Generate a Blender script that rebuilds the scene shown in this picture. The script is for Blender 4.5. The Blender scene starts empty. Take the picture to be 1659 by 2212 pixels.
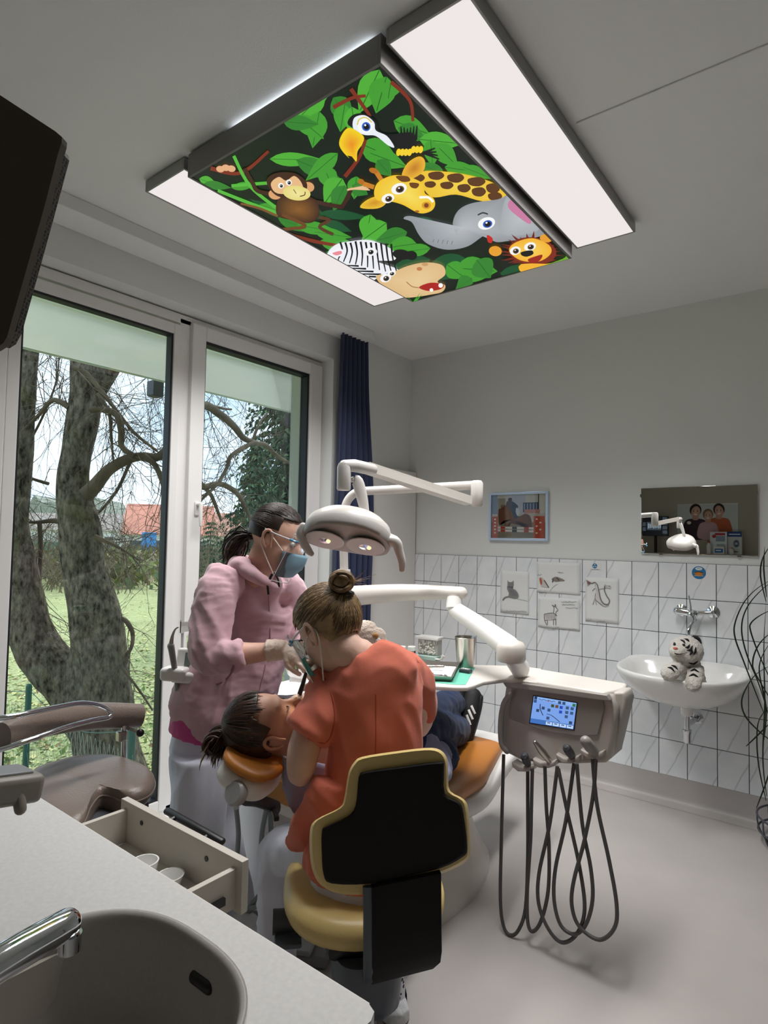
import bpy, bmesh, math, random
from mathutils import Vector, Matrix, noise, Quaternion

# ------------------------------------------------------------------ camera, world, exposure
SC = bpy.context.scene
COL = SC.collection
V = Vector
PI = math.pi
EYE = V((0, 0, 1.475)); FPX = 1309.2; YAW, PITCH, ROLL = .66072, .0451987, -.0183753
fw = V((-math.sin(YAW)*math.cos(PITCH), math.cos(YAW)*math.cos(PITCH), math.sin(PITCH)))
r0 = V((math.cos(YAW), math.sin(YAW), 0)); d0 = fw.cross(r0)
rt = r0*math.cos(ROLL) + d0*math.sin(ROLL); dn = d0*math.cos(ROLL) - r0*math.sin(ROLL)
cd = bpy.data.cameras.new('camera'); cam = bpy.data.objects.new('camera', cd); COL.objects.link(cam)
cd.sensor_fit = 'VERTICAL'; cd.sensor_height = 36.0; cd.lens = FPX*36.0/2212; cd.clip_start = .02; cd.clip_end = 300
cam.matrix_world = Matrix(((rt.x, -dn.x, -fw.x, EYE.x), (rt.y, -dn.y, -fw.y, EYE.y), (rt.z, -dn.z, -fw.z, EYE.z), (0, 0, 0, 1)))
SC.camera = cam
SC.view_settings.view_transform = 'Standard'; SC.view_settings.look = 'None'
SC.view_settings.gamma = 1; SC.view_settings.use_curve_mapping = False
SC.view_settings.exposure = 0.90
SKY_STRENGTH = 1.02
w = bpy.data.worlds.new('overcast_sky'); SC.world = w; w.use_nodes = True
nt = w.node_tree; nt.nodes.clear()
wo = nt.nodes.new('ShaderNodeOutputWorld'); wb = nt.nodes.new('ShaderNodeBackground')
wtc = nt.nodes.new('ShaderNodeTexCoord'); wmp = nt.nodes.new('ShaderNodeMapping'); wmp.inputs['Scale'].default_value = (1, 1, 2.5)
wn = nt.nodes.new('ShaderNodeTexNoise'); wn.inputs['Scale'].default_value = 3.0; wn.inputs['Detail'].default_value = 5
wr = nt.nodes.new('ShaderNodeValToRGB')
wr.color_ramp.elements[0].position = .38; wr.color_ramp.elements[0].color = (.44, .62, .80, 1)
wr.color_ramp.elements[1].position = .62; wr.color_ramp.elements[1].color = (.74, .86, .96, 1)
nt.links.new(wtc.outputs['Generated'], wmp.inputs['Vector']); nt.links.new(wmp.outputs[0], wn.inputs['Vector'])
nt.links.new(wn.outputs['Fac'], wr.inputs['Fac']); nt.links.new(wr.outputs['Color'], wb.inputs['Color'])
wb.inputs['Strength'].default_value = SKY_STRENGTH; nt.links.new(wb.outputs[0], wo.inputs['Surface'])
sl = bpy.data.lights.new('veiled_sun', 'SUN'); sl.energy = 1.7; sl.angle = math.radians(25); sl.color = (1, .95, .86)
so = bpy.data.objects.new('veiled_sun', sl); COL.objects.link(so)
so.rotation_euler = (math.radians(38), 0, math.radians(205)); so.location = (-12, 2, 12)
PANEL_EMIT = 0.44          # radiance of the white ceiling diffusers
PANEL_DOWN = 12.5          # watts thrown straight down by each ceiling luminaire

# ------------------------------------------------------------------ geometry helpers
def ray(px, py): return rt*((px-829.5)/FPX) + dn*((py-1106.0)/FPX) + fw
def at(px, py, d): return EYE + ray(px, py)*d
def onx(px, py, X): r = ray(px, py); return EYE + r*((X-EYE.x)/r.x)
def ony(px, py, Y): r = ray(px, py); return EYE + r*((Y-EYE.y)/r.y)
def onz(px, py, Z): r = ray(px, py); return EYE + r*((Z-EYE.z)/r.z)
def lin(c): return c/12.92 if c <= .04045 else ((c+.055)/1.055)**2.4
def hx(h):
    h = h.lstrip('#'); return tuple(lin(int(h[i:i+2], 16)/255) for i in (0, 2, 4)) + (1.0,)
def rgb(r, g, b): return (lin(r/255), lin(g/255), lin(b/255), 1.0)
def mix(a, b, t): return tuple(a[i]+(b[i]-a[i])*t for i in range(len(a)))
def smst(a, b, x):
    t = max(0, min(1, (x-a)/(b-a))); return t*t*(3-2*t)

def catmull(pts, sub=6, closed=False):
    n = len(pts); out = []
    pts = [V(p) if not isinstance(p, (int, float)) else p for p in pts]
    rng = n if closed else n-1
    for i in range(rng):
        if closed: a, b, c, d = pts[(i-1) % n], pts[i], pts[(i+1) % n], pts[(i+2) % n]
        else: a, b, c, d = pts[max(i-1, 0)], pts[i], pts[i+1], pts[min(i+2, n-1)]
        for k in range(sub):
            t = k/sub; t2 = t*t; t3 = t2*t
            out.append(.5*((2*b) + (c-a)*t + (2*a-5*b+4*c-d)*t2 + (3*b-a-3*c+d)*t3))
    if not closed: out.append(pts[-1])
    return out

class MB:
    def __init__(s): s.v = []; s.f = []; s.mi = []; s.fl = []
    def add(s, vs, fs, M=None, mi=0, fl=None):
        o = len(s.v); s.fl += fl if fl is not None else [len(f) > 6 for f in fs]
        s.v += [tuple(M @ V(p)) if M is not None else tuple(p) for p in vs]
        s.f += [tuple(i+o for i in f) for f in fs]; s.mi += [mi]*len(fs); return s
    def bm(s, b, M=None, mi=0, axis=False):
        b.verts.ensure_lookup_table(); b.verts.index_update()
        b.normal_update(); fl = [len(f.verts) > 6 or (axis and max(abs(x) for x in f.normal) > .999) for f in b.faces]
        s.add([v.co.copy() for v in b.verts], [[v.index for v in f.verts] for f in b.faces], M, mi, fl); b.free(); return s
    def box(s, c, size, bev=0, M=None, seg=2, mi=0, rot=None):
        b = bmesh.new(); bmesh.ops.create_cube(b, size=1)
        bmesh.ops.scale(b, vec=V(size), verts=b.verts)
        if bev > 0: bmesh.ops.bevel(b, geom=list(b.edges), offset=min(bev, min(size)*.49), segments=seg, affect='EDGES', profile=.5)
        T = Matrix.Translation(V(c))
        if rot is not None: T = T @ rot
        return s.bm(b, (M @ T) if M is not None else T, mi, True)
    def box2(s, a, b, bev=0, M=None, mi=0):
        a = V(a); b = V(b); return s.box((a+b)/2, [abs(x) for x in (b-a)], bev, M, mi=mi)
    def tube(s, pts, rad, n=10, sub=0, side=None, cap='flat', M=None, mi=0, closed=False):
        """swept tube; rad = number, list of numbers or list of (a, b) half axes (a along `side`)"""
        pts = [V(p) for p in pts]
        if not isinstance(rad, (list, tuple)) or (len(rad) == 2 and len(pts) != 2 and not isinstance(rad[0], (list, tuple))): rad = [rad]*len(pts)
        rad = [(r, r) if not isinstance(r, (list, tuple)) else r for r in rad]
        if sub:
            ra = catmull([V((r[0], r[1], 0)) for r in rad], sub, closed); pts = catmull(pts, sub, closed)
            rad = [(max(r.x, 1e-4), max(r.y, 1e-4)) for r in ra]
        m = len(pts)
        tan = []
        for i in range(m):
            if closed: t = pts[(i+1) % m]-pts[i-1]
            else: t = pts[min(i+1, m-1)]-pts[max(i-1, 0)]
            tan.append(t.normalized() if t.length > 1e-9 else V((0, 0, 1)))
        if cap == 'round' and not closed:
            # hemispherical ends
            def ext(p, t, r, rev):
                P, R, T = [], [], []
                for k in (1, 2, 3):
                    a = k/3*PI/2*.94; P.append(p+t*math.sin(a)*min(r)); R.append((r[0]*math.cos(a), r[1]*math.cos(a))); T.append(t)
                return P, R, T
            P, R, T = ext(pts[-1], tan[-1], rad[-1], 0)
            P0, R0, T0 = ext(pts[0], -tan[0], rad[0], 1)
            pts = P0[::-1]+pts+P; rad = R0[::-1]+rad+R; tan = [tan[0]]*3+tan+[tan[-1]]*3; m = len(pts)
        if side is None:
            t = tan[0]; side0 = t.cross(V((0, 0, 1)) if abs(t.z) < .9 else V((1, 0, 0))).normalized()
        else: side0 = V(side)
        rings = []; u = side0
        for i in range(m):
            t = tan[i]
            base = V(side) if side is not None else u
            u2 = base - t*base.dot(t)
            if u2.length < 1e-4: u2 = u - t*u.dot(t)
            u = u2.normalized(); v = t.cross(u)
            a, b = rad[i]
            rings.append([pts[i]+u*(a*math.cos(2*PI*k/n))+v*(b*math.sin(2*PI*k/n)) for k in range(n)])
        return s.loft(rings, caps=not closed, M=M, mi=mi, ring_closed=closed)
    def loft(s, rings, caps=True, M=None, mi=0, ring_closed=False):
        n = len(rings[0]); vs = [p for r in rings for p in r]; fs = []
        m = len(rings)
        for i in range(m if ring_closed else m-1):
            j = (i+1) % m
            for k in range(n): fs.append((i*n+k, i*n+(k+1) % n, j*n+(k+1) % n, j*n+k))
        if caps and not ring_closed: fs.append(tuple(range(n))[::-1]); fs.append(tuple((m-1)*n+k for k in range(n)))
        return s.add(vs, fs, M, mi)
    def lathe(s, prof, n=32, M=None, mi=0, caps=True):
        rings = [[V((max(r, 1e-4)*math.cos(2*PI*k/n), max(r, 1e-4)*math.sin(2*PI*k/n), z)) for k in range(n)] for r, z in prof]
        return s.loft(rings, caps, M, mi)
    def cyl(s, a, b, r, n=16, mi=0, M=None): return s.tube([a, b], [r, r], n, mi=mi, M=M)
    def prism(s, poly, h0, h1, M=None, mi=0, bev=0):
        """poly: 2-D outline (x, y); extruded along z from h0 to h1"""
        b = bmesh.new(); vs = [b.verts.new((p[0], p[1], h0)) for p in poly]; f = b.faces.new(vs)
        r = bmesh.ops.extrude_face_region(b, geom=[f]); up = [g for g in r['geom'] if isinstance(g, bmesh.types.BMVert)]
        bmesh.ops.translate(b, vec=(0, 0, h1-h0), verts=up)
        bmesh.ops.recalc_face_normals(b, faces=b.faces)
        if bev:
            es = [e for e in b.edges if len(e.link_faces) == 2 and e.calc_face_angle(0) > .9]
            bmesh.ops.bevel(b, geom=es, offset=bev, segments=3, affect='EDGES', profile=.5)
        return s.bm(b, M, mi, bool(bev))
    def ball(s, c, r, n=16, M=None, mi=0, rot=None):
        b = bmesh.new(); bmesh.ops.create_uvsphere(b, u_segments=n, v_segments=max(6, n//2), radius=1)
        r = (r, r, r) if not isinstance(r, (tuple, list)) else r
        T = Matrix.Translation(V(c))
        if rot is not None: T = T @ rot
        T = T @ Matrix.Diagonal((r[0], r[1], r[2], 1))
        return s.bm(b, (M @ T) if M is not None else T, mi)
    def mesh(s, name, smooth=35):
        me = bpy.data.meshes.new(name); me.from_pydata(s.v, [], s.f); me.update()
        if any(s.mi): me.polygons.foreach_set('material_index', s.mi)
        b = bmesh.new(); b.from_mesh(me); bmesh.ops.recalc_face_normals(b, faces=b.faces); b.to_mesh(me); b.free()
        if smooth:
            me.polygons.foreach_set('use_smooth', [True]*len(me.polygons))
            if smooth < 180: me.set_sharp_from_angle(angle=math.radians(smooth))
            me.polygons.foreach_set('use_smooth', [not x for x in s.fl])
        return me
    def build(s, name, mat, parent=None, smooth=35, label=None, cat=None, group=None, kind=None):
        return link(name, s.mesh(name, smooth), mat, parent, label, cat, group, kind)

def link(name, me, mat, parent=None, label=None, cat=None, group=None, kind=None):
    o = bpy.data.objects.new(name, me); COL.objects.link(o)
    if mat is not None:
        for m in (mat if isinstance(mat, (list, tuple)) else [mat]):
            if me is not None: me.materials.append(m)
    if parent is not None:
        o.parent = parent; o.matrix_parent_inverse = parent.matrix_world.inverted() if False else Matrix.Translation(-parent.location)
    return tag(o, label, cat, group, kind)
def tag(o, label=None, cat=None, group=None, kind=None):
    if label: o['label'] = label
    if cat: o['category'] = cat
    if group: o['group'] = group
    if kind: o['kind'] = kind
    return o
def thing(name, loc, label, cat, group=None):
    o = bpy.data.objects.new(name, None); COL.objects.link(o); o.location = V(loc); o.empty_display_size = .05
    return tag(o, label, cat, group)

def remesh(mb, voxel=.01, smooth_it=4, name='tmp', disp=None):
    """union of closed pieces -> one continuous smooth skin"""
    me = mb.mesh(name, 0); o = bpy.data.objects.new(name, me); COL.objects.link(o)
    m = o.modifiers.new('r', 'REMESH'); m.mode = 'VOXEL'; m.voxel_size = voxel
    if smooth_it:
        k = o.modifiers.new('s', 'SMOOTH'); k.factor = .5; k.iterations = smooth_it
    dg = bpy.context.evaluated_depsgraph_get(); out = bpy.data.meshes.new_from_object(o.evaluated_get(dg))
    bpy.data.objects.remove(o); bpy.data.meshes.remove(me)
    out.name = name
    if disp:
        nr = [v.normal.copy() for v in out.vertices]
        for v, q in zip(out.vertices, nr): v.co = v.co + q*disp(v.co, q)
        out.update()
    out.polygons.foreach_set('use_smooth', [True]*len(out.polygons))
    return out

# ------------------------------------------------------------------ materials
def mat(name, col, rough=.5, metal=0, bump=0, bscale=40, var=0, vscale=8, spec=.5, coat=0, stretch=None, emit=0, detail=4, sheen=0, sss=0, alpha=1):
    m = bpy.data.materials.new(name); m.use_nodes = True; t = m.node_tree; b = t.nodes['Principled BSDF']
    col = hx(col) if isinstance(col, str) else col
    b.inputs['Base Color'].default_value = col; b.inputs['Roughness'].default_value = rough; b.inputs['Metallic'].default_value = metal
    b.inputs['Specular IOR Level'].default_value = spec; b.inputs['Coat Weight'].default_value = coat; b.inputs['Coat Roughness'].default_value = .15
    if sheen: b.inputs['Sheen Weight'].default_value = sheen
    if sss: b.inputs['Subsurface Weight'].default_value = sss; b.inputs['Subsurface Radius'].default_value = (.01, .004, .002); b.inputs['Subsurface Scale'].default_value = 1
    if emit: b.inputs['Emission Color'].default_value = col; b.inputs['Emission Strength'].default_value = emit
    if bump or var:
        tc = t.nodes.new('ShaderNodeTexCoord'); mp = t.nodes.new('ShaderNodeMapping')
        if stretch: mp.inputs['Scale'].default_value = stretch
        t.links.new(tc.outputs['Object'], mp.inputs['Vector'])
    if var:
        n = t.nodes.new('ShaderNodeTexNoise'); n.inputs['Scale'].default_value = vscale; n.inputs['Detail'].default_value = detail
        r = t.nodes.new('ShaderNodeValToRGB'); r.color_ramp.elements[0].position = .3; r.color_ramp.elements[1].position = .7
        r.color_ramp.elements[0].color = tuple(c*(1-var) for c in col[:3])+(1,); r.color_ramp.elements[1].color = tuple(min(1, c*(1+var)) for c in col[:3])+(1,)
        t.links.new(mp.outputs[0], n.inputs['Vector']); t.links.new(n.outputs['Fac'], r.inputs['Fac']); t.links.new(r.outputs['Color'], b.inputs['Base Color'])
    if bump:
        n = t.nodes.new('ShaderNodeTexNoise'); n.inputs['Scale'].default_value = bscale; n.inputs['Detail'].default_value = 3
        u = t.nodes.new('ShaderNodeBump'); u.inputs['Strength'].default_value = bump; u.inputs['Distance'].default_value = .01
        t.links.new(mp.outputs[0], n.inputs['Vector']); t.links.new(n.outputs['Fac'], u.inputs['Height']); t.links.new(u.outputs[0], b.inputs['Normal'])
    return m
def glassy(name, tint=(1, 1, 1, 1), refl=1.0, rough=0.0, ior=1.45):
    """thin clear sheet: transparent with a Fresnel reflection"""
    m = bpy.data.materials.new(name); m.use_nodes = True; t = m.node_tree; t.nodes.clear()
    o = t.nodes.new('ShaderNodeOutputMaterial'); x = t.nodes.new('ShaderNodeMixShader'); a = t.nodes.new('ShaderNodeBsdfTransparent')
    g = t.nodes.new('ShaderNodeBsdfGlossy'); f = t.nodes.new('ShaderNodeFresnel'); f.inputs['IOR'].default_value = ior
    mu = t.nodes.new('ShaderNodeMath'); mu.operation = 'MULTIPLY'; mu.inputs[1].default_value = refl
    a.inputs['Color'].default_value = tint; g.inputs['Roughness'].default_value = rough
    t.links.new(f.outputs[0], mu.inputs[0]); t.links.new(mu.outputs[0], x.inputs['Fac']); t.links.new(a.outputs[0], x.inputs[1]); t.links.new(g.outputs[0], x.inputs[2]); t.links.new(x.outputs[0], o.inputs['Surface'])
    return m
def printmat(name, emit=0, rough=.5, spec=.3):
    m = bpy.data.materials.new(name); m.use_nodes = True; t = m.node_tree; b = t.nodes['Principled BSDF']
    a = t.nodes.new('ShaderNodeAttribute'); a.attribute_name = 'ink'
    b.inputs['Roughness'].default_value = rough; b.inputs['Specular IOR Level'].default_value = spec
    if emit:
        b.inputs['Base Color'].default_value = (.02, .02, .02, 1); t.links.new(a.outputs['Color'], b.inputs['Emission Color']); b.inputs['Emission Strength'].default_value = emit
    else: t.links.new(a.outputs['Color'], b.inputs['Base Color'])
    return m
class Ink:
    """flat print: coloured outlines laid on a surface; f(x, y, lift) gives the 3-D point"""
    def __init__(s, f, step=.0003): s.f = f; s.v = []; s.fc = []; s.c = []; s.k = 0; s.step = step
    def poly(s, pts, c, smooth=0, c2=None, up=True):
        if up: s.k += 1
        pts = [V((p[0], p[1], 0)) for p in pts]
        if smooth: pts = catmull(pts, smooth, True)
        c = hx(c) if isinstance(c, str) else c; o = len(s.v); L = s.k*s.step
        if c2 is not None:
            c2 = hx(c2) if isinstance(c2, str) else c2
            cx = sum((p for p in pts), V())/len(pts); s.v.append(s.f(cx.x, cx.y, L)); s.c.append(c2)
            for p in pts: s.v.append(s.f(p.x, p.y, L)); s.c.append(c)
            n = len(pts)
            for i in range(n): s.fc.append((o, o+1+i, o+1+(i+1) % n))
        else:
            for p in pts: s.v.append(s.f(p.x, p.y, L)); s.c.append(c)
            s.fc.append(tuple(range(o, o+len(pts))))
    def ell(s, x, y, rx, ry, c, rot=0, n=22, c2=None):
        ca, sa = math.cos(rot), math.sin(rot)
        s.poly([(x+rx*math.cos(a)*ca-ry*math.sin(a)*sa, y+rx*math.cos(a)*sa+ry*math.sin(a)*ca) for a in [2*PI*i/n for i in range(n)]], c, c2=c2)
    def line(s, pts, wd, c, smooth=5, taper=0):
        pts = [V((p[0], p[1], 0)) for p in pts]
        if smooth and len(pts) > 2: pts = catmull(pts, smooth)
        s.k += 1; c = hx(c) if isinstance(c, str) else c; o = len(s.v); L = s.k*s.step; n = len(pts)
        for i, p in enumerate(pts):
            t = (pts[min(i+1, n-1)]-pts[max(i-1, 0)]).normalized(); q = V((-t.y, t.x, 0))*wd/2*(1-taper*i/(n-1))
            s.v += [s.f((p+q).x, (p+q).y, L), s.f((p-q).x, (p-q).y, L)]; s.c += [c, c]
        for i in range(n-1): s.fc.append((o+2*i, o+2*i+1, o+2*i+3, o+2*i+2))
    def leaf(s, x0, y0, x1, y1, wd, c, rib='#1e6b1c', bend=0):
        a = V((x0, y0, 0)); b = V((x1, y1, 0)); t = b-a; q = V((-t.y, t.x, 0)).normalized()*wd
        L, R = [], []
        for i in range(9):
            u = i/8; h = math.sin(PI*u**.8)*(1-.25*u); m = a+t*u+q*bend*math.sin(PI*u)
            L.append(m+q*h*.5); R.append(m-q*h*.5)
        s.poly(L+R[::-1][1:-1], c)
        if rib: s.line([a, a+t*.5+q*bend, a+t*.93], wd*.035, rib, 4)
    def build(s, name, m, parent=None, **k):
        me = bpy.data.meshes.new(name); me.from_pydata([tuple(p) for p in s.v], [], s.fc)
        at_ = me.color_attributes.new('ink', 'FLOAT_COLOR', 'POINT'); at_.data.foreach_set('color', [x for c in s.c for x in c]); me.update()
        return link(name, me, m, parent, **k)

M = {}
M['wall'] = mat('wall_paint', '#e6e8e6', .85, bump=.05, bscale=180, spec=.2)
M['ceil'] = mat('ceiling_paint', '#eeefee', .9, bump=.04, bscale=160, spec=.1)
M['floor'] = mat('vinyl_floor', '#b6b0ac', .38, var=.03, vscale=5, bump=.02, bscale=500, spec=.4)
M['pvc'] = mat('white_pvc', '#eceae8', .35, spec=.45)
M['gasket'] = mat('black_gasket', '#10141c', .5)
M['white'] = mat('white_lacquer', '#e6e3df', .28, spec=.5)
M['offwhite'] = mat('off_white_plastic', '#d9d2ca', .35, spec=.5)
M['grey'] = mat('grey_plastic', '#8b8b8c', .4)
M['dgrey'] = mat('dark_grey_plastic', '#3b3d42', .45)
M['black'] = mat('black_plastic', '#0d0d0f', .4)
M['chrome'] = mat('chrome', '#d5d8dc', .08, 1)
M['steel'] = mat('brushed_steel', '#b9b3aa', .28, 1, bump=.05, bscale=300, stretch=(1, 1, .05))
M['ceramic'] = mat('ceramic', '#ecebe8', .12, coat=.5)
M['glass'] = glassy('window_glass', (.97, .985, .98, 1), .55)
M['clear'] = glassy('clear_plastic', (.95, .95, .95, 1), 1.0, .03)
M['paper'] = mat('paper', '#e6e7e6', .8, bump=.12, bscale=25, spec=.2)
M['ink'] = printmat('printed_ink', 0, .6)
M['glow'] = printmat('backlit_print', .54, .3)
M['screen'] = printmat('lit_screen', .5, .2)
# ------------------------------------------------------------------ the room
XW, YB, ZC = -2.73, 3.829, 2.883      # window wall, back wall, ceiling
XF = -2.836                           # inner face of the window frames
YR, XR = -1.75, 2.3                   # wall behind the camera, right-hand wall
MB().box2((XW-.4, YR-.1, -.12), (XR+.1, YB+.2, 0)).build('floor', M['floor'], kind='structure', label='pale grey vinyl floor of the treatment room')
MB().box2((XW-.4, YR-.1, ZC), (XR+.1, YB+.2, ZC+.15)).build('ceiling', M['ceil'], kind='structure', label='plain white plastered ceiling')
wall_back = MB().box2((XW-.4, YB, 0), (XR+.1, YB+.2, ZC)).build('wall_back', M['wall'], kind='structure', label='white wall above grey veined wall tiles')
MB().box2((XR, YR-.1, 0), (XR+.1, YB, ZC)).build('wall_right', M['wall'], kind='structure')
M['rearwall'] = mat('olive_paint', '#b5b09f', .85, spec=.2)
MB().box2((XW-.4, YR-.1, 0), (XR, YR, ZC)).build('wall_rear', M['rearwall'], kind='structure', label='beige wall seen in the mirror')
b = MB()
b.box2((XW-.4, YR, 2.67), (XW, YB, ZC)); b.box2((XW-.4, 2.936, 0), (XW, YB, 2.67)); b.box2((XW-.4, YR, 0), (XW, .55, 2.67))
b.box2((XW-.4, .55, -.02), (XW, 2.936, .03))
b.build('wall_window', M['wall'], kind='structure', smooth=0, label='white wall around the tall window opening')
# curtain box and floor cove
MB().box2((XW, .2, 2.822), (-2.553, 3.15, ZC), .004).build('trim_1', M['ceil'], kind='structure', label='white curtain box along the ceiling above the window')
b = MB(); N = 8
ring = []
prof = [(0, .0005)]+[(.03-.03*math.sin(a), .03-.03*math.cos(a)) for a in [PI/2*i/N for i in range(N+1)]]
def coverow(x): return [V((x, YB-.012-p[0]*1.3, p[1])) for p in ((.055, .001), (.035, .003), (.018, .010), (.007, .024), (.001, .045), (0, .152), (-.008, .152), (-.008, .001))]
b.loft([coverow(XW+.02), coverow(XR)]); b.build('baseboard_back', M['floor'], kind='structure', label='floor covering turned up the tiled wall', smooth=40)
MB().box2((-.72, 1.935, ZC-.006), (XR, 1.962, ZC), .002).build('trim_2', M['ceil'], kind='structure', label='thin ceiling seam running to the right')
# tiles ---------------------------------------------------------------
def tilemat():
    m = bpy.data.materials.new('veined_tile'); m.use_nodes = True; t = m.node_tree; b = t.nodes['Principled BSDF']
    b.inputs['Roughness'].default_value = .16; b.inputs['Specular IOR Level'].default_value = .5
    tc = t.nodes.new('ShaderNodeTexCoord'); oi = t.nodes.new('ShaderNodeObjectInfo')
    ad = t.nodes.new('ShaderNodeVectorMath'); ad.operation = 'ADD'
    sc = t.nodes.new('ShaderNodeVectorMath'); sc.operation = 'SCALE'; sc.inputs['Scale'].default_value = 7
    cb = t.nodes.new('ShaderNodeCombineXYZ'); t.links.new(oi.outputs['Random'], cb.inputs[0]); t.links.new(oi.outputs['Random'], cb.inputs[2])
    t.links.new(cb.outputs[0], sc.inputs[0]); t.links.new(tc.outputs['Object'], ad.inputs[0]); t.links.new(sc.outputs[0], ad.inputs[1])
    mp = t.nodes.new('ShaderNodeMapping'); mp.inputs['Rotation'].default_value = (0, math.radians(-24), 0); t.links.new(ad.outputs[0], mp.inputs['Vector'])
    wv = t.nodes.new('ShaderNodeTexWave'); wv.bands_direction = 'X'; wv.inputs['Scale'].default_value = 2.4; wv.inputs['Distortion'].default_value = 1.4; wv.inputs['Detail'].default_value = 3; wv.inputs['Detail Scale'].default_value = 1.3
    rp = t.nodes.new('ShaderNodeValToRGB'); e = rp.color_ramp.elements; e[0].position = .985; e[0].color = (0, 0, 0, 1); e[1].position = 1.0; e[1].color = (1, 1, 1, 1)
    ns = t.nodes.new('ShaderNodeTexNoise'); ns.inputs['Scale'].default_value = 9
    mu = t.nodes.new('ShaderNodeMath'); mu.operation = 'MULTIPLY'
    n2 = t.nodes.new('ShaderNodeTexNoise'); n2.inputs['Scale'].default_value = 5; n2.inputs['Detail'].default_value = 5
    r2 = t.nodes.new('ShaderNodeValToRGB'); r2.color_ramp.elements[0].position = .35; r2.color_ramp.elements[0].color = hx('#e2e6e9'); r2.color_ramp.elements[1].position = .65; r2.color_ramp.elements[1].color = hx('#f1f3f4')
    mx = t.nodes.new('ShaderNodeMixRGB'); mx.inputs['Color2'].default_value = hx('#b4b7b9')
    t.links.new(mp.outputs[0], wv.inputs['Vector']); t.links.new(ad.outputs[0], ns.inputs['Vector']); t.links.new(mp.outputs[0], n2.inputs['Vector'])
    t.links.new(wv.outputs['Fac'], rp.inputs['Fac']); t.links.new(rp.outputs['Color'], mu.inputs[0]); t.links.new(ns.outputs['Fac'], mu.inputs[1])
    t.links.new(n2.outputs['Fac'], r2.inputs['Fac']); t.links.new(r2.outputs['Color'], mx.inputs['Color1']); t.links.new(mu.outputs[0], mx.inputs['Fac']); t.links.new(mx.outputs[0], b.inputs['Base Color'])
    return m
M['tile'] = tilemat(); M['grout'] = mat('grey_grout', '#504f55', .9)
M['grout2'] = M['grout']
TP, TQ = .1508, .2033; TX0 = -2.5735                      # tile pitch; x of one vertical joint (px 918)
TZT = 1.3705
bed = MB().box2((XW, YB-.008, .15), (1.6, YB, TZT)).build('grout_bed', M['grout'], wall_back)
def tileshape(wd, ht): return MB().box((0, 0, 0), (wd, .010, ht), .0012, seg=1).mesh('tile', 30)
full = tileshape(TP-.0036, TQ-.0036)
cut0 = tileshape(TX0-XW-.0036, TQ-.0036)
rows = [(TZT-TQ*(i+.5), TQ) for i in range(6)]
full.materials.append(M['tile']); cut0.materials.append(M['tile'])
for z, h in rows:
    for i in range(-1, 27):
        x = TX0+TP*(i+.5)
        me = full
        if i < 0: me = cut0; x = (XW+TX0)/2
        o = bpy.data.objects.new('tile', me); COL.objects.link(o); o.parent = wall_back; o.location = (x, YB-.007, z)
# ------------------------------------------------------------------ window
win = tag(bpy.data.objects.new('window_1', None), 'tall white window with fixed pane and casement', kind='structure'); COL.objects.link(win)
win.location = (XF, 1.9, .03)
def fr(mb, y0, y1, z0, z1, wd, x0=XF-.07, x1=XF, bev=.004):
    wl, wr_, wt, wbm = wd
    mb.box2((x0, y0, z0), (x1, y0+wl, z1), bev); mb.box2((x0, y1-wr_, z0), (x1, y1, z1), bev)
    mb.box2((x0, y0+wl-.001, z1-wt), (x1, y1-wr_+.001, z1), bev); mb.box2((x0, y0+wl-.001, z0), (x1, y1-wr_+.001, z0+wbm), bev)
b = MB(); fr(b, .62, 2.936, .03, 2.662, (.06, .05, .05, .05)); b.box2((XF-.07, 1.842, .05), (XF, 1.912, 2.64), .003)
b.box2((XF-.07, 1.90, .955), (XF, 2.90, 1.03), .003)
b.build('outer_frame', M['pvc'], win)
b = MB(); fr(b, 1.02, 1.852, .06, 2.60, (.05, .045, .055, .055), XF-.06, XF+.006); b.build('fixed_sash', M['pvc'], win)
b = MB(); fr(b, 1.064, 1.812, .110, 2.550, (.016, .016, .016, .016), XF-.05, XF-.004, 0); b.build('gasket', M['gasket'], win)
MB().box2((XF-.034, 1.075, .12), (XF-.030, 1.80, 2.54)).build('pane', M['glass'], win)
b = MB(); fr(b, 1.905, 2.915, 1.015, 2.628, (.088, .11, .075, .072), XF-.055, XF+.028, .006); cas = b.build('casement', M['pvc'], win)
b = MB(); fr(b, 1.990, 2.808, 1.084, 2.556, (.014, .018, .02, .012), XF-.05, XF+.012, 0); b.build('gasket', M['gasket'], win)
MB().box2((XF-.03, 2.0, 1.09), (XF-.026, 2.80, 2.55)).build('pane', M['glass'], win)
b = MB(); fr(b, 1.925, 2.90, .07, .962, (.018, .05, .022, .06), XF-.05, XF+.006, .003); b.build('lower_sash', M['pvc'], win)
MB().box2((XF-.03, 1.94, .12), (XF-.026, 2.86, .945)).build('pane', M['glass'], win)
b = MB(); b.box2((XF+.028, 1.947, 1.585), (XF+.036, 1.977, 1.66), .004); b.tube([(XF+.034, 1.962, 1.645), (XF+.07, 1.962, 1.645)], .010, 12); b.tube([(XF+.066, 1.962, 1.648), (XF+.068, 1.962, 1.56), (XF+.068, 1.962, 1.53)], [(.011, .008), (.0105, .007), (.008, .006)], 12, cap='round')
b.build('handle', M['white'], cas)
# another fixed bay of the same window further left
b = MB(); fr(b, .66, 1.02, .06, 2.60, (.05, .05, .055, .055), XF-.06, XF+.006); b.build('fixed_sash', M['pvc'], win)
MB().box2((XF-.034, .70, .11), (XF-.030, .98, 2.55)).build('pane', M['glass'], win)
MB().box2((XW-.4, .55, .028), (XF-.0, 2.936, .035)).build('sill', M['pvc'], win)
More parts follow.
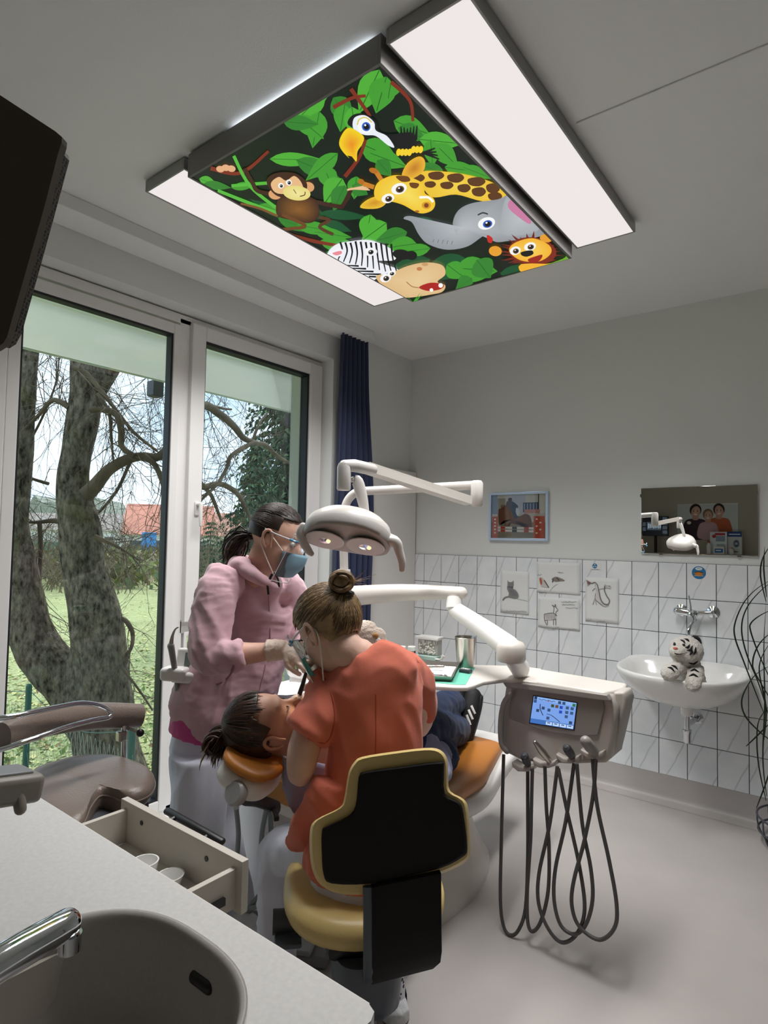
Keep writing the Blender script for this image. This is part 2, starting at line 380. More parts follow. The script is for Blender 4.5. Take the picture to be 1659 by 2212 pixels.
# ------------------------------------------------------------------ ceiling lights
M['diff'] = mat('lit_diffuser', (1, .93, .925, 1), .5, emit=PANEL_EMIT); M['diff'].node_tree.nodes['Principled BSDF'].inputs['Base Color'].default_value = (.1, .1, .1, 1)
M['alu'] = mat('satin_aluminium', '#9a9a98', .4, .6)
def ceiling_panel(x0, x1, y0, y1, label):
    t = thing('ceiling_light', ((x0+x1)/2, (y0+y1)/2, ZC-.05), label, 'ceiling light', 'white ceiling panels beside the jungle picture')
    b = MB(); zb, zt = ZC-.05, ZC-.006; f = .008
    b.box2((x0, y0, zb), (x0+f, y1, zt), .002); b.box2((x1-f, y0, zb), (x1, y1, zt), .002); b.box2((x0+f, y0, zb), (x1-f, y0+f, zt), .002); b.box2((x0+f, y1-f, zb), (x1-f, y1, zt), .002)
    b.box2((x0+f, y0+f, zt-.004), (x1-f, y1-f, zt)); b.box2((x0+.08, y0+.1, zt), (x1-.08, y0+.2, ZC)); b.box2((x0+.08, y1-.2, zt), (x1-.08, y1-.1, ZC))
    b.build('housing', M['alu'], t)
    MB().box2((x0+f, y0+f, zb+.002), (x1-f, y1-f, zb+.006)).build('diffuser', M['diff'], t)
    l = bpy.data.lights.new('panel_light', 'AREA'); l.shape = 'RECTANGLE'; l.size = x1-x0-.03; l.size_y = y1-y0-.03; l.energy = PANEL_DOWN; l.color = (1, .99, .995); l.spread = math.radians(114)
    o = bpy.data.objects.new('panel_light', l); COL.objects.link(o); o.location = ((x0+x1)/2, (y0+y1)/2, zb-.002); o.parent = t; o.matrix_parent_inverse = Matrix.Translation(-t.location)
ceiling_panel(-2.204, -1.944, 1.255, 2.705, 'long white ceiling light on the window side of the jungle picture')
ceiling_panel(-.999, -.738, 1.255, 2.70, 'long white ceiling light on the side away from the window')
JX0, JX1, JY0, JY1, JZ = -1.911, -1.013, 1.251, 2.68, ZC-.098
jl = thing('jungle_ceiling_light', ((JX0+JX1)/2, (JY0+JY1)/2, JZ), 'backlit ceiling picture of cartoon jungle animals in grey frame', 'ceiling light')
b = MB(); zt = ZC-.012
for (a, c) in (((JX0, JY0), (JX0+.01, JY1)), ((JX1-.01, JY0), (JX1, JY1)), ((JX0+.01, JY0), (JX1-.01, JY0+.01)), ((JX0+.01, JY1-.01), (JX1-.01, JY1))): b.box2((a[0], a[1], JZ), (c[0], c[1], zt), .001)
b.box2((JX0+.01, JY0+.01, zt-.012), (JX1-.01, JY1-.01, zt-.004)); b.box2((JX0+.2, JY0+.2, zt-.004), (JX1-.2, JY1-.2, ZC))
M['jframe'] = mat('grey_frame', '#7c7a78', .45, .3)
b.build('housing', M['jframe'], jl)
MB().box2((JX0+.011, JY0+.011, JZ+.004), (JX1-.011, JY1-.011, JZ+.009)).build('picture_sheet', M['black'], jl)
# thin strip of light leaking between the frame and the ceiling
l = bpy.data.lights.new('frame_gap_light', 'AREA'); l.shape = 'RECTANGLE'; l.size = .62; l.size_y = .008; l.energy = .16; l.color = (.85, .92, 1)
o = bpy.data.objects.new('frame_gap_light', l); COL.objects.link(o); o.location = (-1.36, JY0+.03, ZC-.006); o.rotation_euler = (math.radians(-90), 0, 0); o.parent = jl; o.matrix_parent_inverse = Matrix.Translation(-jl.location)
def jf(x, y, L): p = onz(x, y, JZ+.0035); return V((max(JX0+.0105, min(JX1-.0105, p.x)), max(JY0+.0105, min(JY1-.0105, p.y)), JZ+.0035-L*.08))
J = Ink(jf)
J.poly([(405, 383), (823, 136), (1236, 559), (886, 655)], '#06160a')
G1, G2, G3, G4 = '#3f9a2c', '#4cab33', '#2f7f2a', '#0f4f2a'
for a in [(560, 660, 470, 640, 20), (700, 480, 760, 500, 26), (900, 470, 960, 520, 40), (1010, 560, 900, 600, 60), (700, 470, 640, 440, 30), (690, 460, 800, 470, 24), (930, 560, 830, 590, 40), (1080, 590, 1180, 590, 40), (620, 470, 540, 430, 24), (1000, 590, 1060, 560, 40)]: J.leaf(*a, G4, None)
# leaves (start x,y -> tip x,y, width)
for a in [(820, 150, 775, 245, 62), (835, 165, 812, 245, 66), (845, 175, 838, 215, 50), (700, 200, 640, 260, 50), (720, 210, 760, 260, 52), (745, 225, 735, 285, 46), (690, 240, 675, 320, 52), (640, 250, 700, 300, 44), (760, 230, 770, 300, 46), (610, 262, 690, 268, 38),
          (582, 343, 700, 345, 34), (640, 345, 735, 385, 44), (700, 360, 720, 410, 46), (730, 330, 660, 390, 40), (740, 385, 700, 440, 60), (745, 400, 720, 455, 46), (770, 380, 765, 430, 40), (760, 400, 795, 420, 34),
          (850, 260, 930, 290, 52), (860, 275, 920, 300, 46), (780, 310, 860, 345, 60), (800, 330, 880, 360, 46), (815, 345, 845, 380, 40), (905, 300, 1000, 310, 46), (940, 310, 990, 360, 46), (930, 300, 935, 360, 40), (960, 360, 1040, 372, 38), (1000, 360, 1065, 385, 30), (960, 375, 900, 350, 30),
          (430, 385, 470, 400, 26), (440, 396, 500, 405, 22), (500, 405, 560, 395, 20), (600, 470, 680, 500, 30), (640, 485, 730, 500, 32), (680, 500, 760, 512, 30), (560, 440, 640, 470, 24), (690, 520, 790, 540, 38), (700, 545, 800, 570, 40),
          (800, 462, 790, 520, 46), (835, 480, 780, 520, 50), (880, 500, 810, 520, 40), (900, 525, 830, 535, 44), (930, 535, 860, 545, 30), (960, 520, 985, 515, 24),
          (985, 578, 1075, 585, 62), (965, 570, 1005, 600, 46), (1020, 600, 985, 625, 40), (1030, 560, 1060, 600, 60), (1140, 600, 1180, 580, 30), (1160, 590, 1200, 570, 26)]: J.leaf(*a, random.Random(a[0]*7+a[1]).choice([G1, G2, G1, G3]))
for p in [[(758, 190), (790, 235), (800, 250)], [(845, 175), (885, 215), (892, 260)], [(455, 362), (520, 372), (580, 325)], [(745, 380), (775, 340), (790, 300)], [(600, 500), (680, 520), (735, 530)], [(720, 230), (760, 210), (790, 205)]]: J.line(p, 9, '#7a2a16', 6, .3)
for p in [[(505, 335), (540, 400), (600, 450)], [(500, 400), (560, 395), (640, 390)], [(470, 410), (560, 445), (640, 470)]]: J.line(p, 7, '#55b53c', 6)
def eye(x, y, rx, ry, iris, rot=-.3):
    J.ell(x, y, rx, ry, '#f4f6f6', rot); J.ell(x+rx*.12, y+ry*.1, rx*.55, ry*.62, iris, rot); J.ell(x+rx*.14, y+ry*.12, rx*.36, ry*.42, '#0b0b0e', rot); J.ell(x+rx*.0, y-ry*.1, rx*.12, ry*.14, '#ffffff', rot)
# toucan
J.poly([(752, 268), (760, 248), (785, 243), (812, 258), (820, 280), (840, 288), (890, 285), (900, 312), (885, 322), (862, 318), (835, 305), (790, 285)], '#0b0c10', 4)
J.poly([(762, 272), (766, 252), (788, 247), (808, 262), (812, 280), (836, 292), (852, 316), (838, 312), (812, 292), (790, 290), (772, 284)], '#e9eef4', 4)
eye(789, 270, 17, 16, '#2b5fc4'); J.line([(772, 268), (776, 256), (790, 252), (803, 262)], 2.5, '#d9c84a')
J.poly([(755, 274), (785, 292), (782, 310), (772, 326), (769, 348), (748, 334), (733, 312), (738, 290)], '#f0d21a', 4, '#e8861d'); J.poly([(750, 334), (760, 336), (770, 349), (758, 344)], '#101010')
for i in range(6): J.line([(868+i*6, 300), (866+i*7, 275-abs(2-i)*2)], 7, '#0b0b0d', 0, .7)
for i in range(7): J.ell(861+i*8, 327-(i > 3)*6, 5, 8, '#f2d02a', .2)
for i in range(4): J.line([(915, 328), (940+i*3, 318+i*8)], 6, '#0c0d10', 0, .5)
# monkey
J.line([(612, 420), (560, 412), (545, 392), (528, 362)], 9, '#3b1d10'); J.line([(672, 432), (730, 444), (742, 440), (758, 408)], 9, '#3b1d10')
J.poly([(604, 424), (650, 420), (682, 430), (690, 462), (670, 480), (630, 474), (598, 462)], '#3a1c0e', 5, '#8a5a24')
J.line([(610, 462), (660, 486), (630, 492), (610, 494)], 7, '#6b3f1c'); J.line([(690, 468), (712, 474), (690, 488), (720, 505)], 7, '#55301a')
J.line([(600, 465), (560, 448), (520, 438)], 5, '#7a4e28')
J.ell(594, 418, 14, 11, '#d9a06c', .2); J.ell(666, 402, 13, 11, '#d9a06c', .2)
J.poly([(578, 398), (580, 380), (605, 370), (640, 373), (662, 392), (660, 412), (640, 425), (600, 422)], '#3d1d10', 5)
J.poly([(585, 395), (602, 380), (618, 388), (636, 378), (652, 394), (650, 412), (600, 416)], '#e5b884', 5)
J.ell(641, 415, 30, 16, '#e2d57c', .12, c2='#eee29a'); J.line([(634, 407), (640, 416)], 1.5, '#5b3a14', 0); J.line([(648, 422), (658, 419), (659, 412)], 2, '#5b1e14')
eye(607, 399, 6, 6, '#3a3a38'); eye(624, 392, 6.5, 6.5, '#3a3a38')
for x, y in ((476, 363), (488, 360), (500, 362)): J.ell(x, y, 9, 7, '#e0ad80', .2)
for i in range(4): J.line([(750+i*3, 408-i), (790+i*3, 405+i*3-6)], 4, '#e9bd92', 0, .4)
# giraffe
J.poly([(905, 372), (960, 368), (1030, 380), (1090, 405), (1088, 432), (1040, 432), (985, 418), (930, 422)], '#e9c032', 5, '#f2d24a')
for x, y, a, c in ((905, 382, 13, 8), (943, 377, 17, 9), (985, 382, 18, 10), (1030, 390, 19, 10), (930, 396, 12, 7), (966, 398, 14, 8), (1003, 404, 14, 9), (1035, 412, 15, 10), (1066, 404, 15, 11), (1070, 422, 15, 9)): J.poly([(x-a, y-c*.6), (x+a*.4, y-c), (x+a, y), (x+a*.3, y+c), (x-a*.8, y+c*.7)], '#5a3512', 3)
J.line([(825, 388), (812, 368)], 10, '#c87f22', 0); J.ell(807, 366, 10, 6, '#b46c1c', .3); J.line([(808, 402), (784, 394)], 10, '#c87f22', 0); J.ell(780, 390, 7, 6, '#b46c1c', .3)
J.poly([(868, 378), (880, 350), (905, 335), (918, 345), (914, 368), (888, 384)], '#e9b432', 4, '#c0761c'); J.poly([(778, 446), (795, 428), (825, 420), (834, 436), (815, 448)], '#e9c032', 4, '#cf8c22')
J.poly([(808, 412), (818, 390), (850, 376), (885, 380), (915, 395), (918, 415), (935, 424), (940, 440), (930, 454), (905, 458), (870, 440), (840, 432), (815, 430)], '#eec22c', 5, '#f4dc5c')
J.poly([(855, 378), (880, 378), (886, 388), (868, 390)], '#6b3e12', 3); J.poly([(885, 392), (905, 394), (900, 404), (888, 402)], '#6b3e12', 3)
J.line([(906, 424), (925, 424), (936, 434)], 5, '#fbfbf5'); eye(862, 405, 17, 12, '#6b4a1c'); eye(838, 426, 14, 10, '#6b4a1c')
J.ell(921, 441, 10, 8, '#d99a1e'); J.ell(921, 441, 5, 5, '#7a3c10'); J.ell(901, 454, 5, 2.5, '#a8641a')
# elephant
J.poly([(978, 480), (990, 452), (1020, 436), (1075, 428), (1110, 418), (1150, 470), (1178, 500), (1150, 512), (1100, 518), (1070, 520), (1050, 505), (1010, 530), (965, 537), (925, 525), (905, 505), (890, 478), (872, 470), (880, 464), (900, 468), (915, 490), (935, 512), (965, 520), (985, 508)], '#8f9499', 5, '#b4b8bd')
J.poly([(1090, 430), (1115, 418), (1150, 460), (1165, 492), (1130, 505), (1085, 500)], '#a4a9ae', 4, '#b8bdc2'); J.poly([(1098, 446), (1110, 428), (1145, 470), (1140, 480)], '#c77aa0', 4)
eye(1051, 480, 19, 13, '#2f56b8'); J.line([(1032, 462), (1043, 457), (1054, 460)], 3, '#2c2e32'); J.poly([(1052, 505), (1064, 512), (1062, 522), (1054, 520)], '#c0241c', 3)
for i in range(5): J.line([(935+i*10, 521+i*1.2), (938+i*10, 514+i)], 1.5, '#6f757b', 0)
# lion
for i in range(26):
    a = 2*PI*i/26; J.poly([(1146+30*math.cos(a-.2), 544+22*math.sin(a-.2)), (1146+(66+8*(i % 2))*math.cos(a), 540+(34+6*(i % 3))*math.sin(a)*.98), (1146+30*math.cos(a+.2), 544+22*math.sin(a+.2))], '#6d1d0e', up=(i == 0))
J.ell(1150, 540, 52, 30, '#7d2412', .1); J.ell(1070, 540, 14, 11, '#e59c2a', .1); J.ell(1180, 512, 14, 9, '#e59c2a', .1)
J.poly([(1100, 540), (1112, 522), (1150, 512), (1185, 526), (1190, 545), (1165, 562), (1125, 560)], '#f0b12c', 5, '#f6cf58')
J.poly([(1126, 568), (1200, 570), (1180, 585), (1130, 588)], '#f0b12c', 3)
eye(1113, 539, 12, 9, '#6b4a1c'); eye(1145, 530, 13, 9, '#6b4a1c'); J.poly([(1126, 542), (1148, 538), (1152, 546), (1138, 552), (1127, 549)], '#0e0a08', 3); J.poly([(1140, 558), (1160, 550), (1172, 548), (1166, 560), (1150, 566)], '#9a1c10', 3)
# zebra
J.poly([(708, 548), (725, 526), (760, 518), (800, 516), (840, 532), (855, 548), (850, 560), (815, 562), (860, 580), (830, 590), (800, 604), (770, 586), (735, 570)], '#eceef4', 5)
for i in range(11):
    x = 735+i*11; J.line([(x, 520-(i > 2)*4+i*.8), (x+4, 538+i*2), (x-6+i*2, 560+i*3)], 4.5, '#101014', 4, .5)
for i in range(5): J.line([(740+i*14, 575+i*5), (775+i*16, 572+i*6)], 4, '#101014', 0)
J.poly([(706, 545), (735, 534), (742, 545), (728, 552)], '#f2f2f6', 3); J.poly([(718, 544), (736, 539), (738, 545), (727, 549)], '#e88a94', 3)
J.ell(868, 547, 20, 11, '#0b0b0d', .15); J.ell(889, 549, 12, 10, '#0b0b0d', .1); J.ell(800, 541, 15, 9, '#eceef4', 0); eye(800, 541, 11, 8, '#4a4a4a')
# hippo
J.poly([(812, 594), (842, 588), (880, 572), (920, 564), (955, 570), (962, 590), (945, 606), (962, 614), (955, 628), (930, 634), (890, 640), (850, 640), (830, 620)], '#dcb884', 5, '#e6c998')
J.poly([(905, 618), (930, 608), (958, 612), (952, 622), (925, 626)], '#a81a14', 4); J.ell(952, 614, 5, 5, '#f4f4f0'); J.ell(932, 624, 4, 4, '#f4f4f0')
J.ell(918, 568, 7, 4, '#c79a66'); J.ell(906, 578, 6, 4, '#c07a4a'); eye(833, 598, 12, 9, '#5a4a3a'); eye(846, 588, 9, 6, '#5a4a3a'); J.line([(878, 606), (890, 616), (905, 619)], 2, '#a8784a')
for x in range(868, 915, 7): J.poly([(x-6, 655), (x+6, 655), (x+3+(x % 5), 628+(x % 3)*4)], '#3fa02c', up=(x == 868))
for x in range(1170, 1236, 7): J.poly([(x-5, 600-(x-1170)*.5), (x+6, 598-(x-1170)*.5), (x+12, 570-(x-1170)*.42)], '#6aa82c', up=(x == 1170))
J.build('printed_picture', M['glow'], jl)
# ------------------------------------------------------------------ outside
GZ = -.70
def grassmat():
    m = bpy.data.materials.new('lawn'); m.use_nodes = True; t = m.node_tree; b = t.nodes['Principled BSDF']; b.inputs['Roughness'].default_value = .9; b.inputs['Specular IOR Level'].default_value = .1
    tc = t.nodes.new('ShaderNodeTexCoord'); n1 = t.nodes.new('ShaderNodeTexNoise'); n1.inputs['Scale'].default_value = 1.1; n1.inputs['Detail'].default_value = 8
    n2 = t.nodes.new('ShaderNodeTexNoise'); n2.inputs['Scale'].default_value = 26; n2.inputs['Detail'].default_value = 4
    r1 = t.nodes.new('ShaderNodeValToRGB'); e = r1.color_ramp.elements; e[0].position = .3; e[0].color = hx('#7f8a52'); e[1].position = .7; e[1].color = hx('#a9b077')
    r2 = t.nodes.new('ShaderNodeValToRGB'); e = r2.color_ramp.elements; e[0].position = .35; e[0].color = hx('#6d7a4a'); e[1].position = .62; e[1].color = hx('#cfcfa6')
    mx = t.nodes.new('ShaderNodeMixRGB'); mx.inputs['Fac'].default_value = .5
    for n in (n1, n2): t.links.new(tc.outputs['Object'], n.inputs['Vector'])
    t.links.new(n1.outputs['Fac'], r1.inputs['Fac']); t.links.new(n2.outputs['Fac'], r2.inputs['Fac']); t.links.new(r1.outputs[0], mx.inputs[1]); t.links.new(r2.outputs[0], mx.inputs[2]); t.links.new(mx.outputs[0], b.inputs['Base Color'])
    return m
M['lawn'] = grassmat()
MB().add([(-3.14, -40, GZ), (-3.14, 60, GZ), (-95, 60, GZ), (-95, -40, GZ)], [(0, 1, 2, 3)]).build('lawn_ground', M['lawn'], kind='structure', label='green garden lawn outside the window')
MB().box2((-3.16, -6, GZ-.1), (-3.13, 9, -.02)).build('wall_outside', mat('render_plinth', '#9a9b94', .9), kind='structure')
M['soffit'] = mat('pale_green_render', '#e2ebda', .85)
MB().box2((-4.02, -3, 2.93), (XW-.4, 8, 3.15)).build('balcony_slab', M['soffit'], kind='structure', label='pale underside of a balcony', smooth=0)
def awning():
    m = bpy.data.materials.new('awning_cloth'); m.use_nodes = True; t = m.node_tree; t.nodes.clear(); o = t.nodes.new('ShaderNodeOutputMaterial'); x = t.nodes.new('ShaderNodeMixShader'); x.inputs['Fac'].default_value = .55
    d = t.nodes.new('ShaderNodeBsdfDiffuse'); r = t.nodes.new('ShaderNodeBsdfTranslucent'); d.inputs['Color'].default_value = hx('#e9e8e2'); r.inputs['Color'].default_value = hx('#d6d6cc')
    t.links.new(d.outputs[0], x.inputs[1]); t.links.new(r.outputs[0], x.inputs[2]); t.links.new(x.outputs[0], o.inputs['Surface']); return m
aw = thing('awning_valance', (-4.0, 2.5, 2.6), 'pale green cloth valance hanging under the balcony outside', 'awning')
MB().add([(-4.0, -3, 2.604), (-4.0, 8, 2.604), (-4.0, 8, 2.935), (-4.0, -3, 2.935)], [(0, 1, 2, 3)]).build('cloth', awning(), aw, smooth=0)
MB().box2((-4.006, -3, 2.598), (-3.994, 8, 2.610), .002).build('hem_bar', mat('hem_bar', '#c3cabd', .6), aw)
M['dkmetal'] = mat('dark_metal', '#45464f', .5)
for i, yy in enumerate((2.455, 3.825)):
    b = MB(); b.box((-4.07, yy, 2.555), (.09, .085, .11), .004); b.box((-4.07, yy, 2.50), (.075, .07, .012), .002)
    b.build('beam_bracket', M['dkmetal'], label=('dark metal block under the balcony beam above the bare tree', 'dark metal block under the balcony beam before the conifers')[i], cat='bracket', group='blocks under the balcony beam')
def barkmat():
    m = bpy.data.materials.new('bark'); m.use_nodes = True; t = m.node_tree; b = t.nodes['Principled BSDF']; b.inputs['Roughness'].default_value = .95; b.inputs['Specular IOR Level'].default_value = .1
    tc = t.nodes.new('ShaderNodeTexCoord'); mp = t.nodes.new('ShaderNodeMapping'); mp.inputs['Scale'].default_value = (1, 1, .45)
    n1 = t.nodes.new('ShaderNodeTexNoise'); n1.inputs['Scale'].default_value = 24; n1.inputs['Detail'].default_value = 10; n1.inputs['Roughness'].default_value = .7
    n2 = t.nodes.new('ShaderNodeTexNoise'); n2.inputs['Scale'].default_value = 2.6; n2.inputs['Detail'].default_value = 3
    r1 = t.nodes.new('ShaderNodeValToRGB'); e = r1.color_ramp.elements; e[0].position = .36; e[0].color = hx('#241f18'); e[1].position = .66; e[1].color = hx('#908879')
    r2 = t.nodes.new('ShaderNodeValToRGB'); e = r2.color_ramp.elements; e[0].position = .55; e[0].color = (0, 0, 0, 1); e[1].position = .75; e[1].color = (.6, .6, .6, 1)
    mx = t.nodes.new('ShaderNodeMixRGB'); mx.inputs['Color2'].default_value = hx('#6b6a3a')
    u = t.nodes.new('ShaderNodeBump'); u.inputs['Strength'].default_value = .9; u.inputs['Distance'].default_value = .03
    t.links.new(tc.outputs['Object'], mp.inputs['Vector']); t.links.new(mp.outputs[0], n1.inputs['Vector']); t.links.new(tc.outputs['Object'], n2.inputs['Vector'])
    t.links.new(n1.outputs['Fac'], r1.inputs['Fac']); t.links.new(n2.outputs['Fac'], r2.inputs['Fac']); t.links.new(r1.outputs[0], mx.inputs[1]); t.links.new(r2.outputs[0], mx.inputs['Fac']); t.links.new(mx.outputs[0], b.inputs['Base Color']); t.links.new(n1.outputs['Fac'], u.inputs['Height']); t.links.new(u.outputs[0], b.inputs['Normal'])
    return m
M['bark'] = barkmat(); M['twig'] = mat('twig_bark', '#5d5142', .9, var=.35, vscale=6)
TD = 5.0
tree = thing('bare_tree', at(245, 1740, TD), 'leafless two-stemmed tree with mossy grey bark close to the window', 'tree')
def px(l, d=TD): return [at(p[0], p[1], d+(p[3] if len(p) > 3 else 0)) for p in l], [p[2]*d/FPX for p in l]
def trunk(l, sub=5, n=18, d=TD):
    b = MB(); p, r = px(l, d); b.tube(p, r, n, sub=sub); 
    me = b.mesh('t', 0)
    return b
b = MB()
for l in ([(285, 1800, 105), (255, 1740, 84), (235, 1640, 72), (228, 1560, 66), (220, 1450, 57), (208, 1330, 54), (185, 1240, 47), (172, 1150, 42), (160, 1060, 38), (165, 980, 33), (176, 900, 32), (183, 840, 30), (186, 780, 28), (190, 700, 26), (200, 600, 24)],
          [(240, 1600, 55), (195, 1535, 62), (150, 1480, 52), (95, 1420, 46), (60, 1350, 44), (45, 1260, 37), (40, 1180, 29), (38, 1100, 25), (45, 1000, 23), (55, 900, 22), (60, 800, 22), (75, 700, 20), (90, 600, 18)],
          [(188, 880, 22), (215, 830, 18), (240, 795, 17), (275, 740, 15), (330, 640, 13)]):
    p, r = px(l); b.tube(p, r, 20, sub=6)
tm = remesh(b, .035, 3, 'trunk', lambda c, q: .018*noise.noise(c*V((9, 9, 3)))+.03*noise.noise(c*2.2))
link('trunk', tm, M['bark'], tree)
limbs = [[(185, 1070, 17), (205, 1050, 15), (235, 1015, 12), (275, 992, 11), (310, 985, 9), (345, 985, 9), (395, 930, 9), (437, 876, 9), (475, 895, 9), (505, 920, 8), (525, 945, 7), (548, 956, 6), (575, 962, 5), (600, 985, 4), (640, 1010, 3)],
         [(195, 885, 7), (225, 884, 7), (252, 897, 7), (262, 930, 7), (263, 965, 6), (290, 985, 6)],
         [(150, 880, 7), (130, 868, 6), (110, 866, 5), (85, 895, 4), (55, 925, 3)],
         [(310, 985, 7), (335, 1005, 6), (350, 1040, 5), (365, 1080, 4), (420, 1036, 6), (440, 1052, 7), (475, 1045, 6), (505, 1060, 6), (522, 1080, 5), (545, 1130, 4), (560, 1160, 3)],
         [(548, 956, 5), (520, 970, 5), (497, 988, 4.5), (490, 1010, 4), (470, 1045, 3.5), (440, 1075, 3), (425, 1092, 2)],
         [(440, 1052, 5), (455, 1068, 4.5), (465, 1090, 4), (478, 1125, 3)],
         [(280, 1000, 4), (255, 1055, 3.5), (225, 1095, 3), (200, 1120, 2)],
         [(160, 1135, 7), (120, 1125, 6), (85, 1128, 4), (60, 1128, 3)], [(85, 1128, 5), (88, 1180, 5), (85, 1260, 4), (82, 1300, 3), (92, 1350, 1.5)],
         [(205, 1160, 6), (230, 1170, 4), (260, 1185, 3), (300, 1210, 2)], [(240, 1328, 6), (270, 1340, 5), (286, 1365, 4.5), (283, 1400, 4), (262, 1430, 3.5), (255, 1460, 3), (240, 1500, 2.5), (225, 1515, 2)], [(262, 1440, 3), (300, 1490, 2.5), (330, 1535, 2)],
         [(160, 795, 6), (185, 805, 5), (215, 840, 5), (250, 885, 4), (290, 935, 3.5), (340, 975, 2.5)], [(210, 850, 4), (235, 890, 4), (240, 940, 3), (245, 1000, 2)], [(430, 870, 5), (480, 882, 3), (500, 884, 2)], [(545, 955, 4), (560, 915, 3), (580, 890, 2)], [(105, 1045, 4), (60, 1030, 3), (45, 1012, 2)], [(55, 970, 3), (90, 905, 2.5), (120, 830, 2), (128, 770, 1.5)]]
b = MB(); rnd = random.Random(4); starts = []
for l in limbs:
    j = rnd.uniform(-.25, .25); l = [(p[0], p[1], p[2]*(1+max(0, p[0]-400)*.0012), j+max(0, p[0]-400)*.009) for p in l]
    p, r = px(l); MB().tube(p, [x for x in r], 7, sub=4).build('branch', M['twig'], tree, smooth=60)
    c = catmull(p, 4)
    for i in range(1, len(c)-1, 1): starts.append((c[i], c[i+1]-c[i], 1))
tw = MB()
def twig(p, d, L, r, lev):
    n = 4; pts = [p]; d = d.normalized()
    for i in range(n):
        d = (d+V((rnd.gauss(0, .22), rnd.gauss(0, .22), rnd.gauss(-.03, .2)))).normalized(); pts.append(pts[-1]+d*L/n)
    tw.tube(pts, [r, r*.85, r*.65, r*.5, r*.3], 3)
    if lev > 0:
        for k in range(rnd.choice((2, 3, 3))):
            q = pts[rnd.randint(1, n)]; a = rnd.uniform(.5, 1.1)*rnd.choice((-1, 1)); ax = V((rnd.gauss(0, 1), rnd.gauss(0, 1), rnd.gauss(0, 1))).normalized()
            twig(q, Quaternion(ax, a) @ d, L*rnd.uniform(.45, .75), r*.6, lev-1)
for p, d, k in starts:
    if rnd.random() < .62:
        ax = V((rnd.gauss(0, 1), rnd.gauss(0, 1), rnd.gauss(0, 1))).normalized(); twig(p, Quaternion(ax, rnd.uniform(.6, 1.3)) @ d, rnd.uniform(.25, .75), .0045, 2)
for i in range(130):   # hanging twigs from the crown above
    xx = rnd.uniform(30, 660); p = at(xx, rnd.uniform(640, 860), rnd.uniform(5.0, 6.0)+max(0, xx-350)*.008); twig(p, V((rnd.gauss(0, .4), rnd.gauss(0, .4), -1)), rnd.uniform(.4, 1.0), .004, 2)
for i in range(46):
    p = at(rnd.uniform(60, 350), rnd.uniform(1150, 1300), rnd.uniform(5.5, 8)); twig(p, V((rnd.gauss(0, .6), rnd.gauss(0, .6), .7)), rnd.uniform(.3, .8), .004, 2)
tw.build('twigs', M['twig'], tree, smooth=0, kind='stuff')
# wire fence ----------------------------------------------------------
M['greenpost'] = mat('green_coated_steel', '#245a50', .5); M['wire'] = mat('galvanised_wire', '#9fb0ae', .4, .5)
f = thing('wire_fence', (-4.0, 1.95, GZ), 'green posted wire netting fence at the foot of the tree', 'fence')
for x, zt in ((-3.35, .34), (-4.75, .36), (-6.6, .36)):
    MB().tube([(x, 1.95, GZ-.05), (x, 1.95, zt)], .021, 12).ball((x, 1.95, zt), .022, 10).build('post', M['greenpost'], f)
b = MB()
for x0, x1 in ((-3.35, -4.75), (-4.75, -6.6)): b.tube([(x0, 1.95, .33), ((x0+x1)/2, 1.95, .20), (x1, 1.95, .34)], .003, 4, sub=5)
b.build('top_wire', M['greenpost'], f)
b = MB(); zt_, zb_ = .24, GZ
for i in range(62):
    for s_ in (-1, 1):
        x0 = -3.3-i*.055; zz = [zb_+k*.1 for k in range(10)]
        b.tube([(x0+s_*.03*(k % 2)-.0+.5*0, 1.95+rnd.gauss(0, .004), z) for k, z in enumerate(zz)], .0011, 3)
b.build('netting', M['wire'], f, smooth=0)
# ground leaves -------------------------------------------------------
b = MB(); cols = []
def leafq(c, s, tilt):
    a = rnd.uniform(0, 2*PI); u = V((math.cos(a), math.sin(a), rnd.gauss(0, tilt)))*s; v = V((-math.sin(a), math.cos(a), rnd.gauss(0, tilt)))*s*.7
    return [c-u, c-v*.8, c+u, c+v*.8], [(0, 1, 2, 3)]
for i in range(15000):
    x = -3.2-abs(rnd.gauss(0, 1))*3.2; y = rnd.uniform(-.5, 7)+(-3.2-x)*.35
    v, fc = leafq(V((x, y, GZ+rnd.uniform(.0, .11))), rnd.uniform(.014, .04), .5); b.add(v, fc, mi=rnd.choices((0, 1, 2, 3), (5, 4, 1, 1))[0])
LM = [mat('leaf_green', '#66803f', .7, spec=.2), mat('leaf_pale', '#a9b57c', .7, spec=.2), mat('leaf_yellow', '#cfc98a', .7, spec=.2), mat('leaf_brown', '#8a7450', .8, spec=.1)]
b.build('ground_cover', LM, smooth=0, kind='stuff', label='low leafy ground cover under the window', cat='ground cover')
b = MB()
for i in range(9000):
    r = 5+abs(rnd.gauss(0, 1))*10; a = rnd.uniform(-.30, .95); x = min(-3.3, -r*math.cos(a)); y = r*math.sin(a)
    v, fc = leafq(V((x, y, GZ+.015)), rnd.uniform(.03, .06), .25); b.add(v, fc, mi=rnd.choices((2, 3, 1), (5, 1, 3))[0])
b.build('fallen_leaves', LM, smooth=0, kind='stuff', label='pale yellow fallen leaves scattered over the lawn', cat='leaves')
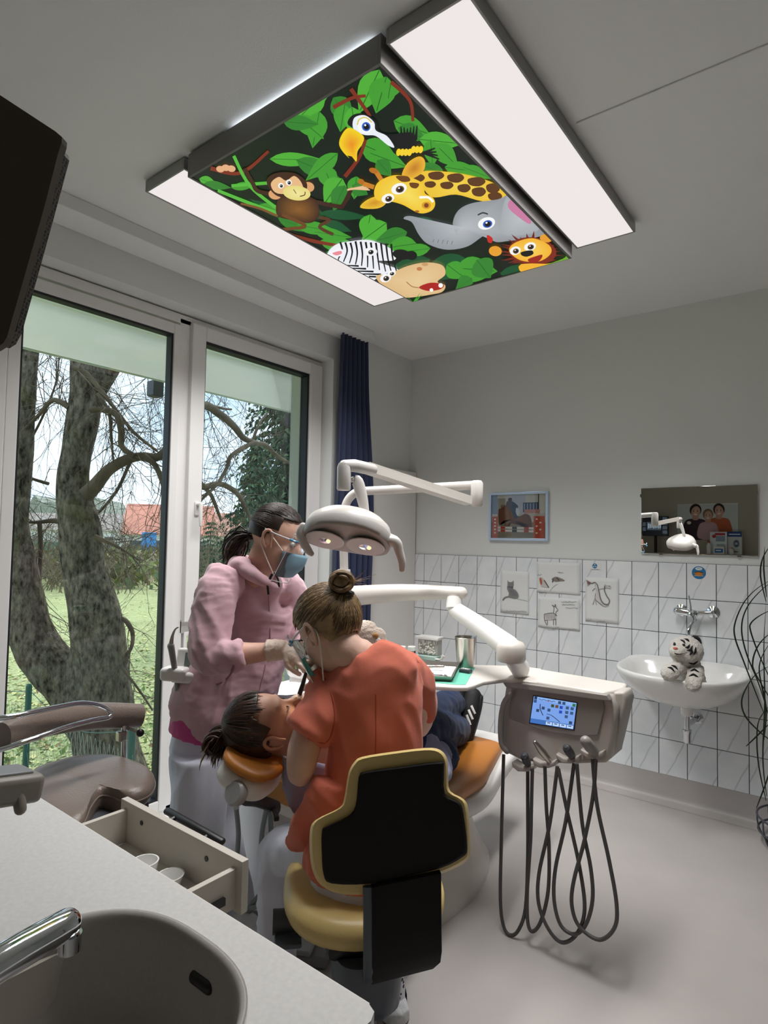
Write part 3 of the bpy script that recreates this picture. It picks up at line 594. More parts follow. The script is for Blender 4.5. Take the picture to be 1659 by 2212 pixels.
# conifers ------------------------------------------------------------
NM = [mat('needles_dark', '#2f4434', .8, spec=.2), mat('needles_mid', '#47624a', .8, spec=.2), mat('needles_light', '#6b8560', .8, spec=.2)]
def conifer(base, H, R, label, seed, layers=26, dens=34):
    r_ = random.Random(seed); t = thing('conifer', base, label, 'tree', 'conifers beyond the lawn'); base = V(base)
    MB().tube([base, base+V((0, 0, H*.95))], [H*.02, H*.004], 8).build('trunk', M['bark'], t)
    b = MB()
    for i in range(layers):
        u = i/layers; z = H*(.04+.95*u); rr = R*(1-u)**.8*r_.uniform(.85, 1.1)+.05
        for k in range(max(7, int(dens*(1-u*.7)))):
            a = r_.uniform(0, 2*PI); d = V((math.cos(a), math.sin(a), 0))
            for q in range(7):
                s = (q+r_.random())/7; c = base+V((0, 0, z-.16*rr*s*s*2))+d*rr*s
                sp = .075*H**.5*(1.15-s*.6)
                w_ = d.cross(V((0, 0, 1)))*sp*r_.uniform(-1, 1)+d*sp*r_.uniform(.3, 1)
                b.add([c, c+w_*.9+V((0, 0, -sp*r_.uniform(.1, .9))), c+w_*.5+V((0, 0, sp*r_.uniform(-.2, .5))), c+d*sp*.4], [(0, 1, 3, 2)], mi=r_.choices((0, 1, 2), (5, 4, 2))[0])
    b.build('foliage', NM, t, smooth=0, kind='stuff')
def gpt(pxx, d): p = at(pxx, 1165, d); return V((p.x, p.y, GZ))
conifer(gpt(622, 15), 9.4, 2.0, 'tall dark spruce seen beside the right edge of the window', 11, 46, 70)
conifer(gpt(552, 13), 4.3, 1.05, 'shorter blue green fir in front of the tall spruce', 12, 34, 60)
conifer(gpt(700, 14), 5.2, 1.7, 'broad dark fir mostly hidden behind the window frame', 13, 20, 30)
conifer(gpt(455, 24), 2.9, 1.3, 'small distant fir above the garden fence', 14, 16, 24)
# hedge of bare shrubs, fence, houses ---------------------------------
tw = MB()
for i in range(300):
    p = at(rnd.choice([rnd.uniform(20, 350), rnd.uniform(425, 520), rnd.uniform(20, 200)]), 1165, rnd.uniform(22, 31)); p.z = GZ
    twig(p, V((rnd.gauss(0, .25), rnd.gauss(0, .25), 1)), rnd.uniform(1.2, 2.6), .022, 2)
sh = thing('bare_shrubs', gpt(150, 27), 'row of leafless brown shrubs along the far edge of the lawn', 'shrubs')
tw.build('shrub_stems', mat('shrub_bark', '#6e6450', .9, var=.3, vscale=.6), sh, smooth=0, kind='stuff')
b = MB()
for i in range(1500):
    p = at(rnd.choice([rnd.uniform(60, 350), rnd.uniform(200, 290)]), 1165, rnd.uniform(24, 31)); p.z = GZ+rnd.uniform(0, 1.5)
    v, fc = leafq(p, rnd.uniform(.08, .2), 1.2); b.add(v, fc, mi=rnd.choices((0, 1, 2), (2, 1, 2))[0])
b.build('shrub_leaves', [mat('shrub_leaf_a', '#8b8f5c', .8), mat('shrub_leaf_b', '#5d7048', .8), mat('shrub_leaf_c', '#85765a', .8)], sh, smooth=0, kind='stuff')
M['fencewood'] = mat('weathered_wood', '#6b6458', .9, var=.25, vscale=2, stretch=(1, 1, .2))
wf = thing('garden_fence', gpt(400, 33), 'weathered wooden plank fence at the end of the lawn', 'fence')
A, B_ = gpt(250, 33), gpt(620, 33); dr = (B_-A); Ld = dr.length; dr.normalize(); ang = math.atan2(dr.y, dr.x)
pm = MB().box((0, 0, .80), (.11, .03, 1.6), .004, seg=1).mesh('plank', 30); pm.materials.append(M['fencewood'])
npl = int(Ld/.135)
for i in range(npl):
    o = bpy.data.objects.new('plank', pm); COL.objects.link(o); q = A+dr*(i*.135); o.location = q-wf.location; o.rotation_euler = (0, 0, ang); o.parent = wf; o.scale = (1, 1, 1+.05*math.sin(i*2.3))
b = MB()
for z in (.4, 1.25): b.tube([A+V((0, 0, z)), B_+V((0, 0, z))], .04, 4)
b.build('rail', M['fencewood'], wf)
b = MB(); A2, B2 = gpt(20, 34), gpt(195, 32); b.add([A2, B2, B2+V((0, 0, 1.7)), A2+V((0, 0, 1.7))], [(0, 1, 2, 3)]); n_ = (B2-A2).cross(V((0, 0, 1))).normalized()*.03
b.add([A2+n_, B2+n_, B2+n_+V((0, 0, 1.7)), A2+n_+V((0, 0, 1.7))], [(3, 2, 1, 0)]); b.add([A2, A2+n_, A2+n_+V((0, 0, 1.7)), A2+V((0, 0, 1.7))], [(0, 1, 2, 3)])
b.build('privacy_screen', mat('teal_screen', '#4c8577', .8), label='teal privacy screen behind the shrubs left of the trunk', cat='screen', smooth=0)
def house(pxx, d, wd, dp, hh, rh, rotz, wallc, roofc, label):
    c = gpt(pxx, d); t = thing('house', c, label, 'house'); T = Matrix.Translation(c) @ Matrix.Rotation(rotz, 4, 'Z')
    MB().box((0, 0, hh/2), (wd, dp, hh), M=T).build('wall', mat('house_wall', wallc, .9), t, smooth=0)
    b = MB(); e = .35
    b.add([(-wd/2-e, -dp/2-e, hh-.1), (wd/2+e, -dp/2-e, hh-.1), (wd/2+e, 0, hh+rh), (-wd/2-e, 0, hh+rh), (-wd/2-e, dp/2+e, hh-.1), (wd/2+e, dp/2+e, hh-.1)], [(0, 1, 2, 3), (3, 2, 5, 4), (0, 3, 4), (1, 5, 2)], T)
    b.build('roof', mat('roof_tiles', roofc, .85, var=.12, vscale=.8), t, smooth=0)
    for k in range(4):
        x = -wd/2+wd*(k+.5)/4
        w_ = MB().box((x, -dp/2-.02, hh*.55), (1.0, .08, 1.2), M=T).build('window', M['pvc'], t); MB().box((x, -dp/2-.07, hh*.55), (.84, .03, 1.04), M=T).build('pane', mat('dark_pane', '#46525c', .15), w_)
    return T
T = house(368, 46, 5.6, 6, 2.3, 2.2, YAW+.3, '#e8e6e2', '#c98672', 'white house with orange red tiled roof beyond the fence')
house(175, 60, 14, 8, 2.6, 1.6, YAW-.1, '#dfe2e2', '#9a8f88', 'long pale house far behind the tree trunks')
house(470, 60, 8, 8, 2.3, 2.2, YAW+.2, '#e2ddd6', '#c08a7a', 'distant house with reddish roof behind the firs')
s_ = thing('blue_sign', at(322, 1165, 38), 'bright blue upright sign board in front of the red roof', 'sign'); c = s_.location
MB().box((c.x, c.y, GZ+1.6), (.9, .12, 1.5), .03, rot=Matrix.Rotation(YAW, 4, 'Z')).build('board', mat('sign_blue', '#3f8fd8', .5), s_); MB().box((c.x, c.y, GZ+.45), (.3, .08, .9), rot=Matrix.Rotation(YAW, 4, 'Z')).build('post', M['grey'], s_)
b = MB(); pts = []
for i in range(60):
    p = at(-200+i*18, 1165, 80); hgt = 5.5+2.0*noise.noise(V((i*.21, 3, 0)))+1.2*noise.noise(V((i*.7, 9, 0)))+(1.5 if i < 22 else 0)
    pts.append((V((p.x, p.y, GZ-1)), hgt))
for i in range(59):
    (p, h), (q, h2) = pts[i], pts[i+1]; bk = fw*12; b.add([p, q, q+V((0, 0, h2)), p+V((0, 0, h)), p+bk, q+bk, q+bk+V((0, 0, h2*.9)), p+bk+V((0, 0, h*.9))], [(0, 1, 2, 3), (3, 2, 6, 7)])
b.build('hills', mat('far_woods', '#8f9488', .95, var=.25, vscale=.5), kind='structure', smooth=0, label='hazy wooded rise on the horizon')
# ------------------------------------------------------------------ curtain, heater
M['navy'] = mat('navy_cloth', '#2b3452', .85, bump=.1, bscale=220, sheen=.15)
b = MB(); rows_ = []; NZ, NY = 26, 90
for i in range(NZ+1):
    u = i/NZ; z = 2.845-u*(2.845-.03)
    y0 = 2.905-.035*smst(0, .5, u)+.03*smst(.75, 1, u); y1 = 3.155+.10*smst(.1, .5, u)+.02*math.sin(u*7)
    r_ = []
    for k in range(NY+1):
        v = k/NY; amp = .020+.018*u; ph = v*2*PI*6.2+.7*math.sin(u*3+v*5)
        r_.append(V((-2.640+amp*math.sin(ph)+.01*math.sin(ph*2+1), y0+(y1-y0)*v+.006*math.sin(ph*2), z)))
    rows_.append(r_)
vs = [p for r_ in rows_ for p in r_]; fs = [(i*(NY+1)+k, i*(NY+1)+k+1, (i+1)*(NY+1)+k+1, (i+1)*(NY+1)+k) for i in range(NZ) for k in range(NY)]
b.add(vs, fs); me = b.mesh('curtain', 180)
cu = link('curtain', me, M['navy'], label='dark navy gathered curtain hanging beside the window', cat='curtain'); sm = cu.modifiers.new('s', 'SOLIDIFY'); sm.thickness = .003
hp = thing('heating_panel', (-2.69, 3.5, .12), 'tall flat white heating panel in the corner behind the curtain', 'radiator')
MB().box2((-2.695, 3.20, .12), (-2.652, 3.812, 1.993), .006).build('panel', M['white'], hp)
b = MB()
for z in (.4, 1.7): b.box2((XW, 3.3, z-.03), (-2.694, 3.36, z+.03)); b.box2((XW, 3.68, z-.03), (-2.694, 3.74, z+.03))
b.build('wall_bracket', M['grey'], hp)
# ------------------------------------------------------------------ washbasin
SXc, SYb = -.757, YB-.012
def outline(s, cx, cy, n=44):
    pts = []
    for k in range(n):
        a = 2*PI*k/n; c, sn = math.cos(a), math.sin(a)
        x = .327*math.copysign(abs(c)**.62, c)
        y = (SYb-.16)+(.158*math.copysign(abs(sn)**.35, sn) if sn > 0 else .35*math.copysign(abs(sn)**.82, sn))
        if sn <= 0: x *= 1-.16*abs(sn)**2
        x += SXc
        pts.append((cx+(x-cx)*s, cy+(y-cy)*s))
    return pts
def ringz(s, z, cx=SXc, cy=SYb-.05, lift=0):
    return [V((p[0], p[1], z+(lift*smst(SYb-.1, SYb, p[1])))) for p in outline(s, cx, cy)]
bs = thing('washbasin', (SXc, SYb, .6), 'white ceramic washbasin mounted on the tiled wall', 'washbasin')
b = MB()
b.loft([ringz(.16, .585), ringz(.3, .592), ringz(.55, .625), ringz(.78, .675), ringz(.93, .735), ringz(.99, .775), ringz(1.0, .793, lift=.02), ringz(.992, .802, lift=.022), ringz(.965, .803, lift=.024),
        ringz(.90, .798, cy=SYb-.2, lift=.02), ringz(.84, .78, cy=SYb-.22), ringz(.78, .745, cy=SYb-.24), ringz(.64, .70, cy=SYb-.25), ringz(.4, .672, cy=SYb-.25), ringz(.12, .665, cy=SYb-.25)])
b.build('basin', M['ceramic'], bs, smooth=70)
TXp, TYp = -.735, 3.665
b = MB(); T = Matrix.Translation((TXp, TYp, 0))
b.lathe([(.03, .60), (.032, .585), (.032, .555), (.028, .55)], 24, T); b.build('waste_boss', M['ceramic'], bs)
b = MB(); b.lathe([(.016, .56), (.016, .475), (.024, .472), (.024, .455), (.021, .45), (.021, .41), (.017, .402), (.004, .40)], 24, T)
b.tube([(TXp, TYp, .50), (TXp+.012, TYp+.05, .503), (TXp+.02, SYb+.004, .505)], .014, 14); b.lathe([(.036, 0), (.034, .006), (.02, .014)], 24, Matrix.Translation((TXp+.02, SYb+.004, .505)) @ Matrix.Rotation(PI/2, 4, 'X'))
b.build('bottle_trap', M['chrome'], bs)
fa = thing('wall_tap', (-.72, 3.78, 1.1), 'chrome wall mixer tap above the washbasin', 'tap')
b = MB(); yt = 3.765; pl = ony(1472, 1318, YB-.012); pr = ony(1541, 1322, YB-.012)
for p in (pl, pr):
    b.lathe([(.034, 0), (.033, .006), (.022, .012), (.013, .016), (.013, .055)], 24, Matrix.Translation((p.x, YB-.012, p.z)) @ Matrix.Rotation(PI/2, 4, 'X'))
c0 = V((pl.x, yt, pl.z)); c1 = V((pr.x, yt, pr.z)); cm = ony(1494, 1325, yt)
b.tube([c0+V((-.012, 0, 0)), c0, cm+V((.015, 0, 0))], .021, 18, cap='round'); b.tube([cm, c1], [.013, .012], 16, cap='round'); b.build('mixer_body', M['chrome'], fa)
b = MB(); b.tube([cm+V((0, -.005, 0)), cm+V((0, -.036, .0))], [.022, .017], 20, cap='round'); b.tube([cm+V((0, -.02, .015)), ony(1491, 1304, yt-.03), ony(1488, 1287, yt-.05)], [(.008, .006), (.007, .005), (.008, .0045)], 12, cap='round', sub=3); b.build('lever', M['chrome'], fa)
b = MB(); b.tube([cm+V((0, -.01, -.005)), ony(1500, 1340, yt-.05), ony(1494, 1350, yt-.09), ony(1488, 1360, yt-.12), ony(1486, 1371, yt-.125)], [.013, .012, .0115, .0115, .012], 14, sub=4); b.build('spout', M['chrome'], fa)
# mirror, picture, drawings, stickers ------------------------------------
mi = thing('wall_mirror', (-.71, YB, 1.42), 'frameless rectangular mirror above the washbasin', 'mirror')
M['mirror'] = mat('mirror_silver', (.86, .87, .85, 1), .0, 1)
MB().box2((-1.012, YB-.014, 1.419), (-.410, YB-.008, 1.811), .0015).build('mirror_glass', M['mirror'], mi)
b = MB()
for x in (-1.013, -.413):
    b.box((x, YB-.012, 1.765), (.006, .012, .018)); 
for x in (-.9, -.5): b.box((x, YB-.012, 1.418), (.018, .012, .006))
b.build('mirror_clip', M['chrome'], mi)
pf = thing('framed_photo', (-1.81, YB, 1.48), 'silver framed photo of a rider on a jumping horse', 'picture')
x0, x1, z0, z1 = -2.028, -1.594, 1.483, 1.815; fwid = .017; b = MB()
b.box2((x0, YB-.022, z0), (x0+fwid, YB, z1), .002); b.box2((x1-fwid, YB-.022, z0), (x1, YB, z1), .002); b.box2((x0+fwid, YB-.022, z0), (x1-fwid, YB, z0+fwid), .002); b.box2((x0+fwid, YB-.022, z1-fwid), (x1-fwid, YB, z1), .002)
b.build('frame', mat('silver_frame', '#c9d8ee', .3, .4), pf)
MB().box2((x0+.01, YB-.008, z0+.01), (x1-.01, YB, z1-.01)).build('backing', M['paper'], pf)
P = Ink(lambda x, y, L: V((x0+x*(x1-x0), YB-.0085-L*.1, z1-y*(z1-z0))))
def R_(p, a, b_, c, d, col, **k): p.poly([(a, b_), (c, b_), (c, d), (a, d)], col, **k)
R_(P, .04, .05, .96, .95, '#d3d4cc'); R_(P, .04, .05, .14, .45, '#8ea0b6'); R_(P, .3, .06, .62, .5, '#c3cad8'); R_(P, .58, .22, .84, .42, '#3c5478'); R_(P, .83, .05, .845, .5, '#3a3d40')
for i in range(5): R_(P, .60+i*.05, .24, .612+i*.05, .40, '#b8c4d6')
R_(P, .6, .36, .86, .44, '#c78f86'); R_(P, .04, .45, .96, .62, '#c9c4ba'); R_(P, .04, .62, .96, .95, '#8f8670')
R_(P, .14, .12, .28, .8, '#a8a493'); R_(P, .2, .26, .3, .7, '#7d7a6c')
P.poly([(.16, .36), (.2, .33), (.26, .28), (.34, .25), (.42, .36), (.52, .5), (.62, .45), (.7, .5), (.73, .65), (.72, .82), (.66, .8), (.64, .66), (.52, .68), (.36, .64), (.33, .7), (.3, .82), (.27, .7), (.28, .58), (.22, .62), (.18, .68), (.16, .58)], '#6f4530', 4, '#8a563a')
P.poly([(.3, .2), (.36, .17), (.44, .22), (.5, .3), (.46, .38), (.5, .5), (.45, .56), (.4, .44), (.36, .36), (.3, .28)], '#3a4a66', 4); P.ell(.36, .15, .035, .04, '#2a3448'); P.poly([(.47, .32), (.52, .4), (.5, .5), (.46, .42)], '#e6e8ee', 3)
for yy in (.73, .79): P.line([(.1, yy), (.92, yy+.02)], .045, '#e4e4de', 0); [P.line([(.2+i*.2, yy+.003+i*.005), (.28+i*.2, yy+.005+i*.005)], .046, ('#c0402c', '#2a2a2c')[i % 2], 0) for i in range(4)]
for a in (.05, .76): R_(P, a, .5, a+(.1 if a < .5 else .18), .95, '#c5583a'); [P.ell(a+.05+(i % 2)*.06*(a > .5), .56+i*.07, .018, .018, '#f2e6dc') for i in range(5)]
P.build('photo_print', M['ink'], pf)
MB().box2((x0+fwid, YB-.013, z0+fwid), (x1-fwid, YB-.0115, z1-fwid)).build('glass_cover', glassy('picture_glass', (.98, .98, .98, 1), .7), pf)
YT = YB-.0125
def sheet(name, label, tl, br, draw, group='drawings taped to the tiles'):
    a = ony(*tl, YT); c = ony(*br, YT); t = thing(name, ((a.x+c.x)/2, YT, c.z), label, 'drawing', group)
    b = MB(); n = 10; vs = []; fs = []
    for j in range(n+1):
        for i in range(n+1):
            u, v = i/n, j/n; vs.append((a.x+(c.x-a.x)*u, YT-.0012-.0018*(noise.noise(V((u*3+a.x*9, v*4, 2)))+.6)*(.4+abs(u-.5)), a.z+(c.z-a.z)*v))
    for j in range(n):
        for i in range(n): fs.append((j*(n+1)+i, j*(n+1)+i+1, (j+1)*(n+1)+i+1, (j+1)*(n+1)+i))
    b.add(vs, fs); o = b.build('paper_sheet', M['paper'], t, smooth=180); s = o.modifiers.new('s', 'SOLIDIFY'); s.thickness = .0004
    I = Ink(lambda x, y, L: V((ony(x, y, YT).x, YT-.0055-L*.02, ony(x, y, YT).z)))
    draw(I); I.build('pencil_drawing', M['ink'], t)
rq = random.Random(5)
def scrib(I, x, y, wd, n, c='#7d7f82'):
    pts = [(x+wd*i/(n*2), y+rq.uniform(-1.3, 1.3)+wd*.0*i) for i in range(n*2+1)]; I.line(pts, .7, c, 3)
def catd(I):
    I.poly([(1097, 1253), (1099, 1257), (1107, 1257), (1110, 1254), (1110, 1266), (1107, 1270), (1116, 1276), (1121, 1285), (1119, 1292), (1110, 1293), (1103, 1289), (1098, 1289), (1100, 1282), (1096, 1272), (1097, 1262)], '#8c8d8e', 3, '#77787a')
    I.line([(1110, 1291), (1098, 1289), (1090, 1292), (1087, 1297)], 3, '#808183'); I.line([(1097, 1268), (1109, 1268)], 1.5, '#4a4b4d', 0); I.line([(1118, 1294), (1130, 1296), (1141, 1299)], .7, '#9a9b9c')
    for i in range(8): I.line([(1101+i*2.2, 1273+i), (1104+i*2, 1288)], .6, '#5d5e60', 0)
    scrib(I, 1086, 1321, 52, 16)
def birdd(I):
    I.poly([(1167, 1248), (1171, 1247), (1176, 1252), (1186, 1267), (1184, 1269), (1176, 1268), (1170, 1266), (1167, 1257)], '#c9c3bd', 3); I.poly([(1166, 1249), (1170, 1249), (1172, 1258), (1170, 1264), (1167, 1258)], '#b8684e', 3); I.line([(1176, 1253), (1186, 1269)], 2.5, '#6a625d', 0)
    I.poly([(1192, 1251), (1200, 1246), (1209, 1248), (1221, 1254), (1212, 1255), (1200, 1256)], '#8a8078', 3); I.line([(1196, 1251), (1194, 1258)], 2, '#4a4643', 0); I.line([(1203, 1248), (1209, 1254)], 2, '#4f423c', 0); I.line([(1205, 1261), (1195, 1268), (1188, 1278)], .8, '#a5a5a4')
    scrib(I, 1161, 1241.5, 10, 5); scrib(I, 1205, 1237, 13, 6); scrib(I, 1165, 1281, 16, 6)
def donkd(I):
    for p in ([(1176, 1328), (1178, 1326), (1195, 1324), (1204, 1330)], [(1176, 1328), (1177, 1340), (1182, 1350)], [(1183, 1340), (1183, 1350)], [(1178, 1340), (1195, 1337), (1202, 1338)], [(1196, 1338), (1196, 1350)], [(1201, 1336), (1201, 1350)], [(1196, 1324), (1197, 1312), (1193, 1307), (1199, 1310)], [(1199, 1312), (1200, 1305), (1202, 1312), (1206, 1318), (1202, 1321), (1201, 1330)]): I.line(p, 1.1, '#6f6b6b')
    I.poly([(1178, 1328), (1195, 1326), (1201, 1331), (1200, 1337), (1180, 1339)], '#c9c7c6', 2)
    for i in range(9): I.line([(1180+i*2.4, 1327), (1181+i*2.3, 1337)], .6, '#8b8888', 0)
    I.line([(1166, 1352), (1172, 1356), (1195, 1359), (1208, 1354)], .8, '#9d9d9d'); scrib(I, 1213, 1300, 33, 12); scrib(I, 1214, 1306, 28, 11); scrib(I, 1222, 1313, 27, 10); scrib(I, 1180, 1359, 66, 16)
def dragd(I):
    for k, p in enumerate(([(1270, 1258), (1280, 1260), (1285, 1258), (1291, 1264), (1294, 1276), (1298, 1294), (1305, 1304), (1314, 1305), (1317, 1297), (1311, 1287), (1306, 1275), (1307, 1266)], [(1286, 1262), (1288, 1275), (1286, 1292), (1294, 1302), (1306, 1310), (1316, 1308)], [(1286, 1292), (1281, 1306)], [(1287, 1295), (1289, 1307)], [(1292, 1275), (1300, 1272), (1310, 1270), (1320, 1272)], [(1280, 1276), (1286, 1270)])): I.line(p, (2.2, 1, 1, 1, 1, 1)[k], '#7b7678')
    for i in range(6): I.line([(1277, 1259), (1267+i*.6, 1253+i*2.6)], 1.3, '#7d5c58', 0, .3)
    I.poly([(1287, 1264), (1291, 1280), (1296, 1296), (1304, 1306), (1296, 1302), (1288, 1290)], '#d9d2d1', 3)
    for i in range(9): I.line([(1305+i*1.5, 1268-i*.5), (1307+i*1.8, 1262+i)], .6, '#9a9597', 0)
    scrib(I, 1268, 1339, 10, 4); scrib(I, 1290, 1342, 18, 6)
sheet('cat_drawing', 'pencil drawing of a sitting grey cat taped to the tiles', (1082, 1232), (1142.5, 1329), catd)
sheet('birds_drawing', 'pencil drawing of a robin and a small bird', (1160, 1213), (1254, 1286), birdd)
sheet('donkey_drawing', 'pencil drawing of a striped donkey with writing beside it', (1163, 1288), (1253, 1364), donkd)
sheet('dragon_drawing', 'crumpled pencil drawing of a long curled dragon', (1265, 1246), (1337, 1349), dragd)
t = thing('notice_sticker', ony(1285, 1232, YT), 'small white card with a blue round emblem on the tiles', 'sticker')
a = ony(1272, 1217, YT); c = ony(1299, 1232, YT); MB().box2((a.x, YT-.001, c.z), (c.x, YT+.001, a.z)).build('card', M['paper'], t)
I = Ink(lambda x, y, L: V((ony(x, y, YT).x, YT-.0015-L*.1, ony(x, y, YT).z))); I.ell(1285, 1222.5, 5.2, 5.4, '#2a6f9c'); [I.ell(1285+2.4*math.cos(q), 1222.5+2.6*math.sin(q), 1.3, 1.3, '#dfe9ee') for q in (-PI/2, PI/6, 5*PI/6)]; I.line([(1277, 1229.5), (1294, 1230.2)], .8, '#70767c', 0); I.build('emblem', M['ink'], t)
t = thing('round_sticker', ony(1509.6, 1250, YT), 'round blue sticker with an orange figure below the mirror', 'sticker')
cc = ony(1509.6, 1237, YT); b = MB(); b.lathe([(.036, 0), (.036, .001)], 32, Matrix.Translation(cc) @ Matrix.Rotation(PI/2, 4, 'X')); b.build('disc', mat('sticker_blue', '#2374ab', .4), t)
I = Ink(lambda x, y, L: V((cc.x+x*.036, cc.z*0+YT-.0015-L*.1, cc.z-y*.036))); I.ell(0, -.62, .5, .24, '#dfe6e2'); I.line([(-.28, -.64), (.28, -.62)], .12, '#9ab0a0', 0)
I.poly([(-.75, .12), (-.3, -.1), (0, -.2), (.3, -.1), (.75, .1), (.5, .25), (.7, .55), (.3, .45), (0, .6), (-.3, .48), (-.7, .58), (-.48, .28)], '#b8722c', 3, '#d08a34'); I.line([(-.6, 0), (0, -.12), (.6, 0)], .1, '#3c2412'); I.line([(-.7, .5), (.7, .5)], .06, '#d8c8a8'); I.build('figure', M['ink'], t)
# ------------------------------------------------------------------ white tiger plush in the basin
def fur(c, q): return .0035*noise.noise(c*90)+.003*noise.noise(c*40)
M['plush'] = mat('white_plush', '#e2dcd2', .95, bump=.8, bscale=260, var=.08, vscale=30, sheen=.4, spec=.1)
M['stripe'] = mat('black_plush', '#1d1b1d', .95, sheen=.3, spec=.1)
TGd = 3.08
tg = thing('plush_tiger', at(1490, 1480, TGd+.1), 'white plush tiger with black stripes leaning over the basin rim', 'plush toy')
kk = TGd/FPX
def A(x, y, dd=0): return at(x, y, TGd+dd)
b = MB(); b.ball(A(1482, 1406, .0), (35*kk, 37*kk, 32*kk)); b.ball(A(1470, 1404, -.025), (23*kk, 23*kk, 21*kk)); b.ball(A(1461, 1408, -.048), (14*kk, 14*kk, 12*kk)); b.ball(A(1470, 1413, -.04), (16*kk, 14*kk, 12*kk)); b.ball(A(1466, 1420, -.03), (14*kk, 13*kk, 8*kk))
b.tube([A(1484, 1425, .03), A(1487, 1450, .05), A(1492, 1478, .07)], [24*kk, 29*kk, 33*kk], 16, cap='round', sub=3)
b.tube([A(1474, 1440, .0), A(1457, 1446, -.06), A(1446, 1454, -.09)], [14*kk, 16*kk, 18*kk], 12, cap='round', sub=3); b.tube([A(1506, 1446, .0), A(1503, 1458, -.06), A(1497, 1478, -.09)], [14*kk, 16*kk, 17*kk], 12, cap='round', sub=3)
b.ball(A(1502, 1388, .04), (9*kk,)*3); b.ball(A(1476, 1385, .05), (9*kk,)*3)
tb = link('body', remesh(b, .005, 6, 'body', fur), M['plush'], tg)
from mathutils.bvhtree import BVHTree
def caster(me): return BVHTree.FromPolygons([v.co for v in me.vertices], [p.vertices for p in me.polygons])
tbv = caster(tb.data)
def hitT(x, y, lift=.0005):
    d = ray(x, y).normalized(); h = tbv.ray_cast(EYE, d); return (h[0]-d*lift) if h[0] is not None else None
def onT(l, r, m, nm, rr=None):
    pts = []
    for k in range(len(l)-1):
        for q in range(5):
            u = q/5; p_ = hitT(l[k][0]+(l[k+1][0]-l[k][0])*u, l[k][1]+(l[k+1][1]-l[k][1])*u)
            if p_ is not None: pts.append(p_)
    p_ = hitT(*l[-1])
    if p_ is not None: pts.append(p_)
    n_ = len(pts)
    if n_ > 2: MB().tube(pts, [max(.25, math.sin(PI*min(1, max(0, .08+.84*k/(n_-1)))))*r*kk for k in range(n_)], 8, cap='round').build(nm, m, tg, smooth=80)
for s in ([(1480, 1398), (1486, 1399), (1490, 1392)], [(1484, 1405), (1492, 1404), (1496, 1395)], [(1490, 1415), (1495, 1409), (1494, 1402)], [(1470, 1382), (1476, 1385), (1480, 1390)], [(1478, 1380), (1485, 1382), (1489, 1386)], [(1498, 1414), (1502, 1408), (1503, 1398)], [(1455, 1389), (1459, 1391)], [(1488, 1432), (1498, 1434), (1508, 1428)],
          [(1442, 1442), (1450, 1443), (1457, 1451)], [(1450, 1437), (1458, 1440), (1464, 1447)], [(1491, 1450), (1500, 1446), (1510, 1452)], [(1488, 1461), (1498, 1457), (1508, 1462)]): onT(s, 2.6, M['stripe'], 'stripe')
MB().tube([A(1494, 1380, .01), A(1502, 1378, .02), A(1509, 1385, .02), A(1512, 1396, .02)], [4*kk, 6*kk, 6*kk, 4*kk], 10, sub=3, cap='round').build('ear', M['stripe'], tg)
MB().ball(hitT(1459, 1401), (5*kk, 3*kk, 3.4*kk)).build('nose', mat('pink_nose', '#c06a5a', .6), tg)
mat('glossy_eye', '#20262a', .1)
for q in ((1477, 1393), (1457, 1392)): MB().ball(hitT(*q), (3*kk,)*3, 12).build('eye', bpy.data.materials['glossy_eye'], tg)
onT([(1456, 1410), (1462, 1413), (1473, 1413)], 1.2, M['stripe'], 'mouth')
# ------------------------------------------------------------------ potted palm at the right edge
PD = 2.95
pp = thing('ponytail_palm', (-.2, 3.55, 0), 'potted palm with long thin drooping dark green leaves', 'plant')
M['palm'] = mat('palm_leaf', '#24351f', .45, var=.2, vscale=5); pc = at(1738, 1700, PD); pc.z = 0
pp.location = pc
MB().lathe([(.075, .01), (.105, .15), (.108, .17), (.10, .17), (.07, .11)], 28, Matrix.Translation(pc)).build('pot', mat('dark_pot', '#3a3733', .4), pp)
MB().tube([pc+V((0, 0, .1)), pc+V((-.02, .0, .55)), pc+V((0, 0, 1.28))], [.05, .025, .02], 12, sub=4).build('stem', M['bark'], pp)
for z_, r_ in ((.008, .16), (.07, .195), (.14, .20)):
    MB().tube([pc+V((r_*math.cos(a), r_*math.sin(a), z_)) for a in [2*PI*i/32 for i in range(32)]], .005, 8, closed=True).build('basket_ring', M['dkmetal'], pp)
for k in range(10): a = 2*PI*k/10; d_ = V((math.cos(a), math.sin(a), 0)); MB().tube([pc+d_*.12+V((0, 0, .005)), pc+d_*.16+V((0, 0, .008)), pc+d_*.195+V((0, 0, .07)), pc+d_*.20+V((0, 0, .14))], .004, 6, sub=3).build('basket_wire', M['dkmetal'], pp)
def ribbon(pts, wd):
    pts = catmull(pts, 6); n = len(pts); vs = []; fs = []
    for i, p in enumerate(pts):
        t = (pts[min(i+1, n-1)]-pts[max(i-1, 0)]).normalized(); s = t.cross(fw).normalized()*wd*(math.sin(PI*min(1, .12+.9*(1-i/(n-1))))*.9+.1)*.5
        up = s.cross(t).normalized()*wd*.18; vs += [p-s, p+up, p+s]
        if i: k = 3*i; fs += [(k-3, k-2, k+1, k), (k-2, k-1, k+2, k+1)]
    return MB().add(vs, fs)
crown = [(1700, 1190), (1690, 1150), (1710, 1230)]
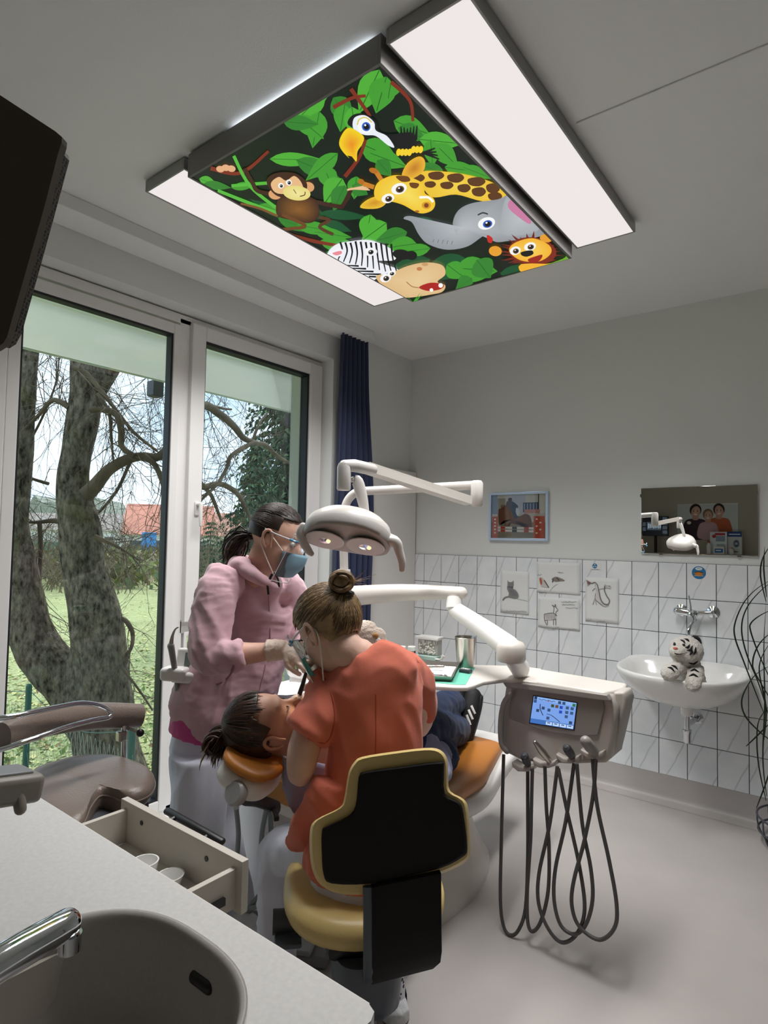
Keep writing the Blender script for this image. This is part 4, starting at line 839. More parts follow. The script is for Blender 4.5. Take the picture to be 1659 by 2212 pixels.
lv = [[(1690, 1240), (1640, 1268), (1608, 1300), (1588, 1345), (1588, 1378), (1605, 1425), (1630, 1490), (1650, 1540)], [(1690, 1245), (1650, 1270), (1615, 1310), (1602, 1355), (1612, 1410), (1640, 1480), (1665, 1560)], [(1670, 1170), (1648, 1205), (1643, 1245), (1655, 1300)], [(1690, 1310), (1650, 1325), (1623, 1345), (1622, 1365), (1640, 1415), (1665, 1470)], [(1690, 1355), (1655, 1375), (1635, 1400), (1626, 1430), (1632, 1455), (1670, 1520)],
      [(1680, 1430), (1635, 1455), (1610, 1490), (1602, 1520), (1612, 1550), (1640, 1580), (1665, 1600)], [(1665, 1520), (1640, 1555), (1635, 1600), (1640, 1660), (1655, 1730)], [(1665, 1560), (1640, 1585), (1612, 1612)], [(1670, 1640), (1655, 1690), (1634, 1746)], [(1655, 1300), (1650, 1400), (1652, 1520), (1648, 1640), (1656, 1720)], [(1652, 1180), (1650, 1230), (1656, 1290)], [(1668, 1380), (1640, 1440), (1655, 1530), (1650, 1600)]]
rp_ = random.Random(8)
for l in lv: dd = rp_.uniform(-.12, .12); ribbon([at(x, y, PD+dd) for x, y in l], .008).build('leaf', M['palm'], pp, smooth=180)
for i in range(26):
    a = rp_.uniform(-1.4, 1.4); r_ = rp_.uniform(.1, .3); h = 1.3+rp_.uniform(-.35, .1); c = pc+V((0, 0, h)); d_ = V((math.cos(a), math.sin(a), 0))
    if (c+d_*r_).y > YB-.1: d_.y = -abs(d_.y)
    ribbon([c, c+d_*r_*.5+V((0, 0, .12)), c+d_*r_+V((0, 0, -.05)), c+d_*r_*1.1+V((0, 0, -.4)), c+d_*r_*1.05+V((0, 0, -rp_.uniform(.6, .95)))], .008).build('leaf', M['palm'], pp, smooth=180)
# ------------------------------------------------------------------ worktop, drawer, inset basin
CT = .86
M['laminate'] = mat('speckled_laminate', '#c9c7c4', .42, var=.05, vscale=120, bump=.03, bscale=300, spec=.4)
M['lamedge'] = mat('laminate_edge', '#d8d4cd', .4)
BC = V((-.795, .375, 0)); BR = .213
def supe(n, sx, sy, ex=2.6, k=64): return [(sx*math.copysign(abs(math.cos(a))**(2/ex), math.cos(a)), sy*math.copysign(abs(math.sin(a))**(2/ex), math.sin(a))) for a in [2*PI*i/k for i in range(k)]]
wt = thing('worktop', (-1.3, .3, CT-.04), 'pale grey worktop with a chamfered corner in front of the camera', 'worktop')
X0c, X1c, Y0c, Y1c = -2.25, -.497, -.62, .652
hole = [(BC.x+p[0], BC.y+p[1]) for p in supe(0, BR, BR)]
def ctop():
    b = bmesh.new(); o_ = [(X0c, Y0c), (X1c, Y0c), (X1c, Y1c-.02), (X1c-.006, Y1c-.006), (X1c-.02, Y1c), (X0c, Y1c)]
    ov = [b.verts.new((p[0], p[1], CT)) for p in o_]; hv = [b.verts.new((p[0], p[1], CT)) for p in hole]
    oe = [b.edges.new((ov[i], ov[(i+1) % len(ov)])) for i in range(len(ov))]; he = [b.edges.new((hv[i], hv[(i+1) % len(hv)])) for i in range(len(hv))]
    bmesh.ops.triangle_fill(b, use_beauty=True, edges=oe+he)
    r = bmesh.ops.extrude_face_region(b, geom=list(b.faces)); bmesh.ops.translate(b, vec=(0, 0, -.036), verts=[g for g in r['geom'] if isinstance(g, bmesh.types.BMVert)])
    bmesh.ops.recalc_face_normals(b, faces=b.faces); return MB().bm(b)
ctop().build('slab', M['laminate'], wt, smooth=0)
MB().box2((X0c, Y1c, CT-.036), (X1c-.02, Y1c+.002, CT-.0005), 0).build('edge_strip', M['lamedge'], wt)
ib = thing('inset_basin', (BC.x, BC.y, .7), 'grey inset basin with overflow slot in the worktop', 'basin')
b = MB(); rings = []
for s, z in ((1.012, CT+.0015), (1.0, CT+.002), (.985, CT-.001), (.975, CT-.02), (.955, CT-.10), (.90, CT-.145), (.7, CT-.158), (.15, CT-.162)): rings.append([V((BC.x+p[0], BC.y+p[1], z)) for p in supe(0, BR*s, BR*s)])
b.loft(rings, caps=False); me = b.mesh('bowl', 60); bo = link('bowl', me, mat('grey_composite', '#a29d98', .4, var=.04, vscale=200), ib)
sm = bo.modifiers.new('s', 'SOLIDIFY'); sm.thickness = .004; sm.offset = 1
ovp = atw = None
def wallpt(px_, py_):
    r = ray(px_, py_); lo, hi = .3, 2.0
    for i in range(60):
        m_ = (lo+hi)/2; p = EYE+r*m_; q = ((abs(p.x-BC.x)/(BR*.96))**2.6+(abs(p.y-BC.y)/(BR*.96))**2.6)
        if q < 1 or p.z > CT: lo = m_
        else: hi = m_
    return EYE+r*lo
o1, o2 = wallpt(418, 2106), wallpt(458, 2136)
dv = (o2-o1); pr_ = V((dv.y, -dv.x, 0)).normalized()
MB().tube([o1+dv*.12-pr_*0, o1+dv*.88], [(.010, .010)]*2, 14, cap='round').build('overflow_slot', M['black'], ib)
MB().lathe([(.022, 0), (.024, .003), (.012, .004)], 24, Matrix.Translation((BC.x, BC.y, CT-.160))).build('drain', M['chrome'], ib)
ft = thing('basin_tap', at(-140, 2160, .62), 'large chrome swivel spout over the inset basin', 'tap'); b = MB()
p0 = at(142, 1997, .80); p1 = at(40, 2056, .74); p2 = at(-90, 2135, .68)
b.tube([p2, p1, at(110, 2016, .78), p0], [.021, .021, .0205, .0195], 24, cap='round'); b.build('spout', M['chrome'], ft)
MB().tube([p0+V((.004, .004, -.012)), p0+V((.004, .004, -.034))], [.015, .014], 20).build('aerator', M['chrome'], ft)
MB().tube([p2, p2+V((0, 0, -.06)), V((p2.x, p2.y, CT))], [.024, .026, .028], 24).build('pillar', M['chrome'], ft)
# base cabinets under the worktop
M['cab'] = mat('cabinet_laminate', '#b9b3a9', .5)
def cabinet(x0, x1, label, grp='base units under the worktop'):
    t = thing('base_cabinet', ((x0+x1)/2, 0, 0), label, 'cabinet', grp)
    MB().box2((x0, Y0c+.02, .08), (x1, .615, CT-.037)).build('carcass', M['cab'], t, smooth=0)
    return t
bsn = thing('base_cabinet', (-.75, 0, 0), 'base cabinet below the inset basin', 'cabinet', 'base units under the worktop')
b = MB(); b.box2((-1.0, .605, .08), (-.515, .62, CT-.037)); b.box2((-.53, Y0c+.02, .08), (-.515, .605, CT-.037)); b.box2((-1.0, Y0c+.02, .08), (-.985, .605, CT-.037)); b.box2((-1.0, Y0c+.02, .06), (-.515, .605, .08)); b.build('carcass', M['cab'], bsn, smooth=0)
MB().box2((-.995, .621, .1), (-.52, .639, CT-.04), .002).build('door', M['cab'], bsn)
dc = thing('drawer_cabinet', (-1.26, .3, 0), 'base cabinet with its top drawer pulled open', 'cabinet', 'base units under the worktop')
dx0, dx1 = -1.50, -1.018; b = MB()
b.box2((dx0-.002, Y0c+.02, .06), (dx0+.014, .62, CT-.037)); b.box2((dx1-.014, Y0c+.02, .06), (dx1+.002, .62, CT-.037)); b.box2((dx0, Y0c+.02, .06), (dx1, .62, .66)); b.build('carcass', M['cab'], dc, smooth=0)
MB().box2((dx0, .621, .1), (dx1, .639, .675), .002).build('lower_front', M['cab'], dc)
yF = .868; dtop, dbot = .797, .69
M['drw'] = mat('drawer_laminate', '#bfb9ae', .5); M['drwedge'] = mat('drawer_edge_band', '#d6d0c6', .45)
dr_ = MB().box2((dx0, yF-.018, .689), (dx1, yF, dtop), .0015).build('drawer_front', M['drw'], dc)
for xs in (dx0+.018, dx1-.032): MB().box2((xs, .30, .697), (xs+.014, yF-.018, .778), .001).build('drawer_side', M['drw'], dc)
MB().box2((dx0+.032, .30, .692), (dx1-.032, yF-.018, .697)).build('drawer_bottom', mat('drawer_bottom_board', '#cbc6bd', .5), dc)
MB().box2((dx1-.0178, .56, .72), (dx1-.010, yF-.05, .735)).build('drawer_runner', M['black'], dc)
for px_, py_ in ((512, 1763), (629, 1838)): pass
for xx in (dx0+.10, dx1-.12): MB().lathe([(.006, 0), (.006, .0015)], 14, Matrix.Translation((xx, yF-.0185, .765)) @ Matrix.Rotation(PI/2, 4, 'X')).build('dowel_hole', M['black'], dr_)
cabinet(-2.25, -1.505, 'base cabinet at the far end of the worktop')
def cup(x, y, r, h, label):
    t = thing('mixing_cup', (x, y, .69), label, 'cup', 'small white cups in the open drawer'); b = MB()
    b.lathe([(r*.75, 0), (r*.85, h*.5), (r, h), (r-.003, h), (r*.8, h*.5), (r*.7, .004), (.002, .004)], 28, Matrix.Translation((x, y, .6972))); b.build('shell', M['ceramic'], t)
q_ = onz(313, 1866, .738); cup(q_.x, q_.y, .030, .048, 'taller white cup in the open drawer'); q_ = onz(368, 1896, .716); cup(q_.x, q_.y, .030, .026, 'shallow white cup in the open drawer')
tz = thing('tweezers', (-1.10, .80, .69), 'steel tweezers lying in the open drawer', 'tweezers')
for s in (-1, 1): MB().tube([onz(424+s*1.5, 1896, .697), onz(435+s*3, 1876, .72), onz(447+s*2, 1854, .742)], [(.002, .001), (.005, .001), (.004, .001)], 8, sub=4).build('arm', M['steel'], tz)
sb = thing('sachet', (-1.17, .77, .69), 'clear plastic sachet lying in the open drawer', 'sachet')
b = MB(); n = 8; vs = [(-1.20+.10*i/n, .735+.07*j/n, .694+.010*abs(noise.noise(V((i*.6, j*.6, 4))))+.004*math.sin(PI*i/n)*math.sin(PI*j/n)) for j in range(n+1) for i in range(n+1)]
b.add(vs, [(j*(n+1)+i, j*(n+1)+i+1, (j+1)*(n+1)+i+1, (j+1)*(n+1)+i) for j in range(n) for i in range(n)]).build('film', M['clear'], sb, smooth=180)
a_, c_ = ony(362, 1752, yF+.04), ony(478, 1818, yF+.04); b = MB(); b.tube([a_, c_], [(.011, .008)]*2, 12, cap='round')
for q in (a_.lerp(c_, .2), a_.lerp(c_, .8)): b.tube([q, V((q.x, yF-.002, q.z-.006))], .006, 8)
b.build('handle', M['black'], dr_)
# device arm and dark box at the left edge
da = thing('tablet_arm', at(0, 1740, 1.0), 'grey plastic device end over the worktop at the left edge', 'device'); b = MB()
q0, q1 = at(-90, 1712, .93), at(70, 1690, 1.02); b.tube([q0, q1], [(.05, .022), (.045, .020)], 20, side=(q1-q0).cross(V((0, 0, 1))), cap='flat')
M['taupe'] = mat('taupe_plastic', '#8d867c', .4, spec=.5)
ax = (q1-q0).normalized(); sd = ax.cross(V((0, 0, 1))).normalized(); upv = sd.cross(ax)
Mx = Matrix(((ax.x, sd.x, upv.x, 0), (ax.y, sd.y, upv.y, 0), (ax.z, sd.z, upv.z, 0), (0, 0, 0, 1)))
b = MB(); b.box((q0+q1)/2, ((q1-q0).length, .085, .045), .010, rot=Mx, seg=3); b.build('shell', M['taupe'], da)
MB().box((q0+q1)/2+upv*.0235-ax*.01, ((q1-q0).length*.9, .055, .006), .003, rot=Mx).build('top_groove', M['grey'], da)
pg = at(36, 1722, .97); MB().tube([pg+upv*.01, at(44, 1748, .965)], [.010, .009], 16, cap='round').build('peg', M['taupe'], da)
MB().tube([q0+ax*.02, V(((q0+ax*.02).x, (q0+ax*.02).y, CT))], [.016, .03], 14).build('stand', M['taupe'], da)
mo = thing('wall_monitor', at(-80, 740, .5), 'dark back of a monitor with perforated edge at the left', 'monitor')
def plate(pl, d, th):
    b = MB(); f = [at(x, y, d) for x, y in pl]; k = [p+fw*th for p in f]; n = len(f)
    b.add(f+k, [tuple(range(n))[::-1], tuple(range(n, 2*n))]+[(i, (i+1) % n, n+(i+1) % n, n+i) for i in range(n)], fl=[True]*(n+2)); return b
plate([(-260, 40), (-5, 202), (120, 284), (134, 296), (133, 308), (126, 330), (95, 450), (15, 728), (6, 742), (-10, 752), (-260, 860)], .50, .008).build('back_plate', mat('brown_black_plastic', '#5d5349', .6), mo, smooth=0)
b = MB(); b.tube([at(-170, 420, .515), at(-230, 300, .53)], .018, 12); p_ = at(-230, 300, .53); b.tube([p_, V((p_.x, p_.y, ZC))], .02, 14); b.build('ceiling_arm', M['dkmetal'], mo)
def perfo():
    m = bpy.data.materials.new('perforated_metal'); m.use_nodes = True; t = m.node_tree; b = t.nodes['Principled BSDF']; b.inputs['Roughness'].default_value = .5; b.inputs['Metallic'].default_value = .3
    tc = t.nodes.new('ShaderNodeTexCoord'); vo = t.nodes.new('ShaderNodeTexVoronoi'); vo.inputs['Scale'].default_value = 330; vo.inputs['Randomness'].default_value = .1
    r = t.nodes.new('ShaderNodeValToRGB'); e = r.color_ramp.elements; e[0].position = .40; e[0].color = (.004, .004, .004, 1); e[1].position = .48; e[1].color = hx('#5a554f')
    t.links.new(tc.outputs['Object'], vo.inputs['Vector']); t.links.new(vo.outputs['Distance'], r.inputs['Fac']); t.links.new(r.outputs[0], b.inputs['Base Color']); return m
plate([(90, 330), (132, 322), (138, 326), (139, 336), (100, 480), (35, 714), (22, 738), (8, 747), (-20, 740)], .512, .008).build('perforated_edge', perfo(), mo, smooth=0)
# ------------------------------------------------------------------ assistant stool by the window
st = thing('saddle_stool', (-2.03, 1.05, 0), 'brown leather stool with curved arm rest beside the window', 'stool')
M['brown'] = mat('brown_leather', '#75685f', .36, bump=.15, bscale=160, var=.06, vscale=9, spec=.5)
sz = .66; SC_ = [atz for atz in ()]
so_ = [onz(x, y, sz) for x, y in ((62, 1690), (110, 1668), (180, 1648), (250, 1640), (300, 1655), (333, 1685), (325, 1718), (280, 1735), (240, 1722), (215, 1722), (196, 1745), (175, 1785), (120, 1790), (70, 1745))]
cen = sum(so_, V())/len(so_); b = MB(); loop = catmull(so_, 5, True)
rings = []
for s, z in ((.80, -.035), (.93, -.03), (.985, -.012), (1.0, .003), (.985, .018), (.93, .030), (.80, .036), (.5, .028), (.15, .024)): rings.append([cen+(p-cen)*s+V((0, 0, z+.012*math.sin((p.x+p.y)*9)*s)) for p in loop])
b.loft(rings); b.build('seat', M['brown'], st, smooth=80)
b = MB(); b.tube([cen+(p-cen)*1.0+V((0, 0, .002)) for p in loop], .003, 6, closed=True); b.build('piping', M['brown'], st)
MB().box(cen+V((0, 0, -.055)), (.24, .24, .03), .01).build('seat_plate', M['dgrey'], st)
MB().tube([(cen.x, cen.y, .06), (cen.x, cen.y, .6)], [.026, .022], 16).build('gas_column', M['chrome'], st)
for k in range(5):
    a = 2*PI*k/5+.3; e_ = V((cen.x+.27*math.cos(a), cen.y+.27*math.sin(a), .075)); lg = MB().tube([(cen.x, cen.y, .10), e_], [(.025, .018), (.016, .012)], 10, cap='round').build('leg', M['dgrey'], st)
    MB().tube([e_+V((-.012, 0, -.04)), e_+V((.012, 0, -.04))], .032, 16).tube([e_, e_+V((0, 0, -.04))], .008, 8).build('caster', M['black'], lg)
rodp = onz(268, 1640, sz); top = at(268, 1565, (rodp-EYE).dot(fw)); b = MB(); b.tube([rodp+V((0, 0, -.05)), rodp, top], .010, 14); b.build('post', M['chrome'], st)
dp = (rodp-EYE).dot(fw)
b = MB(); b.box(at(262, 1590, dp-.01), (.03, .03, .035), .005); b.tube([at(275, 1572, dp), at(300, 1582, dp-.03)], .006, 10); b.build('clamp', M['steel'], st); MB().ball(at(303, 1583, dp-.035), .014).build('clamp_knob', M['black'], st)
pd = [at(2, 1592, 1.72), at(60, 1568, 1.84), at(140, 1552, 2.0), at(220, 1546, 2.15), at(302, 1546, 2.27)]
b = MB(); b.tube(pd, [(.030, .040), (.036, .046), (.036, .047), (.036, .046), (.034, .043)], 22, sub=6, side=V((0, 0, 1)).cross(fw)); b.build('arm_pad', M['brown'], st, smooth=50)
lp = [(-40, 1556, 1.66), (40, 1545, 1.72), (120, 1528, 1.85), (175, 1519, 1.95), (215, 1524, 2.02), (238, 1538, 2.05), (235, 1549, 2.04), (200, 1556, 1.98), (140, 1572, 1.86), (60, 1600, 1.74), (-40, 1632, 1.66)]
MB().tube([at(*p) for p in lp], .008, 12, sub=6).build('steel_loop', M['chrome'], st)
# ------------------------------------------------------------------ dental chair
M['orange'] = mat('orange_leather', '#b8742c', .42, bump=.05, bscale=200, spec=.5); M['tan'] = mat('tan_leather', '#a9743a', .45, spec=.4)
ch = thing('dental_chair', (-1.47, 2.2, 0), 'reclined dental chair with orange padding and white shell', 'dental chair')
def slab(path, half, thick, n=8):
    """cushion lofted along a path in the y-z plane; half widths along x"""
    pts = catmull([V(p) for p in path], n); hw = catmull([V((h, t, 0)) for h, t in zip(half, thick)], n); rings = []
    for i, p in enumerate(pts):
        t = (pts[min(i+1, len(pts)-1)]-pts[max(i-1, 0)]).normalized(); u = V((1, 0, 0)); v = t.cross(u).normalized(); h, th = hw[i].x, hw[i].y
        rings.append([p+u*x+v*y for x, y in [(h*math.copysign(abs(math.cos(a))**.35, math.cos(a)), th*math.copysign(abs(math.sin(a))**.55, math.sin(a))) for a in [2*PI*k/28 for k in range(28)]]])
    return MB().loft(rings)
slab([(-1.43, 1.36, .665), (-1.45, 1.62, .60), (-1.46, 1.9, .525), (-1.47, 2.1, .485)], [.15, .24, .26, .25], [.03, .035, .04, .045]).build('backrest_pad', M['tan'], ch, smooth=60)
slab([(-1.43, 1.37, .62), (-1.45, 1.62, .55), (-1.46, 1.9, .47), (-1.47, 2.12, .425)], [.12, .20, .21, .2], [.025, .03, .035, .04]).build('back_shell', M['white'], ch, smooth=60)
slab([(-1.49, 2.06, .47), (-1.50, 2.35, .45), (-1.51, 2.48, .455), (-1.52, 2.60, .46), (-1.53, 2.74, .455)], [.24, .23, .21, .19, .16], [.05, .05, .048, .045, .04]).build('seat_pad', M['orange'], ch, smooth=60)
slab([(-1.47, 2.06, .39), (-1.47, 2.35, .37), (-1.49, 2.6, .40), (-1.5, 2.95, .43)], [.20, .22, .2, .16], [.05, .05, .05, .03]).build('seat_shell', M['white'], ch, smooth=60)
b = MB()
for cx_, s in ((-1.50, 1),):
    b.loft([[V((cx_+rx*math.cos(a), cy_+ry*math.sin(a), z)) for a in [2*PI*k/36 for k in range(36)]] for rx, ry, cy_, z in ((.24, .48, 2.20, 0), (.24, .48, 2.20, .03), (.225, .44, 2.20, .07), (.20, .36, 2.22, .16), (.18, .28, 2.24, .26), (.16, .22, 2.24, .36))])
b.build('base', M['offwhite'], ch, smooth=60)
# headrest: white shell, orange pad, knob
hc = at(548, 1652, 1.76); hu = (at(605, 1690, 1.74)-at(490, 1625, 1.78)).normalized(); hn = hu.cross(V((0, 0, 1)).cross(hu)).normalized()
hs_ = hu.cross(V((0, 0, 1))).normalized(); hn = hs_.cross(hu).normalized()
Mh = Matrix(((hu.x, hs_.x, hn.x, 0), (hu.y, hs_.y, hn.y, 0), (hu.z, hs_.z, hn.z, 0), (0, 0, 0, 1)))
def hrpt(c, sx, sy, szz): b = MB(); b.ball(c, 1, 28, M=None); return b
b = MB(); T = Matrix.Translation(hc) @ Mh
def pillow(T, sx, sy, z0, z1, ex=2.8, curve=0.0):
    b = MB(); rr = []
    for s, u in ((.70, 0), (.9, .06), (1.0, .28), (1.0, .6), (.93, .85), (.75, .97), (.4, 1.02), (.1, 1.02)): rr.append([T @ V((p[0]*s, p[1]*s, z0+(z1-z0)*u+curve*((p[0]*s/sx)**2))) for p in supe(0, sx, sy, ex, 36)])
    return b.loft(rr)
pillow(T, .084, .100, -.060, .002, curve=.006).build('headrest_shell', M['white'], ch, smooth=70)
pillow(T, .086, .103, .000, .034, curve=.008).build('headrest_pad', M['orange'], ch, smooth=70)
kn = at(504, 1712, 1.655); kd = (EYE-kn).normalized()*.5+V((-.3, -.4, .1)); kd.normalize()
b = MB(); b.tube([kn-kd*.022, kn-kd*.004, kn+kd*.004], [.033, .034, .028], 28); b.build('headrest_knob', mat('knob_grey', '#a9aaac', .4), ch)
b = MB(); b.tube([at(520, 1660, 1.74), at(516, 1690, 1.72), at(522, 1722, 1.72), at(555, 1728, 1.78), at(600, 1745, 1.84)], [(.012, .02)]*5, 10, sub=3); b.build('headrest_bracket', M['dgrey'], ch)
MB().box(at(592, 1752, 1.80), (.11, .016, .014), .003, rot=Matrix.Rotation(-.6, 4, 'Z')).build('slot_trim', M['black'], ch)
# ------------------------------------------------------------------ treatment unit: column, bowl, arms, tray, console
un = thing('dental_unit', (-1.95, 2.0, 0), 'white dental unit with pole, jointed arm, tray and control console', 'dental unit')
M['cream'] = mat('cream_enamel', '#cfc9c1', .35, spec=.45); M['unitgrey'] = mat('unit_grey', '#918c86', .38)
b = MB(); b.loft([[V((-1.97+p[0]*s, 1.95+p[1]*s, z)) for p in supe(0, .16, .27, 4, 40)] for s, z in ((.95, .0), (1, .03), (1, .5), (.97, .78), (.9, .805))]); b.build('column', M['white'], un, smooth=50)
pb = at(742, 1290, 2.85); b = MB(); b.tube([V((pb.x, pb.y, .79)), V((pb.x, pb.y, 1.33))], .030, 20); b.build('pole', M['white'], un)
bw = at(615, 1500, 2.48); T = Matrix.Translation(bw+V((0, 0, -.035))); b = MB(); b.lathe([(.03, -.03), (.05, -.025), (.085, .01), (.108, .055), (.112, .06), (.107, .06), (.08, .02), (.04, 0), (.01, -.002)], 36, T); b.build('spittoon_bowl', M['ceramic'], un, smooth=60)
MB().tube([bw+V((0, 0, -.05)), V((bw.x-.04, bw.y+.04, .7))], [.03, .05], 16).build('bowl_neck', M['white'], un)
a0, a1, a2 = at(755, 1288, 2.85), at(870, 1280, 2.72), at(996, 1281, 2.60)
MB().tube([a0, a1, a2], [(.045, .048), (.042, .038), (.035, .027)], 20, sub=5, side=V((0, 0, 1)).cross(a2-a0), cap='round').build('upper_arm', M['cream'], un, smooth=60)
jp = at(985, 1300, 2.6); MB().tube([at(982, 1292, 2.6), at(980, 1316, 2.58)], .034, 24).build('arm_joint', M['white'], un)
e0, e1, e2 = at(985, 1318, 2.58), at(1050, 1362, 2.42), at(1098, 1398, 2.28)
MB().tube([e0, e1, e2], [(.035, .034), (.038, .040), (.044, .045)], 22, sub=5, side=V((0, 0, 1)).cross(e2-e0), cap='round').build('lower_arm', M['white'], un, smooth=60)
kb = at(1104, 1405, 2.26); b = MB(); b.lathe([(.050, -.04), (.054, -.03), (.054, .012), (.045, .03), (.02, .04)], 28, Matrix.Translation(kb)); b.build('elbow_cap', M['cream'], un, smooth=50)
MB().tube([kb+V((0, 0, -.02)), at(1125, 1446, 2.36)], [(.030, .036), (.034, .042)], 16, cap='flat').build('arm_foot', M['white'], un)
TZ = .95; yf = (onz(1088, 1465, TZ).y+onz(1312, 1495, TZ).y)/2
tp = [onz(*p, TZ) for p in ((752, 1458), (895, 1479), (985, 1484), (1010, 1484), (1024, 1480), (1045, 1472), (1092, 1466), (1165, 1474), (1170, 1444), (1120, 1438), (1030, 1436), (788, 1424))]
b = MB(); b.prism([(p.x, p.y) for p in tp], TZ-.016, TZ, bev=.005); b.build('tray_top', M['cream'], un, smooth=40)
cl, cr = onz(1088, 1465, TZ), onz(1312, 1495, TZ)
b = MB(); b.prism([(cl.x, yf), (cr.x, yf), (cr.x+.035, yf+.12), (cr.x+.02, yf+.20), (cl.x-.005, yf+.22)], TZ-.03, TZ+.004, bev=.010); b.build('console_lid', M['cream'], un, smooth=50)
fo = [ony(x, y, yf) for x, y in ((1092, 1470), (1200, 1484), (1314, 1500), (1330, 1530), (1327, 1580), (1318, 1640), (1306, 1650), (1240, 1652), (1160, 1650), (1120, 1642), (1080, 1622), (1073, 1600), (1082, 1540))]
T = Matrix(((1, 0, 0, 0), (0, 0, 1, 0), (0, 1, 0, 0), (0, 0, 0, 1)))
b = MB(); b.prism([(p.x, p.z) for p in fo], yf+.004, yf+.15, M=T, bev=.014); M['console'] = mat('console_shaded_beige', '#b9b2aa', .33)  # beige darker than the lid: shade on the front put into the colour
co = b.build('console_body', M['console'], un, smooth=50)
def face(l, y0, y1, name, m, par, bev=.003): return MB().prism([(p.x, p.z) for p in [ony(x, yy, yf) for x, yy in l]], y0, y1, M=T, bev=bev).build(name, m, par, smooth=50)
face([(1088, 1468), (1315, 1499), (1322, 1512), (1300, 1510), (1098, 1482)], yf-.022, yf+.01, 'console_visor', M['unitgrey'], un)
face([(1106, 1482), (1302, 1508), (1306, 1530), (1292, 1588), (1250, 1590), (1190, 1582), (1150, 1570), (1100, 1552)], yf-.004, yf+.01, 'screen_panel', M['unitgrey'], un)
scq = [ony(x, yy, yf) for x, yy in ((1155, 1503), (1247, 1518), (1240, 1575), (1146.5, 1560))]
face([(1153, 1501), (1249, 1517), (1242, 1577), (1144, 1562)], yf-.006, yf, 'screen_bezel', M['black'], un, 0)
def scf(u, v, L): p = scq[0]*(1-u)*(1-v)+scq[1]*u*(1-v)+scq[2]*u*v+scq[3]*(1-u)*v; return V((p.x, yf-.0068-L*.05, p.z))
I = Ink(scf); R_(I, 0, 0, 1, 1, '#7ba6ee'); R_(I, 0, .83, 1, 1, '#3f73c0'); R_(I, .0, .0, 1, .12, '#8fb8f4')
for k in range(4): R_(I, .37+k*.16, .86, .51+k*.16, .98, '#c4dcfa'); R_(I, .40+k*.16, .88, .47+k*.16, .92, '#3a5f9c')
I.line([(.18, .25), (.19, .42), (.24, .56), (.28, .66)], .022, '#3a2f52'); I.line([(.36, .58), (.46, .60), (.54, .66), (.68, .80)], .022, '#33305a')
for u, v, c in ((.05, .05, '#23395f'), (.05, .17, '#35507c'), (.14, .5, '#2b4566'), (.26, .38, '#2b4566'), (.40, .42, '#35507c'), (.40, .72, '#35507c'), (.47, .24, '#3b4a2c'), (.57, .24, '#6b4a2c'), (.67, .25, '#1f4bc0'), (.67, .42, '#1f4bc0'), (.81, .23, '#3c5680'), (.92, .23, '#3c5680'), (.81, .40, '#3c5680'), (.92, .40, '#3c5680'), (.81, .56, '#3c5680'), (.92, .76, '#2b4566'), (.62, .08, '#33507c'), (.72, .08, '#33507c'), (.95, .09, '#2f7a4a')): R_(I, u-.035, v-.05, u+.035, v+.06, c)
scrib_ = [(.12+.04*i, .08+.015*((i*7) % 3-1)) for i in range(11)]; I.line(scrib_, .025, '#4a6aa8'); I.ell(.36, .1, .015, .025, '#b04a5a')
I.build('screen_image', M['screen'], un)
for k, (x, y) in enumerate(((1135, 1640), (1180, 1632), (1230, 1622), (1283, 1612))):
    face([(x-26, y+2), (x-8, y+12), (x+8, y+14), (x+26, y+6), (x+22, y+20), (x+8, y+25), (x-12, y+24), (x-24, y+14)], yf-.020, yf+.03, 'holder_lobe', M['console'], un, .006)
for l in ([(1098, 1510), (1078, 1545), (1074, 1600), (1088, 1622), (1094, 1600), (1095, 1550)],): MB().tube([ony(x, y, yf-.03) for x, y in ((1102, 1500), (1088, 1520), (1082, 1560), (1083, 1605), (1095, 1622))], [.010, .010, .011, .010, .012], 12, sub=4, cap='round').build('side_grip', M['unitgrey'], un)
face([(1316, 1500), (1340, 1500), (1346, 1520), (1330, 1590), (1318, 1640), (1322, 1560)], yf+.04, yf+.14, 'side_cheek', M['console'], un, .008)
HP = [((1140, 1650), (1133, 1634), .016, M['dgrey']), ((1187, 1644), (1156, 1604), .014, M['steel']), ((1236, 1634), (1225, 1617), .016, M['dgrey']), ((1285, 1626), (1265, 1601), .020, M['unitgrey'])]
for (p, q, r_, m_) in HP:
    a_ = ony(*p, yf-.012); c_ = ony(*q, yf-.06); h_ = MB().tube([a_, a_*.5+c_*.5, c_], [r_*.8, r_, r_*(.55 if m_ is M['steel'] else .95)], 16, cap='round').build('handpiece', m_, un)
    if m_ is not M['steel']: b = MB(); dd = (c_-a_).normalized(); b.tube([c_+dd*.004, c_+dd*.010], [r_*.9, r_*.75], 16); b.tube([c_+dd*.011, c_+dd*.015], r_*.35, 10); b.build('coupling', M['black'], h_)
M['hose'] = mat('grey_hose', '#4a4847', .5)
